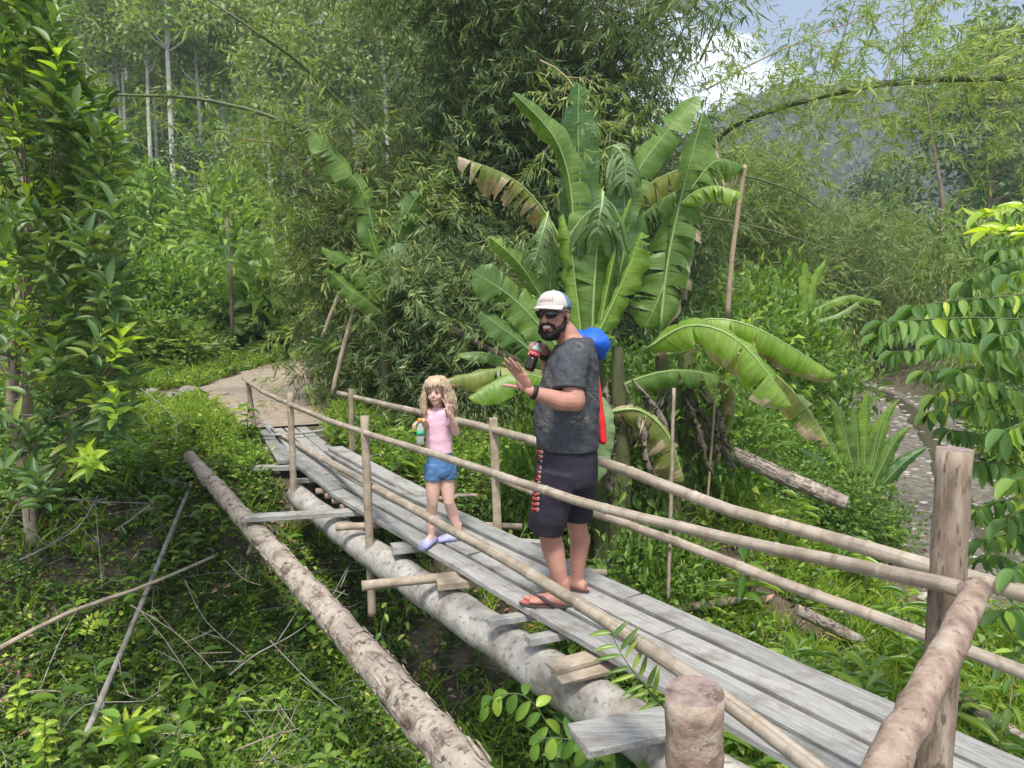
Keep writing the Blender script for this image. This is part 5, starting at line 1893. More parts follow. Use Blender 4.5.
for i, (px, Y, R, lab) in enumerate([(560, 7.4, .55, 'dark climber tangle left of the main banana stems'), (625, 7.3, .6, 'dark climber tangle between the two banana plants'), (700, 7.9, .6, 'dark climber tangle right of the second banana plant'), (612, 6.3, .5, 'low dark creeper in front of the banana stems'), (655, 6.6, .5, 'low creeper beside the upright grey stick')]):
    x = (px - 512) / F_PX * Y
    o = put_bush(3 if i % 2 else 0, (x, Y, Hf(x, Y)), R, 1.9 if i < 3 else 1.3); tag(o, lab, 'climber', 'climbers at the banana plants')
YR = 7.4
gr = at_y(672, 480, YR)
second = banana_plant((gr.x, YR, Hf(gr.x, YR)), 'second banana plant with torn leaves and long drooping blades right of the man', YR, [
    ([(660, 330, -.1), (668, 260, -.1), (684, 185, -.1), (704, 110, -.1)], 52, 'mid', dict(fold=.5, tears=13, edge=.04, hang=.5, hint=(-.4, -1, .3), flat=(.55, 1.0), tip=.85, lab='tall torn leaf with strips hanging to the right')),
    ([(680, 204, -.15), (698, 190, -.2), (718, 186, -.25), (742, 193, -.3)], 30, 'bright', dict(fold=.5, tears=7, hint=(0, -.6, 1), tip=.85, pet=False)),
    ([(690, 190, -.1), (710, 165, -.15), (726, 160, -.2), (745, 168, -.2)], 34, 'mid', dict(fold=.8, tears=9, edge=.08, hint=(0, -.6, 1), pet=False, hang=.5)),
    ([(672, 215, .0), (672, 250, -.05), (662, 290, -.1), (645, 328, -.1)], 50, 'mid', dict(fold=.35, tears=5, hint=(.3, -1, .1), tip=.8, lab='long leaf hanging straight down')),
    ([(690, 220, .05), (693, 245, .0), (690, 265, .0), (684, 288, .0)], 28, 'pale', dict(fold=.7, tears=6, hint=(.3, -1, .1), hang=.3, pet=False)),
    ([(698, 165, .1), (672, 172, .1), (648, 186, .1), (628, 208, .1)], 30, 'yellow', dict(fold=.6, tears=8, hint=(0, -.8, .8), hang=.4, pet=False)),
    ([(700, 185, .15), (680, 190, .1), (655, 205, .1), (625, 232, .1)], 32, 'mid', dict(fold=.4, tears=8, hint=(0, -.8, .8), hang=.3, pet=False)),
    ([(650, 350, -.2), (690, 322, -.3), (750, 325, -.5), (838, 376, -.7)], 46, 'bright', dict(fold=.75, tears=3, edge=.08, hint=(.15, -.7, .9), tip=.8, lab='upper long blade arching down to the right')),
    ([(645, 350, -.4), (690, 325, -.6), (740, 342, -.8), (792, 406, -1.0)], 54, 'bright', dict(fold=.65, tears=4, edge=.08, hint=(.2, -.8, .7), tip=.82, lab='wide nearer blade arching down to the right')),
    ([(700, 345, -.1), (755, 360, -.2), (798, 398, -.35), (830, 446, -.5)], 42, 'yellow', dict(fold=.6, tears=6, edge=.22, hint=(.2, -.9, .5), tip=.78, lab='lowest drooping blade with a withered tip')),
    ([(612, 390, -.6), (645, 376, -.6), (680, 370, -.6), (722, 376, -.6)], 32, 'mid', dict(fold=.5, tears=3, hint=(.0, -.8, .8), tip=.85, pet=False)),
    ([(608, 412, -.8), (640, 410, -.85), (668, 435, -.9), (684, 482, -.95)], 52, 'yellow', dict(fold=.6, tears=5, edge=.42, hint=(.3, -.9, .4), tip=.8, flat=(.3, 1.2), pet=False, lab='low half withered blade bending over')),
    ([(662, 390, .1), (700, 380, .1), (735, 395, .1), (716, 470, .0)], 26, 'yellow', dict(fold=.9, tears=5, edge=.5, hint=(.3, -.9, .4))),
], at_y(660, 340, YR), .12, seed=2, stems=2)
dead_skirt(second, gr.x, .0, .95, .40, 12, 6, YR)

YL = 10.3
gl = at_y(382, 372, YL)
banana_plant((gl.x, YL, Hf(gl.x, YL)), 'smaller banana plant right of the path with one serrated leaf raised high', YL, [
    ([(384, 300, 0), (368, 205, 0), (343, 165, -.1), (312, 131, -.2)], 30, 'mid', dict(fold=.25, tears=12, hint=(.3, -1, .5), tip=.9, flat=(1.1, .55), lab='serrated leaf raised high to the left')),
    ([(384, 305, -.1), (368, 285, -.2), (348, 262, -.3), (322, 247, -.4)], 24, 'mid', dict(fold=.4, tears=2, hint=(-.3, -.8, .8))),
    ([(384, 315, -.2), (365, 300, -.3), (348, 288, -.35), (326, 268, -.4)], 24, 'mid', dict(fold=.4, tears=2, hint=(-.3, -.8, .8))),
    ([(384, 300, -.1), (378, 262, -.2), (372, 240, -.2), (368, 228, -.2)], 14, 'bright', dict(fold=.9, tears=0)),
    ([(388, 290, 0), (386, 262, -.2), (394, 248, -.25), (392, 288, -.3)], 34, 'pale', dict(fold=.5, tears=10, hang=.5, hint=(0, -1, .5))),
    ([(386, 290, .1), (400, 230, .1), (412, 205, .1), (424, 188, .1)], 30, 'mid', dict(fold=.4, tears=6, hint=(.2, -1, .4))),
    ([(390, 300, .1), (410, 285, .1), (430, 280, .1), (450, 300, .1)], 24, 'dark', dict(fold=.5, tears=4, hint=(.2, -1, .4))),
], at_y(385, 305, YL), .09, seed=3)

YF = 17
gf = at_y(806, 330, YF)
banana_plant((gf.x, YF, Hf(gf.x, YF)), 'distant young banana plant among the yellow green thicket', YF, [
    ([(806, 330), (805, 300), (805, 280), (806, 262)], 12, 'bright', dict(fold=.3, tears=0)),
    ([(808, 320), (812, 295), (818, 275), (825, 262)], 10, 'bright', dict(fold=.4, tears=0)),
    ([(806, 318), (830, 302), (855, 296), (882, 302)], 13, 'bright', dict(fold=.5, tears=3, hint=(0, -.6, 1))),
    ([(806, 322), (835, 315), (860, 300), (872, 290)], 11, 'mid', dict(fold=.5, tears=3, hint=(0, -.6, 1))),
], at_y(806, 325, YF), .1, seed=4)

YH = 23
for px, py, sd, lab in ((288, 235, 5, 'far banana plant showing pale leaves on the bushy slope at left'), (228, 245, 6, 'far dark leaved banana plant beside the young tree')):
    gq = at_y(px, py + 60, YH)
    banana_plant((gq.x, YH, Hf(gq.x, YH)), lab, YH, [
        ([(px, py + 30), (px + 10, py + 5), (px + 25, py - 12), (px + 45, py - 25)], 15, 'mid', dict(fold=.4, tears=2, hint=(0, -.7, .8))),
        ([(px, py + 30), (px + 15, py + 20), (px + 35, py + 12), (px + 55, py + 14)], 16, 'pale', dict(fold=.4, tears=3, hint=(0, -.6, 1))),
        ([(px, py + 30), (px - 12, py + 10), (px - 25, py), (px - 45, py - 4)], 15, 'mid', dict(fold=.4, tears=2, hint=(0, -.7, .8))),
        ([(px, py + 30), (px - 3, py), (px - 6, py - 18), (px - 14, py - 36)], 13, 'dark', dict(fold=.4, tears=1)),
    ], at_y(px, py + 30, YH), .12, seed=sd, group='far banana plants')

for px, Y, R in ((838, 9.6, .55), (884, 9.8, .5), (862, 9.2, .45)):
    x = (px - 512) / F_PX * Y
    o = put_bush(0, (x, Y, Hf(x, Y)), R, 1.3); tag(o, {838: 'small bush at the left foot of the ginger like plant', 884: 'small bush at the right foot of the ginger like plant', 862: 'low bush in front of the ginger like plant'}[px], 'bush', 'bushes round the ginger plant')
YP = 9.9
gp = at_y(862, 470, YP)
lv = []
for dx, dy, w in ((-8, -78, 16), (6, -100, 15), (-30, -92, 14), (24, -72, 15), (-50, -58, 13), (44, -50, 14), (-22, -50, 16), (16, -45, 15), (-58, -20, 13), (60, -22, 12), (-38, -35, 14), (34, -88, 12)):
    lv.append(([(862 + dx * .08, 500), (862 + dx * .4, 488 + dy * .35), (862 + dx * .75, 474 + dy * .65), (862 + dx * 1.1, 462 + dy * .72)], w * 1.45, rng.choice(['mid', 'bright', 'mid', 'dark']), dict(fold=.35, tears=0, hint=(0, -1, .5), tip=.55, prof=lambda t: math.sin(PI * t ** .8) ** .8)))
banana_plant((gp.x, YP, Hf(gp.x, YP)), 'leafy ginger like plant with a rosette of broad pointed leaves by the stream', YP, lv, at_y(862, 505, YP), .05, 'ginger plant', seed=7, name='ginger_plant')

# ------------------------------------------------------------------ the big leaved tree at the left
TLANCE = T_leaf(6, lambda t: math.sin(PI * t ** .85) ** .85, .16, .14)
TX, TY = (30 - 512) / F_PX * 6.5, 6.5
tl = empty('broadleaf_tree', (TX, TY, Hf(TX, TY)), 0, 'foreground tree with long dark green leaves filling the left edge', 'tree')
mb = MB()
tr_pts = [at_y(32, 545, 6.5), at_y(24, 470, 6.45), at_y(12, 405, 6.4), at_y(18, 340, 6.3), at_y(30, 240, 6.2), at_y(20, 120, 6.2), at_y(5, -20, 6.2)]
pole(mb, tr_pts, .05, .032, 12, .1, step=.12)
wlink('trunk', mb.mesh('trunk'), tl, [ML['stick']])
mb = MB(); S2 = [at_y(34, 545, 6.6), at_y(30, 450, 6.7), at_y(24, 330, 6.8), at_y(24, 230, 6.7), at_y(60, 60, 6.6)]
pole(mb, S2, .05, .03, 10, .1, step=.12); wlink('trunk', mb.mesh('trunk'), tl, [ML['trunk_brown']])
r_ = np.random.RandomState(8)
whorl = []
# outline of the crown in the photograph: x limit by height
LIM = [(-60, 45), (0, 50), (40, 66), (80, 96), (130, 124), (180, 118), (230, 108), (280, 128), (330, 122), (380, 140), (420, 128), (455, 92), (490, 60)]
ax = [a[0] for a in LIM]; bx = [a[1] for a in LIM]
trunkline = [(p.x, p.y, p.z) for p in tr_pts]
while len(whorl) < 470:
    py = r_.uniform(-70, 485); lim = np.interp(py, ax, bx)
    px = lim - abs(r_.normal()) * 55 if r_.uniform() < .75 else r_.uniform(-120, lim)
    if py > 425 and r_.uniform() < .6: continue
    Y = r_.uniform(4.3, 6.9)
    whorl.append(tuple(at_y(px, py, Y)))
W_ = np.array(whorl)
mb = MB()
f_old, f_new = Fol(), Fol()
Td = np.array(trunkline)
for i, w in enumerate(W_):
    k = int(np.argmin(np.abs(Td[:, 2] + .45 - w[2]) + 0 * Td[:, 0]))
    a = Vector(tuple(Td[k])); b_ = Vector(tuple(w))
    # attach a bit lower on the trunk
    zt = max(b_.z - .45, Td[0, 2] + .3)
    ts = np.interp(zt, Td[:, 2], np.arange(len(Td)))
    a = Vector(tuple(np.array([np.interp(ts, np.arange(len(Td)), Td[:, j]) for j in range(3)])))
    mid = a.lerp(b_, .55) + Vector((0, 0, -.08))
    if i % 5 == 0:
        mb.tube([a, mid, b_], [.009, .005, .003], 5, caps=False)
    else:
        mb.tube([b_ - (b_ - a).normalized() * .5 - Vector((0, 0, .1)), b_ - (b_ - a).normalized() * .2 - Vector((0, 0, .02)), b_], [.006, .005, .003], 5, caps=False)
    d0 = (b_ - mid).normalized() + Vector((0, 0, .35))
    nl = r_.randint(9, 15)
    az = np.arange(nl) * 2.4 + r_.uniform(0, 6)
    tt = np.linspace(0, 1, nl)
    d0 = np.array(d0.normalized())
    s1 = unit(np.cross(d0, [0, 1, .3])); s2 = np.cross(d0, s1)
    d0 = unit(d0 * np.array([.5, .5, .4]) + np.array([0, 0, .75]) + r_.normal(size=3) * .25); s1 = unit(np.cross(d0, [0, 1, .3])); s2 = np.cross(d0, s1)
    D = (np.cos(az)[:, None] * s1 + np.sin(az)[:, None] * s2) * (1.15 - .5 * tt)[:, None] + d0 * (.15 + .8 * tt)[:, None]
    P = w - d0 * (.20 * (1 - tt))[:, None]
    Nn = unit(d0 * .8 + np.array([0, 0, .6]) + 0 * D)
    new = r_.uniform() < .16
    (f_new if new else f_old).stamp(TLANCE, P, D, Nn + rdirs(r_, nl) * .25, r_.uniform(.11, .18, nl) * (.85 if new else 1), .047, 0, True)
wlink('branch', mb.mesh('branch'), tl, [ML['trunk_brown']])
wlink('crown', f_old.mesh('crown'), tl, [ML['lance']])
wlink('crown', f_new.mesh('crown'), tl, [ML['lance_new']])

# ------------------------------------------------------------------ glossy shrub at the right edge
TCOF = T_leaf(8, lambda t: math.sin(PI * t ** .9) ** .7, .18, .22, .012)
rootx = at_y(1085, 600, 3.9)
cf = empty('glossy_shrub', (rootx.x, 3.9, Hf(rootx.x, 3.9)), 0, 'shrub with large glossy veined leaves hanging in rows at the right edge', 'shrub')
f1, f2 = Fol(), Fol(); mb = MB()
r_ = np.random.RandomState(31)
root = Vector((rootx.x, 3.9, Hf(rootx.x, 3.9)))
trunk_top = at_y(1090, 120, 3.9)
mb.tube([root - Vector((0, 0, .1)), root.lerp(trunk_top, .5) + Vector((.04, 0, 0)), trunk_top], [.03, .024, .012], 9)
wlink('stem', mb.mesh('stem'), cf, [ML['trunk_brown']])
mb = MB()
br = [((1060, 300), (985, 298), (915, 306), 3.7, 0), ((1060, 330), (990, 318), (884, 322), 3.6, 0), ((1050, 262), (1005, 262), (965, 282), 3.9, 0), ((1060, 215), (1030, 208), (985, 214), 3.9, 1),
      ((1060, 245), (1030, 232), (990, 232), 3.7, 1), ((1060, 380), (1000, 352), (940, 338), 3.5, 0), ((1060, 410), (1010, 390), (960, 372), 3.4, 0), ((1060, 455), (1020, 420), (975, 405), 3.5, 0),
      ((1060, 360), (1010, 365), (925, 372), 4.2, 0), ((1060, 480), (1010, 465), (965, 462), 3.6, 0), ((1060, 510), (1010, 500), (975, 510), 3.4, 0), ((1060, 560), (1020, 535), (985, 540), 3.6, 0),
      ((1070, 600), (1020, 580), (990, 575), 3.5, 0), ((1080, 290), (1040, 270), (1010, 275), 3.3, 0), ((1080, 350), (1040, 330), (1000, 335), 3.2, 0), ((1080, 430), (1040, 420), (1005, 430), 3.1, 0),
      ((1080, 520), (1040, 505), (1005, 520), 3.2, 0), ((1060, 330), (960, 345), (895, 352), 4.4, 0), ((1060, 400), (980, 400), (930, 412), 4.5, 0), ((1080, 640), (1030, 610), (1000, 612), 3.4, 0),
      ((1070, 480), (1000, 440), (950, 430), 4.4, 0), ((1070, 560), (1005, 520), (960, 500), 4.4, 0), ((1070, 250), (1040, 245), (1000, 250), 4.4, 0), ((1090, 460), (1050, 470), (1015, 480), 3.0, 0), ((1060, 320), (980, 305), (905, 315), 4.1, 0), ((1060, 340), (970, 330), (880, 335), 3.9, 0), ((1080, 690), (1040, 650), (1010, 660), 3.3, 0), ((1070, 620), (1010, 560), (975, 560), 4.2, 0), ((1070, 420), (985, 380), (935, 395), 3.9, 0), ((1080, 580), (1045, 560), (1015, 570), 3.0, 0)]
for a, b_, c, Y, new in br:
    A = at_y(a[0], a[1], Y + .15); B = at_y(b_[0], b_[1], Y); Cc = at_y(c[0], c[1], Y - .1)
    zt = np.clip((A.z - .3 - root.z) / (trunk_top.z - root.z), 0, 1)
    S = resample(spline([root.lerp(trunk_top, float(zt)), A, B, Cc], 8), .032)
    mb.tube(S, [.008 * (1 - .7 * i / len(S)) for i in range(len(S))], 5, caps=False)
    st = 1
    for i in range(8, len(S), st):
        T = (S[min(i + 1, len(S) - 1)] - S[i - 1]).normalized()
        sd = T.cross(Vector((0, 0, 1))).normalized()
        for sg in (-1, 1):
            if r_.uniform() < .12: continue
            d = sd * sg * r_.uniform(.35, 1.0) + T * r_.uniform(.2, .5) + Vector((0, 0, r_.uniform(-1.35, -.5)))
            if new: d = sd * sg * .6 + T * .7 + Vector((0, 0, r_.uniform(-.2, .5)))
            L_ = r_.uniform(.07, .12)
            (f2 if (new or r_.uniform() < .07) else f1).stamp(TCOF, np.array([tuple(S[i])]), np.array([tuple(d)]), np.array([tuple(Vector((0, -.3, 1)) + T * .3 + Vector(tuple(r_.normal(size=3) * .6)))]), L_ * r_.uniform(.8, 1.25), L_ * r_.uniform(.34, .42), 0, True)
    d = (S[-1] - S[-3]).normalized() + Vector((0, 0, -.3))
    (f2 if new else f1).stamp(TCOF, np.array([tuple(S[-1])]), np.array([tuple(d)]), np.array([(0, 0, 1.)]), .13, .055, 0, True)
wlink('branch', mb.mesh('branch'), cf, [ML['bamboo_green']])
wlink('foliage', f1.mesh('foliage'), cf, [ML['coffee']])
wlink('foliage', f2.mesh('foliage'), cf, [ML['coffee_new']])['label'] = 'yellow green young leaves'


# ------------------------------------------------------------------ seedlings and sprigs near the camera
def leafy_sprig(name, label, cat, stem, leaves, mat, r0=.005, templ=None, hang=-.6, L=.12, W=.05, n=10, seed=0, t0=.2, spin=False):
    S = resample(spline([Vector(s) for s in stem], 8), .02)
    root = empty(name, S[0], 0, label, cat)
    mb = MB(); mb.tube(S, [r0 * (1 - .7 * i / len(S)) for i in range(len(S))], 6, caps=False)
    wlink('stem', mb.mesh('stem'), root, [ML['bamboo_green']])
    r = np.random.RandomState(seed); f = Fol()
    for i in range(n):
        k = int((t0 + (1 - t0) * (i + .5) / n) * (len(S) - 1))
        T = np.array((S[min(k + 1, len(S) - 1)] - S[max(k - 1, 0)]).normalized())
        sd = unit(np.cross(T, [0, -1., .3])) * (1 if i % 2 else -1)
        if spin:
            aa = i * 2.4 + seed; sd = np.array([math.cos(aa), math.sin(aa), 0.])
        d = sd * r.uniform(.6, 1) + T * (.5 if not spin else .3) + np.array([0, 0, hang * r.uniform(.5, 1)])
        f.stamp(templ or TCOF, np.array([tuple(S[k])]), d[None], np.array([[0, -.6, .8]]) + r.normal(size=(1, 3)) * .15, L * r.uniform(.75, 1.1), W * r.uniform(.8, 1.1), 0, True)
    wlink('foliage', f.mesh('foliage'), root, [ML[mat]])
    return root


T_BAM = T_leaf(6, lambda t: math.sin(PI * t ** .8) ** .8, .1, .2)
leafy_sprig('bamboo_sprig', 'green bamboo sprig leaning over the deck edge above the loose boards', 'sprig', [at_y(668, 712, 2.75), at_y(640, 680, 2.72), at_y(622, 655, 2.7), at_y(610, 630, 2.7)], None, 'seedling', .004, T_BAM, -.1, .115, .020, 15, 3, .15)
leafy_sprig('hanging_seedling', 'drooping seedling with hanging oval leaves below the big log', 'seedling', [at_y(556, 760, 3.5), at_y(545, 720, 3.5), at_y(520, 694, 3.5), at_y(484, 700, 3.5)], None, 'seedling', .005, None, -1.2, .12, .055, 11, 5, .3)
leafy_sprig('hanging_seedling', 'lower drooping seedling whose leaves hang at the bottom edge of the photo', 'seedling', [at_y(610, 800, 3.2), at_y(590, 750, 3.2), at_y(560, 738, 3.2), at_y(536, 740, 3.2)], None, 'seedling', .005, None, -1.3, .13, .055, 11, 6, .2)
for i, (px, py, Y, lab) in enumerate([(600, 745, 3.3, 'broad dark leaved seedling under the projecting grey board'), (660, 750, 3.1, 'broad dark leaved seedling between the log and the sawn post'), (570, 700, 3.6, 'broad leaved seedling against the underside of the log')]):
    q = at_y(px, py, Y)
    leafy_sprig('seedling', lab, 'seedling', [Vector((q.x + .05, Y + .1, Hf(q.x, Y))), q - Vector((-.03, 0, .3)), q], None, 'coffee', .006, None, -.2, .17, .075, 12, 10 + i, .5, True)
leafy_sprig('seedling', 'round leaved vine hanging beneath the deck between post and log', 'seedling', [at_y(395, 560, 5.6), at_y(388, 600, 5.5), at_y(380, 640, 5.4), at_y(386, 680, 5.4)], None, 'seedling', .004, None, -.5, .07, .035, 12, 21, .1, True)
leafy_sprig('seedling', 'second vine hanging from the bridge with brighter leaves', 'seedling', [at_y(420, 575, 5.2), at_y(410, 610, 5.2), at_y(402, 650, 5.2)], None, 'bush_bright', .004, None, -.5, .065, .032, 11, 22, .1, True)
leafy_sprig('dracaena_plant', 'small spiky dark plant at the path edge beside the leaning pole', 'plant', [at_y(325, 372, 11), at_y(325, 358, 11), at_y(325, 346, 11)], None, 'lance', .01, TLANCE, .5, .38, .07, 14, 23, .5, True)
leafy_sprig('rosette_plant', 'bright plant with long strap leaves at the lower left', 'plant', [at_y(130, 745, 5.0), at_y(130, 735, 5.0), at_y(130, 728, 5.0)], None, 'coffee_new', .006, TLANCE, .3, .26, .045, 12, 24, .2, True)
leafy_sprig('rosette_plant', 'bright yellow green plant at the bottom left corner', 'plant', [at_y(45, 765, 4.7), at_y(45, 740, 4.7), at_y(45, 720, 4.7)], None, 'coffee_new', .006, TCOF, -.2, .10, .04, 18, 25, .1, True)
leafy_sprig('rosette_plant', 'yellow leaved plant near the lower left edge above the corner plant', 'plant', [at_y(16, 725, 4.9), at_y(18, 700, 4.9), at_y(18, 684, 4.9)], None, 'coffee_new', .006, TCOF, -.2, .09, .035, 14, 26, .1, True)
leafy_sprig('dead_fern', 'yellow spray of fading leaves among the twigs at left', 'plant', [at_y(85, 640, 5.6), at_y(92, 620, 5.6), at_y(108, 618, 5.5)], None, 'coffee_new', .005, TF, -.5, .07, .03, 24, 27, .1)
# ------------------------------------------------------------------ people
skin_m = plain('skin_tanned', (.43, .215, .16), .5, .35, .25, 70, .002, .10, sss=.08)
skin_g = plain('skin_child', (.62, .39, .31), .5, .35, .15, 70, .001, .07, sss=.08)
hair_dark = plain('dark_beard', (.022, .018, .016), .8, .2, .9, 190, .006, .3)
hair_blond = plain('blond_hair', (.50, .38, .25), .6, .3, .9, 130, .008, .45)
cap_white = plain('cap_cream', (.50, .455, .425), .85, .15, .3, 160, .001, .05)
cap_blue = plain('cap_blue', (.12, .19, .33), .85, .15, .4, 220, .001, .10)
black_gl = plain('sunglass_black', (.01, .01, .014), .12, .6, 0, var=.02)
teeth = plain('teeth', (.72, .68, .62), .4, .4, 0, var=.03)
lips = plain('lips', (.42, .17, .14), .5, .3, 0, var=.05)
eye_w = plain('eye', (.06, .045, .04), .3, .5, 0)
pink_cloth = plain('pink_cotton', (.74, .47, .57), .9, .1, .5, 35, .004, .08)
denim = plain('blue_denim', (.085, .17, .33), .9, .1, .6, 30, .006, .35)
shoe_l = plain('lilac_shoe', (.42, .42, .66), .55, .3, .1, 40, .002, .12)
strap_b = plain('black_strap', (.02, .02, .022), .6, .3, .1)
sandal_pk = plain('pink_sandal', (.48, .16, .17), .6, .3, .2, 60, .002, .1)
sandal_dk = plain('sandal_strap', (.07, .055, .05), .7, .3, .1)
navy = plain('navy_shorts', (.035, .03, .042), .95, .12, .6, 22, .008, .2)
red_ink = plain('red_print', (.55, .10, .08), .8, .2, 0, var=.05)
white_ink = plain('white_print', (.7, .68, .66), .8, .2, 0, var=.03)
blue_bag = plain('blue_bag', (.008, .10, .55), .55, .4, .5, 12, .02, .1)
red_bag = plain('red_bag', (.72, .03, .035), .7, .3, .4, 14, .015, .1)
cola = plain('dark_cola', (.018, .008, .006), .12, .6, 0, var=.02)
clear_pl = plain('clear_plastic', (.62, .68, .66), .15, .5, .1, 50, .002, .05, trans=.55)
green_lb = plain('green_label', (.03, .38, .20), .5, .4, 0, var=.05)
orange_c = plain('orange_cap', (.75, .30, .04), .5, .4, 0, var=.05)
red_lb = plain('red_label', (.42, .02, .03), .4, .4, 0, var=.03)

# grey T-shirt with pale crackled print
shirt_grey, nt, out = new_mat('grey_marl_shirt')
tc = N(nt, 'ShaderNodeTexCoord')
n1 = N(nt, 'ShaderNodeTexNoise', Scale=60, Detail=4, Roughness=.7); nt.links.new(tc.outputs['Object'], n1.inputs['Vector'])
c1 = ramp(nt, n1.outputs['Fac'], [(.3, (.045, .048, .054)), (.7, (.085, .09, .10))])
mp = N(nt, 'ShaderNodeMapping'); mp.inputs['Scale'].default_value = (.8, .8, 3.2); mp.inputs['Rotation'].default_value = (0, .35, 0)
nt.links.new(tc.outputs['Object'], mp.inputs['Vector'])
n2 = N(nt, 'ShaderNodeTexNoise', Scale=13, Detail=6, Roughness=.6, Distortion=1.4); nt.links.new(mp.outputs['Vector'], n2.inputs['Vector'])
s1 = N(nt, 'ShaderNodeMath', operation='SUBTRACT'); s1.inputs[1].default_value = .5; nt.links.new(n2.outputs['Fac'], s1.inputs[0])
s2 = N(nt, 'ShaderNodeMath', operation='ABSOLUTE'); nt.links.new(s1.outputs[0], s2.inputs[0])
l1 = N(nt, 'ShaderNodeMapRange'); l1.inputs['From Min'].default_value = .013; l1.inputs['From Max'].default_value = .003; nt.links.new(s2.outputs[0], l1.inputs['Value'])
n3 = N(nt, 'ShaderNodeTexNoise', Scale=4.5, Detail=2); nt.links.new(tc.outputs['Object'], n3.inputs['Vector'])
l2 = N(nt, 'ShaderNodeMapRange'); l2.inputs['From Min'].default_value = .54; l2.inputs['From Max'].default_value = .62; l2.inputs['To Max'].default_value = 1.0; nt.links.new(n3.outputs['Fac'], l2.inputs['Value'])
mu = N(nt, 'ShaderNodeMath', operation='MULTIPLY'); nt.links.new(l1.outputs['Result'], mu.inputs[0]); nt.links.new(l2.outputs['Result'], mu.inputs[1])
cc = mixc(nt, c1, (.36, .31, .22), mu.outputs[0])
p = N(nt, 'ShaderNodeBsdfPrincipled', Roughness=.95); p.inputs['Specular IOR Level'].default_value = .1
nt.links.new(cc, p.inputs['Base Color'])
b = N(nt, 'ShaderNodeBump', Strength=.5, Distance=.006)
n4 = N(nt, 'ShaderNodeTexNoise', Scale=14, Detail=5, Distortion=.6); nt.links.new(mp.outputs['Vector'], n4.inputs['Vector'])
nt.links.new(n4.outputs['Fac'], b.inputs['Height']); nt.links.new(b.outputs['Normal'], p.inputs['Normal'])
nt.links.new(p.outputs['BSDF'], out.inputs['Surface'])


def limb(mb, pts, rad, seg=14):
    """closed tapered limb with rounded ends"""
    pts = [Vector(p) for p in pts]
    mb.tube(pts, rad, seg)
    mb.ell(pts[0], (rad[0],) * 3, seg=12, rings=8)
    mb.ell(pts[-1], (rad[-1],) * 3, seg=12, rings=8)


def finger(mb, base, d, nrm, lens, r, curl):
    p = Vector(base); d = Vector(d).normalized(); nrm = Vector(nrm).normalized()
    pts = [p.copy()]
    ax_ = d.cross(nrm).normalized()
    for L_, c in zip(lens, curl):
        d = Matrix.Rotation(c, 3, ax_) @ d
        p = p + d * L_
        pts.append(p.copy())
    limb(mb, pts, [r * 1.05, r, r * .95, r * .8][:len(pts)], 8)
    return pts


def hand(mb, wrist, D, Np, S, size=1.0, curl=(.15, .2, .15), spread=.10, thumb_out=1.0, curls=None, closed=0.0):
    """D towards the fingers, Np out of the palm, S from thumb side to little-finger side"""
    D = Vector(D).normalized(); Np = Vector(Np); Np = (Np - D * Np.dot(D)).normalized(); S = Vector(S); S = (S - D * S.dot(D) - Np * S.dot(Np)).normalized()
    s = size
    M = Matrix((S, Np, D)).transposed()
    w = Vector(wrist)
    mb.ell(w + D * .048 * s, (.042 * s, .016 * s, .054 * s), M=M)
    mb.ell(w + D * .072 * s + S * .012 * s, (.034 * s, .014 * s, .028 * s), M=M)
    mb.ell(w + D * .035 * s - S * .024 * s + Np * .008 * s, (.018 * s, .015 * s, .032 * s), M=M)
    L = [(.044, .027, .021), (.050, .031, .022), (.046, .029, .021), (.036, .022, .018)]
    for i in range(4):
        off_ = (-.031 + .0205 * i) * s
        b_ = w + D * ((.088 if i in (1, 2) else .083 if i == 0 else .076) * s) + S * off_
        dd = D + S * (spread * (i - 1.3))
        c = curls[i] if curls else curl
        finger(mb, b_, dd, Np, [l * s for l in L[i]], (.0088 if i < 3 else .0076) * s, c)
    tb = w + D * .026 * s - S * .030 * s + Np * .008 * s
    finger(mb, tb, D * .75 - S * 1.0 * thumb_out + Np * .25, Np + S * .3, [.038 * s, .032 * s, .024 * s], .0105 * s, (0.0, .18, .12) if not closed else (closed, closed, closed))


def head_frame(c, fwd, up=(0, 0, 1)):
    f_ = Vector(fwd).normalized(); u = Vector(up); l = u.cross(f_).normalized(); u = f_.cross(l).normalized()
    M = Matrix((f_, l, u)).transposed()
    return lambda x, y, z: Vector(c) + M @ Vector((x, y, z)), M


# ------------------------------------------------ the man
MY = 4.22
m0 = at_z(562, 600)
M0 = Vector((m0.x, MY, 0.0))
man = empty('person', M0, 0, 'bearded man in cap and sunglasses waving on the bridge, holding a cola bottle', 'person')
q = lambda px, py, dy=0.0: at_y(px, py, MY + dy)
body = MB()
# torso under the clothes
rows = [(472, 567, .145, .165), (445, 567, .15, .17), (420, 567, .155, .17), (395, 569, .15, .17), (370, 571, .135, .18), (354, 573, .105, .17), (345, 574, .085, .13), (338, 572, .070, .085), (328, 562, .058, .058)]
body.loft([(q(cx, py, .0), (rx, 0, 0), (0, ry, 0)) for py, cx, rx, ry in rows], seg=20)
# legs
LK, LA = q(549, 532, -.07), q(563, 589, -.09)
RK, RA = q(577, 525, .14), q(577, 583, .14)
limb(body, [q(560, 470, -.08), q(553, 505, -.08), LK, q(553, 548, -.05), q(558, 570, -.08), LA], [.09, .085, .062, .066, .05, .037])
limb(body, [q(578, 470, .10), q(578, 500, .12), RK, q(580, 540, .16), q(578, 562, .14), RA], [.09, .08, .058, .062, .048, .036])


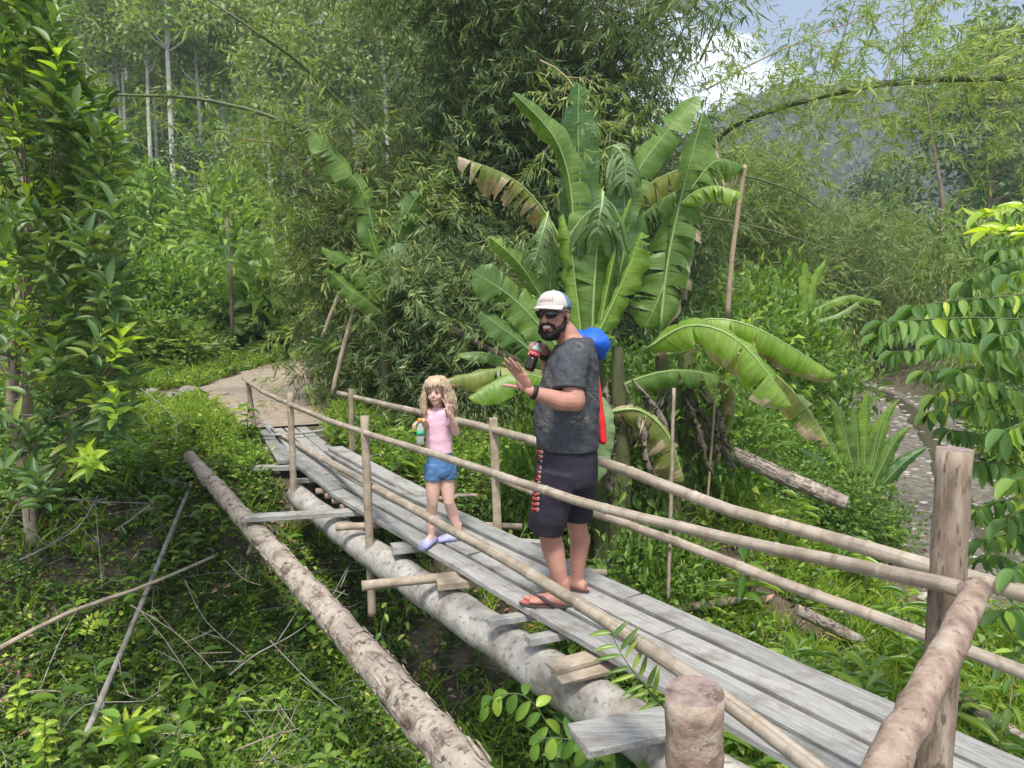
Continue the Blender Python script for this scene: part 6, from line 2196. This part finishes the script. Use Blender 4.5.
def foot(mb, ankle, toe, s=1.0, w=.046):
    a = Vector(ankle); t_ = Vector(toe)
    d = (t_ - a); d.z = 0; d.normalize()
    n_ = Vector((-d.y, d.x, 0))
    heel = a - d * .035 * s; heel.z = .042
    ground_ = .022
    mb.loft([(heel + Vector((0, 0, -.004)) - d * .022 * s, n_ * .024 * s, (0, 0, .022 * s)), (heel, n_ * .034 * s, (0, 0, .034 * s)), (a + Vector((0, 0, .052 - a.z)) + d * .02 * s, n_ * .035 * s, (0, 0, .042 * s)),
             (a + d * .085 * s + Vector((0, 0, .043 - a.z)), n_ * .039 * s, (0, 0, .028 * s)), (a + d * .14 * s + Vector((0, 0, .036 - a.z)), n_ * .045 * s, (0, 0, .020 * s)), (a + d * .168 * s + Vector((0, 0, .034 - a.z)), n_ * .042 * s, (0, 0, .016 * s))], seg=14)
    limb(mb, [a + Vector((0, 0, .04)), a + Vector((0, 0, .058 - a.z))], [.036 * s, .036 * s])
    for i in range(5):
        b_ = a + d * (.160 - .010 * i) * s + n_ * ((-.030 + .0165 * i) * s * 1.0)
        b_.z = .034
        rr_ = (.0125, .0095, .009, .0085, .008)[i] * s
        limb(mb, [b_, b_ + d * (.036 - .004 * i) * s + Vector((0, 0, -.004))], [rr_, rr_ * .9], 8)
    return d, n_


LT = at_z(532, 600, .03)
ft_l = foot(body, LA, LT, 1.12)
RT = RA + Vector((-.30, .20, 0))
ft_r = foot(body, RA, RT, 1.08)
# left arm (near the camera): raised, palm out
LS, LEb, LW = q(577, 360, -.20), q(575, 401, -.30), q(530, 391, -.36)
limb(body, [LS, q(571, 382, -.26), LEb], [.064, .064, .056])
limb(body, [LEb, q(560, 401, -.325), q(545, 396, -.345), LW], [.054, .052, .041, .029])
Dh = Vector((-.50, .02, .86))
hand(body, LW + Vector((-.006, 0, .004)), Dh, (-.62, -.70, -.30), (.62, -.35, .36), 1.06, curl=(.10, .12, .10), spread=.07)
# right arm: bent, hand at the chin with the bottle
RS, RE_, RW = q(566, 357, .20), q(551, 386, .30), q(545, 352, .10)
limb(body, [RS, q(558, 372, .26), RE_], [.066, .060, .048])
limb(body, [RE_, q(548, 368, .20), RW], [.048, .042, .029])
# neck and head
HC = q(553.5, 314, -.04)
hp, HM_ = head_frame(HC, (-.50, -.865, -.04), (-.03, 0, 1))
limb(body, [q(571, 344, .0), q(566, 334, -.01), hp(-.025, 0, -.05)], [.072, .066, .062])
body.ell(hp(-.012, 0, .028), (.098, .079, .092), M=HM_, seg=20, rings=14)
body.ell(hp(.012, 0, -.035), (.078, .066, .078), M=HM_, seg=18, rings=12)
body.ell(hp(.035, 0, -.085), (.050, .048, .036), M=HM_)
body.ell(hp(.060, 0, -.018), (.028, .060, .026), M=HM_)
body.ell(hp(.070, 0, .024), (.022, .056, .014), M=HM_)
limb(body, [hp(.088, 0, .012), hp(.104, 0, -.012), hp(.112, 0, -.030)], [.009, .012, .0155])
body.ell(hp(.100, .013, -.033), (.010, .008, .008), M=HM_); body.ell(hp(.100, -.013, -.033), (.010, .008, .008), M=HM_)
for sg in (1, -1):
    body.ell(hp(-.012, .081 * sg, -.004), (.019, .009, .032), M=HM_)
# right hand closed round the bottle
BA, BB = q(539, 343, -.02), q(528.5, 371, -.06)
bd = (BB - BA).normalized()
hand(body, RW, (BA - RW) + Vector((-.02, -.02, .045)), (-.5, -.85, -.1), (.1, -.2, 1), 1.0, curls=[(.5, .9, .6)] * 4, spread=.02, thumb_out=.4, closed=.35)
me = remeshed(body, 'body', .0042, 5)
me.materials.append(skin_m)
wlink('body', me, man)

# face details
fm = MB()
fm.ell(hp(.083, 0, -.064), (.010, .026, .0085), M=HM_); wlink('teeth', fm.mesh('teeth'), man, [teeth])
fm = MB(); limb(fm, [hp(.078, .030, -.058), hp(.090, .012, -.0745), hp(.090, -.012, -.0745), hp(.078, -.030, -.058)], [.003, .005, .005, .003], 8); wlink('lips', fm.mesh('lips'), man, [lips])
bd_ = MB()
for sg in (1, -1):
    limb(bd_, [hp(-.006, .0765 * sg, .008), hp(.004, .074 * sg, -.035), hp(.026, .062 * sg, -.080)], [.006, .010, .016], 10)
    limb(bd_, [hp(.026, .060 * sg, -.072), hp(.060, .045 * sg, -.088), hp(.078, .018 * sg, -.112)], [.018, .020, .020], 10)
    limb(bd_, [hp(.066, .043 * sg, -.082), hp(.076, .036 * sg, -.058), hp(.094, .018 * sg, -.046), hp(.098, .002 * sg, -.045)], [.010, .008, .0065, .0055], 8)
bd_.ell(hp(.064, 0, -.110), (.032, .042, .030), M=HM_)
bd_.ell(hp(.040, 0, -.112), (.045, .052, .030), M=HM_)
bd_.ell(hp(.088, 0, -.090), (.010, .016, .010), M=HM_)
me = remeshed(bd_, 'beard', .003, 2, disp=lambda p_: mnoise.noise(p_ * 170) * .0065)
wlink('beard', me, man, [hair_dark])
# short hair on the nape and temples
nh = MB()
nh.ell(hp(-.030, 0, .010), (.086, .083, .062), M=HM_)
me = remeshed(nh, 'hair', .005, 2, disp=lambda p_: mnoise.noise(p_ * 160) * .002 - .0015)
bm = bmesh.new(); bm.from_mesh(me)
inv = HM_.inverted()
bmesh.ops.delete(bm, geom=[v for v in bm.verts if (inv @ (v.co - HC)).x > -.012 or (inv @ (v.co - HC)).z < -.030], context='VERTS')
bm.to_mesh(me); bm.free()
wlink('hair', me, man, [hair_dark])

# sunglasses
sgm = MB()
for sg in (1, -1):
    n_, m_ = 9, 6
    ids = []
    for j in range(m_ + 1):
        for i in range(n_ + 1):
            u = i / n_; v_ = j / m_ * 2 - 1
            yy = .007 + u * .058
            hh = .021 * (math.sin(PI * min(1, max(0, (u * .86 + .10)))) ** .45)
            xx = .108 - (yy / .07) ** 2 * .034 - abs(v_) * .003
            ids.append(len(sgm.v)); sgm.v.append(tuple(hp(xx + .004, yy * sg, .004 + v_ * hh)))
    nb_ = len(ids)
    for k in range(nb_):
        v_ = Vector(sgm.v[ids[k]]); sgm.v.append(tuple(v_ - HM_ @ Vector((.004, 0, 0))))
    o2 = ids[0] + nb_
    for j in range(m_):
        for i in range(n_):
            a = ids[0] + j * (n_ + 1) + i
            f_ = (a, a + 1, a + n_ + 2, a + n_ + 1)
            sgm.face(f_ if sg > 0 else tuple(reversed(f_)))
            f2_ = tuple(x + nb_ for x in f_)
            sgm.face(tuple(reversed(f2_)) if sg > 0 else f2_)
gl = wlink('sunglasses', sgm.mesh('sunglasses'), man, [black_gl])
sgm = MB()
limb(sgm, [hp(.112, -.010, .012), hp(.115, 0, .014), hp(.112, .010, .012)], [.003, .003, .003], 6)
for sg in (1, -1):
    limb(sgm, [hp(.084, .064 * sg, .014), hp(.055, .082 * sg, .015), hp(.0, .089 * sg, .012), hp(-.02, .088 * sg, .004)], [.005, .0045, .003, .003], 6)
    limb(sgm, [hp(.112, .008 * sg, .020), hp(.104, .038 * sg, .025), hp(.082, .066 * sg, .019)], [.0028, .0032, .0028], 6)
wlink('frame', sgm.mesh('frame'), gl, [black_gl])

# cap: cream front, blue back, cream peak
cp = MB(); n_, m_ = 36, 10
base_i = 0
cz = .030
for j in range(m_ + 1):
    th = PI / 2 * j / m_
    for i in range(n_):
        ph = 2 * PI * i / n_
        x = -.010 + .110 * math.cos(ph) * math.cos(th) ** .85; y = .092 * math.sin(ph) * math.cos(th) ** .85
        z = cz + .097 * math.sin(th) ** .95 + .010 * math.cos(ph) * math.cos(th)
        cp.v.append(tuple(hp(x, y, z)))
for j in range(m_):
    for i in range(n_):
        i2 = (i + 1) % n_
        ph = 2 * PI * (i + .5) / n_
        front = math.cos(ph) > .16
        cp.face((j * n_ + i, j * n_ + i2, (j + 1) * n_ + i2, (j + 1) * n_ + i), 0 if front else 1)
cp.ell(hp(-.010, 0, cz + .098), (.007, .007, .004), 0, M=HM_)
capo = wlink('cap', cp.mesh('cap'), man, [cap_white, cap_blue])
so = capo.modifiers.new('thick', 'SOLIDIFY'); so.thickness = .003
pk = MB(); ids = []
n_, m_ = 18, 6
for lay in (0, 1):
    for j in range(m_ + 1):
        for i in range(n_ + 1):
            a = (i / n_ * 2 - 1) * 1.15
            e = j / m_
            x = -.010 + .108 * math.cos(a) + e * .072 * math.cos(a * 1.15) ** .6 if math.cos(a * 1.15) > 0 else -.010 + .108 * math.cos(a)
            y = .090 * math.sin(a) * (1 + e * .02)
            z = cz + .016 + .006 * math.cos(a) - .008 * e - .45 * y * y * 4 * e - .004 * lay
            pk.v.append(tuple(hp(x, y, z)))
W1 = (n_ + 1) * (m_ + 1)
for j in range(m_):
    for i in range(n_):
        a = j * (n_ + 1) + i
        pk.face((a, a + n_ + 1, a + n_ + 2, a + 1)); pk.face((a + W1, a + 1 + W1, a + n_ + 2 + W1, a + n_ + 1 + W1))
for i in range(n_):
    a = m_ * (n_ + 1) + i
    pk.face((a, a + W1, a + 1 + W1, a + 1))
wlink('peak', pk.mesh('peak'), capo, [cap_white])
# faint pinkish embroidered badge on the front of the crown
em = MB()
def cap_pt(ph, th, lift=.003):
    x = -.010 + (.110 + lift) * math.cos(ph) * math.cos(th) ** .85; y = (.092 + lift) * math.sin(ph) * math.cos(th) ** .85
    return hp(x, y, cz + (.097 + lift) * math.sin(th) ** .95 + .010 * math.cos(ph) * math.cos(th))
rr_ = random.Random(4)
for i in range(7):
    p0 = -.42 + i * .14
    em.tube([cap_pt(p0, .34), cap_pt(p0 + .05, .62 + rr_.uniform(-.06, .06)), cap_pt(p0 + .09, .36), cap_pt(p0 + .03, .48)], .0016, 5)
wlink('badge', em.mesh('badge'), capo, [plain('faded_pink', (.62, .47, .43), .9, .1, 0)])

# T-shirt
sh = MB()
rows = [(447, 567.5, .176, .205), (432, 567, .183, .21), (415, 566.5, .184, .208), (398, 568, .174, .204), (380, 570, .163, .208), (366, 572, .148, .214), (356, 573.5, .132, .222), (348, 575, .116, .19), (342, 577, .094, .145), (337, 578.5, .070, .10)]
sh.loft([(q(cx, py, .0), (rx, 0, -.004), (0, ry, 0)) for py, cx, rx, ry in rows], seg=26)
limb(sh, [q(574, 355, -.10), q(575, 357, -.17), q(572, 364, -.22)], [.080, .088, .086])
sh.tube([q(573, 361, -.20), q(570, 376, -.250), q(569, 390, -.278)], [.088, .088, .086], 18)
limb(sh, [q(574, 355, .10), q(570, 358, .16), q(566, 366, .21)], [.078, .084, .080])
sh.tube([q(568, 360, .19), q(562, 370, .25), q(556, 379, .275)], [.080, .076, .074], 16)
wr = lambda p_: (mnoise.noise(Vector((p_.x * 7, p_.y * 7, p_.z * 20 + p_.x * 14))) * .0075 + mnoise.noise(p_ * 26) * .003)
me = remeshed(sh, 'shirt', .006, 5, disp=wr)
wlink('t_shirt', me, man, [shirt_grey])
# neckline ribbing
# shorts
so_ = MB()
rows = [(440, 567, .160, .185), (452, 567, .172, .195), (468, 567, .176, .198), (482, 567, .172, .19)]
so_.loft([(q(cx, py, .0), (rx, 0, 0), (0, ry, 0)) for py, cx, rx, ry in rows], seg=24)
so_.tube([q(558, 470, -.095), q(553, 495, -.10), q(548, 518, -.09), q(545, 530, -.08)], [.128, .118, .106, .104], 20)
so_.tube([q(577, 470, .09), q(578, 490, .11), q(578, 505, .13), q(577, 519, .14)], [.118, .104, .092, .088], 20)
wr2 = lambda p_: (mnoise.noise(Vector((p_.x * 9 + p_.z * 6, p_.y * 9, p_.z * 9))) * .008 + mnoise.noise(p_ * 24) * .003)
me = remeshed(so_, 'shorts', .006, 4, disp=wr2)
shorts = wlink('shorts', me, man, [navy])
bpy.context.view_layer.update()
bvh = BVHTree.FromPolygons([man.matrix_world @ v.co for v in me.vertices], [tuple(p_.vertices) for p_ in me.polygons])


def on_cloth(px, py, lift=.004):
    d = Vector(ray(px, py)).normalized()
    hit = bvh.ray_cast(Vector((0, 0, CAM_H)), d)
    return hit[0] - d * lift if hit[0] else None


def strokes(lines, r, mat, name, parent, lift=.003):
    mb_ = MB()
    for ln_ in lines:
        P_ = [on_cloth(x, y, lift) for x, y in ln_]
        P_ = [p_ for p_ in P_ if p_ is not None]
        if len(P_) >= 2 and all((a - b_).length < .06 for a, b_ in zip(P_, P_[1:])) and all((a - b_).length > 1e-4 for a, b_ in zip(P_, P_[1:])):
            mb_.tube(P_, r, 5)
    if mb_.v: wlink(name, mb_.mesh(name), parent, [mat])


rr_ = random.Random(12)
red, wht = [], []
yy = 449.5
while yy < 512:
    cx = np.interp(yy, [449, 480, 512], [538.8, 535.8, 534.2])
    hgt = rr_.uniform(4.2, 5.4)
    for _ in range(3):
        red.append([(cx - 2.2 + rr_.uniform(-.4, .6), yy + rr_.uniform(0, hgt * .8)), (cx + .3, yy + rr_.uniform(0, hgt)), (cx + 3.2 + rr_.uniform(-.5, .8), yy + rr_.uniform(0, hgt * .9))])
    red.append([(cx - 1.8, yy + .3), (cx - 2.0, yy + hgt * .85)])
    wht.append([(cx + 2.6, yy + hgt * .2), (cx + 4.2, yy + hgt * .35), (cx + 3.4, yy + hgt * .8)])
    yy += hgt + .5
strokes(red, .0032, red_ink, 'print', shorts)
strokes(wht, .0020, white_ink, 'print', shorts, .005)
# side pocket seam
strokes([[(549.5, 448), (551, 458), (550.6, 470), (549.0, 484)]], .0025, strap_b, 'pocket_seam', shorts, .001)

# flip-flops
def sandal(ankle, dn, s, mats, w=.052):
    d, n_ = dn
    a = Vector(ankle)
    mb_ = MB(); top, bot = [], []
    K = 24
    for lay, z in ((0, .020), (1, .004)):
        for i in range(K):
            t = 2 * PI * i / K
            x = math.cos(t); y = math.sin(t)
            ww = w * (.80 + .22 * x) * s
            p_ = a + d * ((.073 + .150 * x) * s) + n_ * (ww * y); p_.z = z
            mb_.v.append(tuple(p_))
    mb_.face(list(range(K)), 0); mb_.face(list(range(2 * K - 1, K - 1, -1)), 1)
    for i in range(K):
        j = (i + 1) % K
        mb_.face((i, j, K + j, K + i), 1, smooth=False)
    o = wlink('sandal', mb_.mesh('sandal'), man, mats)
    mb_ = MB()
    tt = a + d * .150 * s - n_ * .012 * s; tt.z = .052
    for sg in (-1, 1):
        e = a + d * .045 * s + n_ * (.047 * sg * s); e.z = .022
        m_ = a + d * .10 * s + n_ * (.040 * sg * s); m_.z = .064
        mb_.tube([tt, m_, e], [.006, .011, .009], 8)
    mb_.tube([tt, tt - Vector((0, 0, .03)) + d * .004], .004, 6)
    wlink('strap', mb_.mesh('strap'), o, [sandal_dk])


sandal(LA, ft_l, 1.12, [sandal_pk, sandal_dk])
sandal(RA, ft_r, 1.08, [sandal_pk, sandal_dk])
# wrist band
wb = MB(); dW = (LW - q(545, 396, -.345)).normalized()
wb.tube([LW - dW * .034, LW - dW * .010], .0375, 18); wlink('wristband', wb.mesh('wristband'), man, [strap_b])
wb = MB(); wb.tube([RW + Vector((.004, .02, -.034)), RW + Vector((.002, .004, -.004))], .037, 16); wlink('watch', wb.mesh('watch'), man, [strap_b])

# the cola bottle in his hand
bt = empty('cola_bottle', BA, 0, 'dark cola bottle with a red label held at the man\'s chin', 'bottle')
ax = (BB - BA).normalized()
L_ = (BB - BA).length
def along(t): return BA + ax * (L_ * t)
mb = MB(); mb.tube([along(t) for t in (.52, .60, .66, .90, .97, 1.0)], [.0275, .027, .0285, .0295, .026, .018], 18); wlink('bottle', mb.mesh('bottle'), bt, [cola])
mb = MB(); mb.tube([along(t) for t in (.0, .06, .12, .22, .30)], [.0125, .0125, .016, .0255, .028], 18); wlink('neck', mb.mesh('neck'), bt, [clear_pl])
mb = MB(); mb.tube([along(t) for t in (.32, .50)], [.0287, .0287], 18); wlink('label', mb.mesh('label'), bt, [red_lb])
mb = MB()
s_ = Vector((0, -1, 0)) - ax * Vector((0, -1, 0)).dot(ax); s_.normalize(); c_ = ax.cross(s_)
wv = []
for i in range(14):
    a = -1.1 + i * .17
    wv.append(along(.41 + .045 * math.sin(i * 1.5)) + (s_ * math.cos(a) + c_ * math.sin(a)) * .0295)
mb.tube(wv, .0010, 5); wlink('lettering', mb.mesh('lettering'), bt, [white_ink])
mb = MB(); mb.tube([along(-.07), along(.0)], [.014, .014], 14); wlink('bottle_cap', mb.mesh('bottle_cap'), bt, [strap_b])

# blue bag on his back with a red panel
bag = empty('carry_bag', q(598, 400, .2), 0, 'bright blue bag with a long red flap hanging behind the man\'s shoulder', 'bag')
mb = MB()
mb.ell(q(594, 343, .17), (.098, .12, .085), M=Matrix.Rotation(.5, 3, 'Y'), seg=18, rings=12)
mb.ell(q(581, 340, .14), (.09, .09, .055), M=Matrix.Rotation(.35, 3, 'Y'))
mb.ell(q(600, 352, .18), (.045, .09, .055))
me = remeshed(mb, 'sack', .006, 5, disp=lambda p_: mnoise.noise(p_ * 11) * .012 + mnoise.noise(p_ * 28) * .004)
wlink('sack', me, bag, [blue_bag])
mb = MB()
mb.loft([(q(592, 372, .17), (.030, 0, 0), (0, .055, 0)), (q(596, 395, .16), (.036, 0, 0), (0, .07, 0)), (q(599, 420, .15), (.036, 0, 0), (0, .075, 0)), (q(601.5, 440, .15), (.034, 0, 0), (0, .07, 0)), (q(603, 444, .15), (.02, 0, 0), (0, .05, 0))], seg=18)
me = remeshed(mb, 'flap', .006, 4, disp=lambda p_: mnoise.noise(Vector((p_.x * 18, p_.y * 18, p_.z * 5))) * .008)
wlink('flap', me, bag, [red_bag])

# ------------------------------------------------ the girl
GY = 5.25
gz = at_z(440, 540)
G0 = Vector((gz.x, GY, 0))
girl = empty('person', G0, 0, 'small blond girl in pink T-shirt and denim shorts making a V sign on the bridge', 'person')
w_ = lambda px, py, dy=0.0: at_y(px, py, GY + dy)
gb_ = MB()
Fg = Vector((-.35, -.94, 0)); Lg = Vector((.94, -.35, 0))      # facing, and her left
def ering(px, py, rs_, rf, dy=0.0): return (w_(px, py, dy), tuple(Lg * rs_), tuple(Fg * rf))
gb_.loft([ering(440, 475, .085, .07), ering(440, 460, .082, .068), ering(439, 445, .078, .065), ering(438.5, 430, .078, .062), ering(438.5, 418, .085, .060), ering(438.5, 411, .075, .05), ering(438, 407, .034, .034), ering(437, 400, .030, .032)], seg=18)
GLA, GRA = w_(458.5, 530, .02), w_(431.5, 533, -.06)
limb(gb_, [w_(434, 470, -.02), w_(433, 488, -.03), w_(432.5, 504, -.045), w_(431, 514, -.03), GRA], [.062, .053, .039, .041, .025])
limb(gb_, [w_(446, 470, .02), w_(447.5, 488, .0), w_(449, 502, -.02), w_(453, 514, .02), GLA], [.062, .053, .039, .041, .025])
foot(gb_, GRA, GRA + Vector((-.12, -.30, 0)), .72)
foot(gb_, GLA, GLA + Vector((-.32, -.10, 0)), .72)
# her left arm up with two fingers spread
E1, Wr1 = w_(456, 433, -.06), w_(449.5, 413, -.14)
limb(gb_, [w_(448.5, 413, -.02), w_(453, 424, -.04), E1], [.034, .029, .025])
limb(gb_, [E1, w_(454, 423, -.10), Wr1], [.026, .024, .017])
hand(gb_, Wr1, (-.10, -.05, 1), (-.25, -1, 0), (1, -.2, 0), .62, curls=[(.05, .05, .05), (.05, .05, .05), (1.1, 1.4, .9), (1.1, 1.4, .9)], spread=.30, thumb_out=.3, closed=.5)
# her right arm forward with the bottle
E2, Wr2 = w_(426.5, 425.5, -.02), w_(423.5, 420.5, -.15)
limb(gb_, [w_(430, 413, .0), w_(427.5, 419, .0), E2], [.033, .029, .025])
limb(gb_, [E2, (E2 + Wr2) / 2, Wr2], [.025, .022, .017])
hand(gb_, Wr2, (-.75, -.45, -.12), (0.1, -.2, -1), (-.4, .9, 0), .62, curls=[(.5, .8, .6)] * 4, spread=.08, thumb_out=.6, closed=.3)
# head
GH = w_(436.5, 391.5, -.03)
gp_, GM = head_frame(GH, (-.24, -.96, -.04), (-.06, 0, 1))
limb(gb_, [w_(438.5, 408), gp_(-.01, 0, -.05)], [.032, .034])
gb_.ell(gp_(-.008, 0, .020), (.078, .067, .074), M=GM, seg=20, rings=14)
gb_.ell(gp_(.014, 0, -.028), (.060, .052, .060), M=GM, seg=16, rings=12)
gb_.ell(gp_(.040, 0, -.070), (.026, .028, .020), M=GM)
for sg in (1, -1): gb_.ell(gp_(.044, .026 * sg, -.030), (.024, .022, .022), M=GM)
limb(gb_, [gp_(.070, 0, .000), gp_(.079, 0, -.018)], [.006, .0095], 8)
me = remeshed(gb_, 'body', .0034, 4)
wlink('body', me, girl, [skin_g])
ey = MB()
for sg in (1, -1): ey.ell(gp_(.0665, .026 * sg, .002), (.006, .0105, .0055), M=GM)
wlink('eyes', ey.mesh('eyes'), girl, [eye_w])
ey = MB()
for sg in (1, -1): limb(ey, [gp_(.069, .015 * sg, .016), gp_(.068, .027 * sg, .019), gp_(.060, .038 * sg, .015)], [.002, .0025, .0015], 6)
wlink('eyebrows', ey.mesh('eyebrows'), girl, [plain('light_brow', (.22, .14, .08), .8)])
ey = MB(); ey.ell(gp_(.070, 0, -.043), (.005, .015, .0035), M=GM); wlink('teeth', ey.mesh('teeth'), girl, [teeth])
ey = MB(); limb(ey, [gp_(.062, .022 * 1, -.037), gp_(.073, .008, -.049), gp_(.073, -.008, -.049), gp_(.062, -.022, -.037)], [.002, .0032, .0032, .002], 6)
limb(ey, [gp_(.062, .022 * 1, -.037), gp_(.074, .008, -.038), gp_(.074, -.008, -.038), gp_(.062, -.022, -.037)], [.002, .0026, .0026, .002], 6)
wlink('lips', ey.mesh('lips'), girl, [lips])
# curly hair: a cap of hair plus many wavy locks
hr = MB(); r2_ = random.Random(21)
hr.ell(gp_(-.022, 0, .034), (.080, .080, .074), M=GM, seg=18, rings=12)
for i in range(260):
    a = r2_.uniform(.62, 2 * PI - .62)
    if i < 22: a = r2_.choice((-1, 1)) * r2_.uniform(.45, 1.0)
    el = r2_.uniform(.1, 1.2)
    rx, ry = .082, .080
    x0, y0, z0 = math.cos(a) * rx * math.cos(el) - .018, math.sin(a) * ry * math.cos(el), .030 + .080 * math.sin(el)
    ln_ = r2_.uniform(.14, .225) + z0 * .6
    pts = []; n_ = 9; ph = r2_.uniform(0, 6); am = r2_.uniform(.005, .011)
    for k in range(n_ + 1):
        t = k / n_
        rad = 1 + .44 * min(1, t * 1.3) * r2_.uniform(.8, 1.2) - .10 * max(0, t - .6)
        bx = (math.cos(a) * (rx + .004) * max(math.cos(el), min(1, .35 + t * 1.1))) * rad - .020
        by = (math.sin(a) * (ry + .004) * max(math.cos(el), min(1, .35 + t * 1.1))) * rad
        bz = z0 + .008 * math.sin(t * 3) - ln_ * t
        # keep the face free
        if bx > .020 and bz < .035: by = math.copysign(max(abs(by), .074), by); bx = min(bx, .034)
        pts.append(gp_(bx + am * math.sin(ph + k * 1.7), by + am * math.cos(ph + k * 1.7), bz))
    hr.tube(pts, [.007, .007, .007, .0065, .006, .0055, .005, .004, .003, .0015], 5)
for i in range(15):       # fringe
    y0 = -.050 + .105 * i / 14
    s_g = r2_.uniform(-.006, .006)
    pts = [gp_(.02, y0 * .6, .102), gp_(.062, y0 * .9, .080), gp_(.080 - abs(y0) * .35, y0 * 1.1 + s_g, .050), gp_(.079 - abs(y0) * .45, y0 * 1.25 + s_g * 2, .036 + .012 * math.sin(y0 * 40) + r2_.uniform(-.006, .008))]
    hr.tube(spline(pts, 3), [.007] * 7 + [.006, .005, .003], 5)
wlink('hair', hr.mesh('hair'), girl, [hair_blond])
# T-shirt, shorts, shoes
ts = MB()
ts.loft([ering(439.5, 452, .098, .082), ering(439, 440, .092, .078), ering(438.5, 428, .090, .074), ering(438.5, 418, .094, .072), ering(438.5, 412, .088, .062), ering(438.3, 408.5, .055, .045), ering(438.2, 407, .040, .038)], seg=22)
ts.tube([w_(446, 412.5, -.01), w_(449.5, 418, -.03), w_(451.5, 425, -.04)], [.042, .042, .041], 14)
ts.tube([w_(432, 412.5, .0), w_(429.3, 417, .0), w_(428.3, 422.5, .0)], [.040, .040, .039], 14)
me = remeshed(ts, 't_shirt', .0045, 4, disp=lambda p_: mnoise.noise(Vector((p_.x * 14, p_.y * 14, p_.z * 26))) * .005)
tsh = wlink('t_shirt', me, girl, [pink_cloth])
ss = MB()
ss.loft([ering(440, 449, .088, .076), ering(440, 458, .092, .080), ering(440.3, 468, .098, .086), ering(440.5, 474, .092, .080)], seg=20)
ss.tube([w_(434, 464, -.02), w_(433.5, 472, -.025), w_(433, 480, -.03)], [.068, .068, .066], 16)
ss.tube([w_(447, 464, .02), w_(447.5, 472, .01), w_(448, 479, .005)], [.068, .068, .066], 16)
me = remeshed(ss, 'shorts', .0045, 3, disp=lambda p_: mnoise.noise(p_ * 30) * .004)
wlink('shorts', me, girl, [denim])
for an, tv in ((GRA, Vector((-.12, -.30, 0))), (GLA, Vector((-.32, -.10, 0)))):
    d = tv.normalized(); n_ = Vector((-d.y, d.x, 0)); s = .74
    mb = MB()
    a = Vector((an.x, an.y, 0))
    mb.loft([(a - d * .060 * s + Vector((0, 0, .030)), n_ * .026 * s, (0, 0, .024)), (a - d * .035 * s + Vector((0, 0, .034)), n_ * .042 * s, (0, 0, .032)), (a + d * .03 * s + Vector((0, 0, .032)), n_ * .045 * s, (0, 0, .029)),
             (a + d * .10 * s + Vector((0, 0, .032)), n_ * .052 * s, (0, 0, .030)), (a + d * .16 * s + Vector((0, 0, .026)), n_ * .053 * s, (0, 0, .024)), (a + d * .205 * s + Vector((0, 0, .020)), n_ * .036 * s, (0, 0, .016))], seg=18)
    me = remeshed(mb, 'clog', .004, 2)
    sho = wlink('clog', me, girl, [shoe_l])
    mb = MB(); mb.tube([a - n_ * .046 * s + Vector((0, 0, .04)), a - d * .05 * s + Vector((0, 0, .058)), a + n_ * .046 * s + Vector((0, 0, .04))], .006, 6)
    wlink('strap', mb.mesh('strap'), sho, [shoe_l])

# the girl's bottle
bc = w_(420, 421, -.20)
bt = empty('water_bottle', bc, 0, 'clear plastic bottle with orange cap and green label in the girl\'s hand', 'bottle')
mb = MB(); zz = (-.004, -.030, -.052, -.07, -.10, -.128, -.155, -.160); rd = (.011, .013, .0235, .0245, .0245, .0245, .024, .018)
mb.tube([bc + Vector((0, 0, z)) for z in zz], rd, 18); wlink('bottle', mb.mesh('bottle'), bt, [clear_pl])
mb = MB(); mb.tube([bc + Vector((0, 0, -.066)), bc + Vector((0, 0, -.098))], .0252, 18); wlink('label', mb.mesh('label'), bt, [green_lb])
mb = MB(); mb.tube([bc + Vector((0, 0, -.006)), bc + Vector((0, 0, .014)), bc + Vector((0, 0, .018))], [.0165, .016, .011], 16); wlink('bottle_cap', mb.mesh('bottle_cap'), bt, [orange_c])
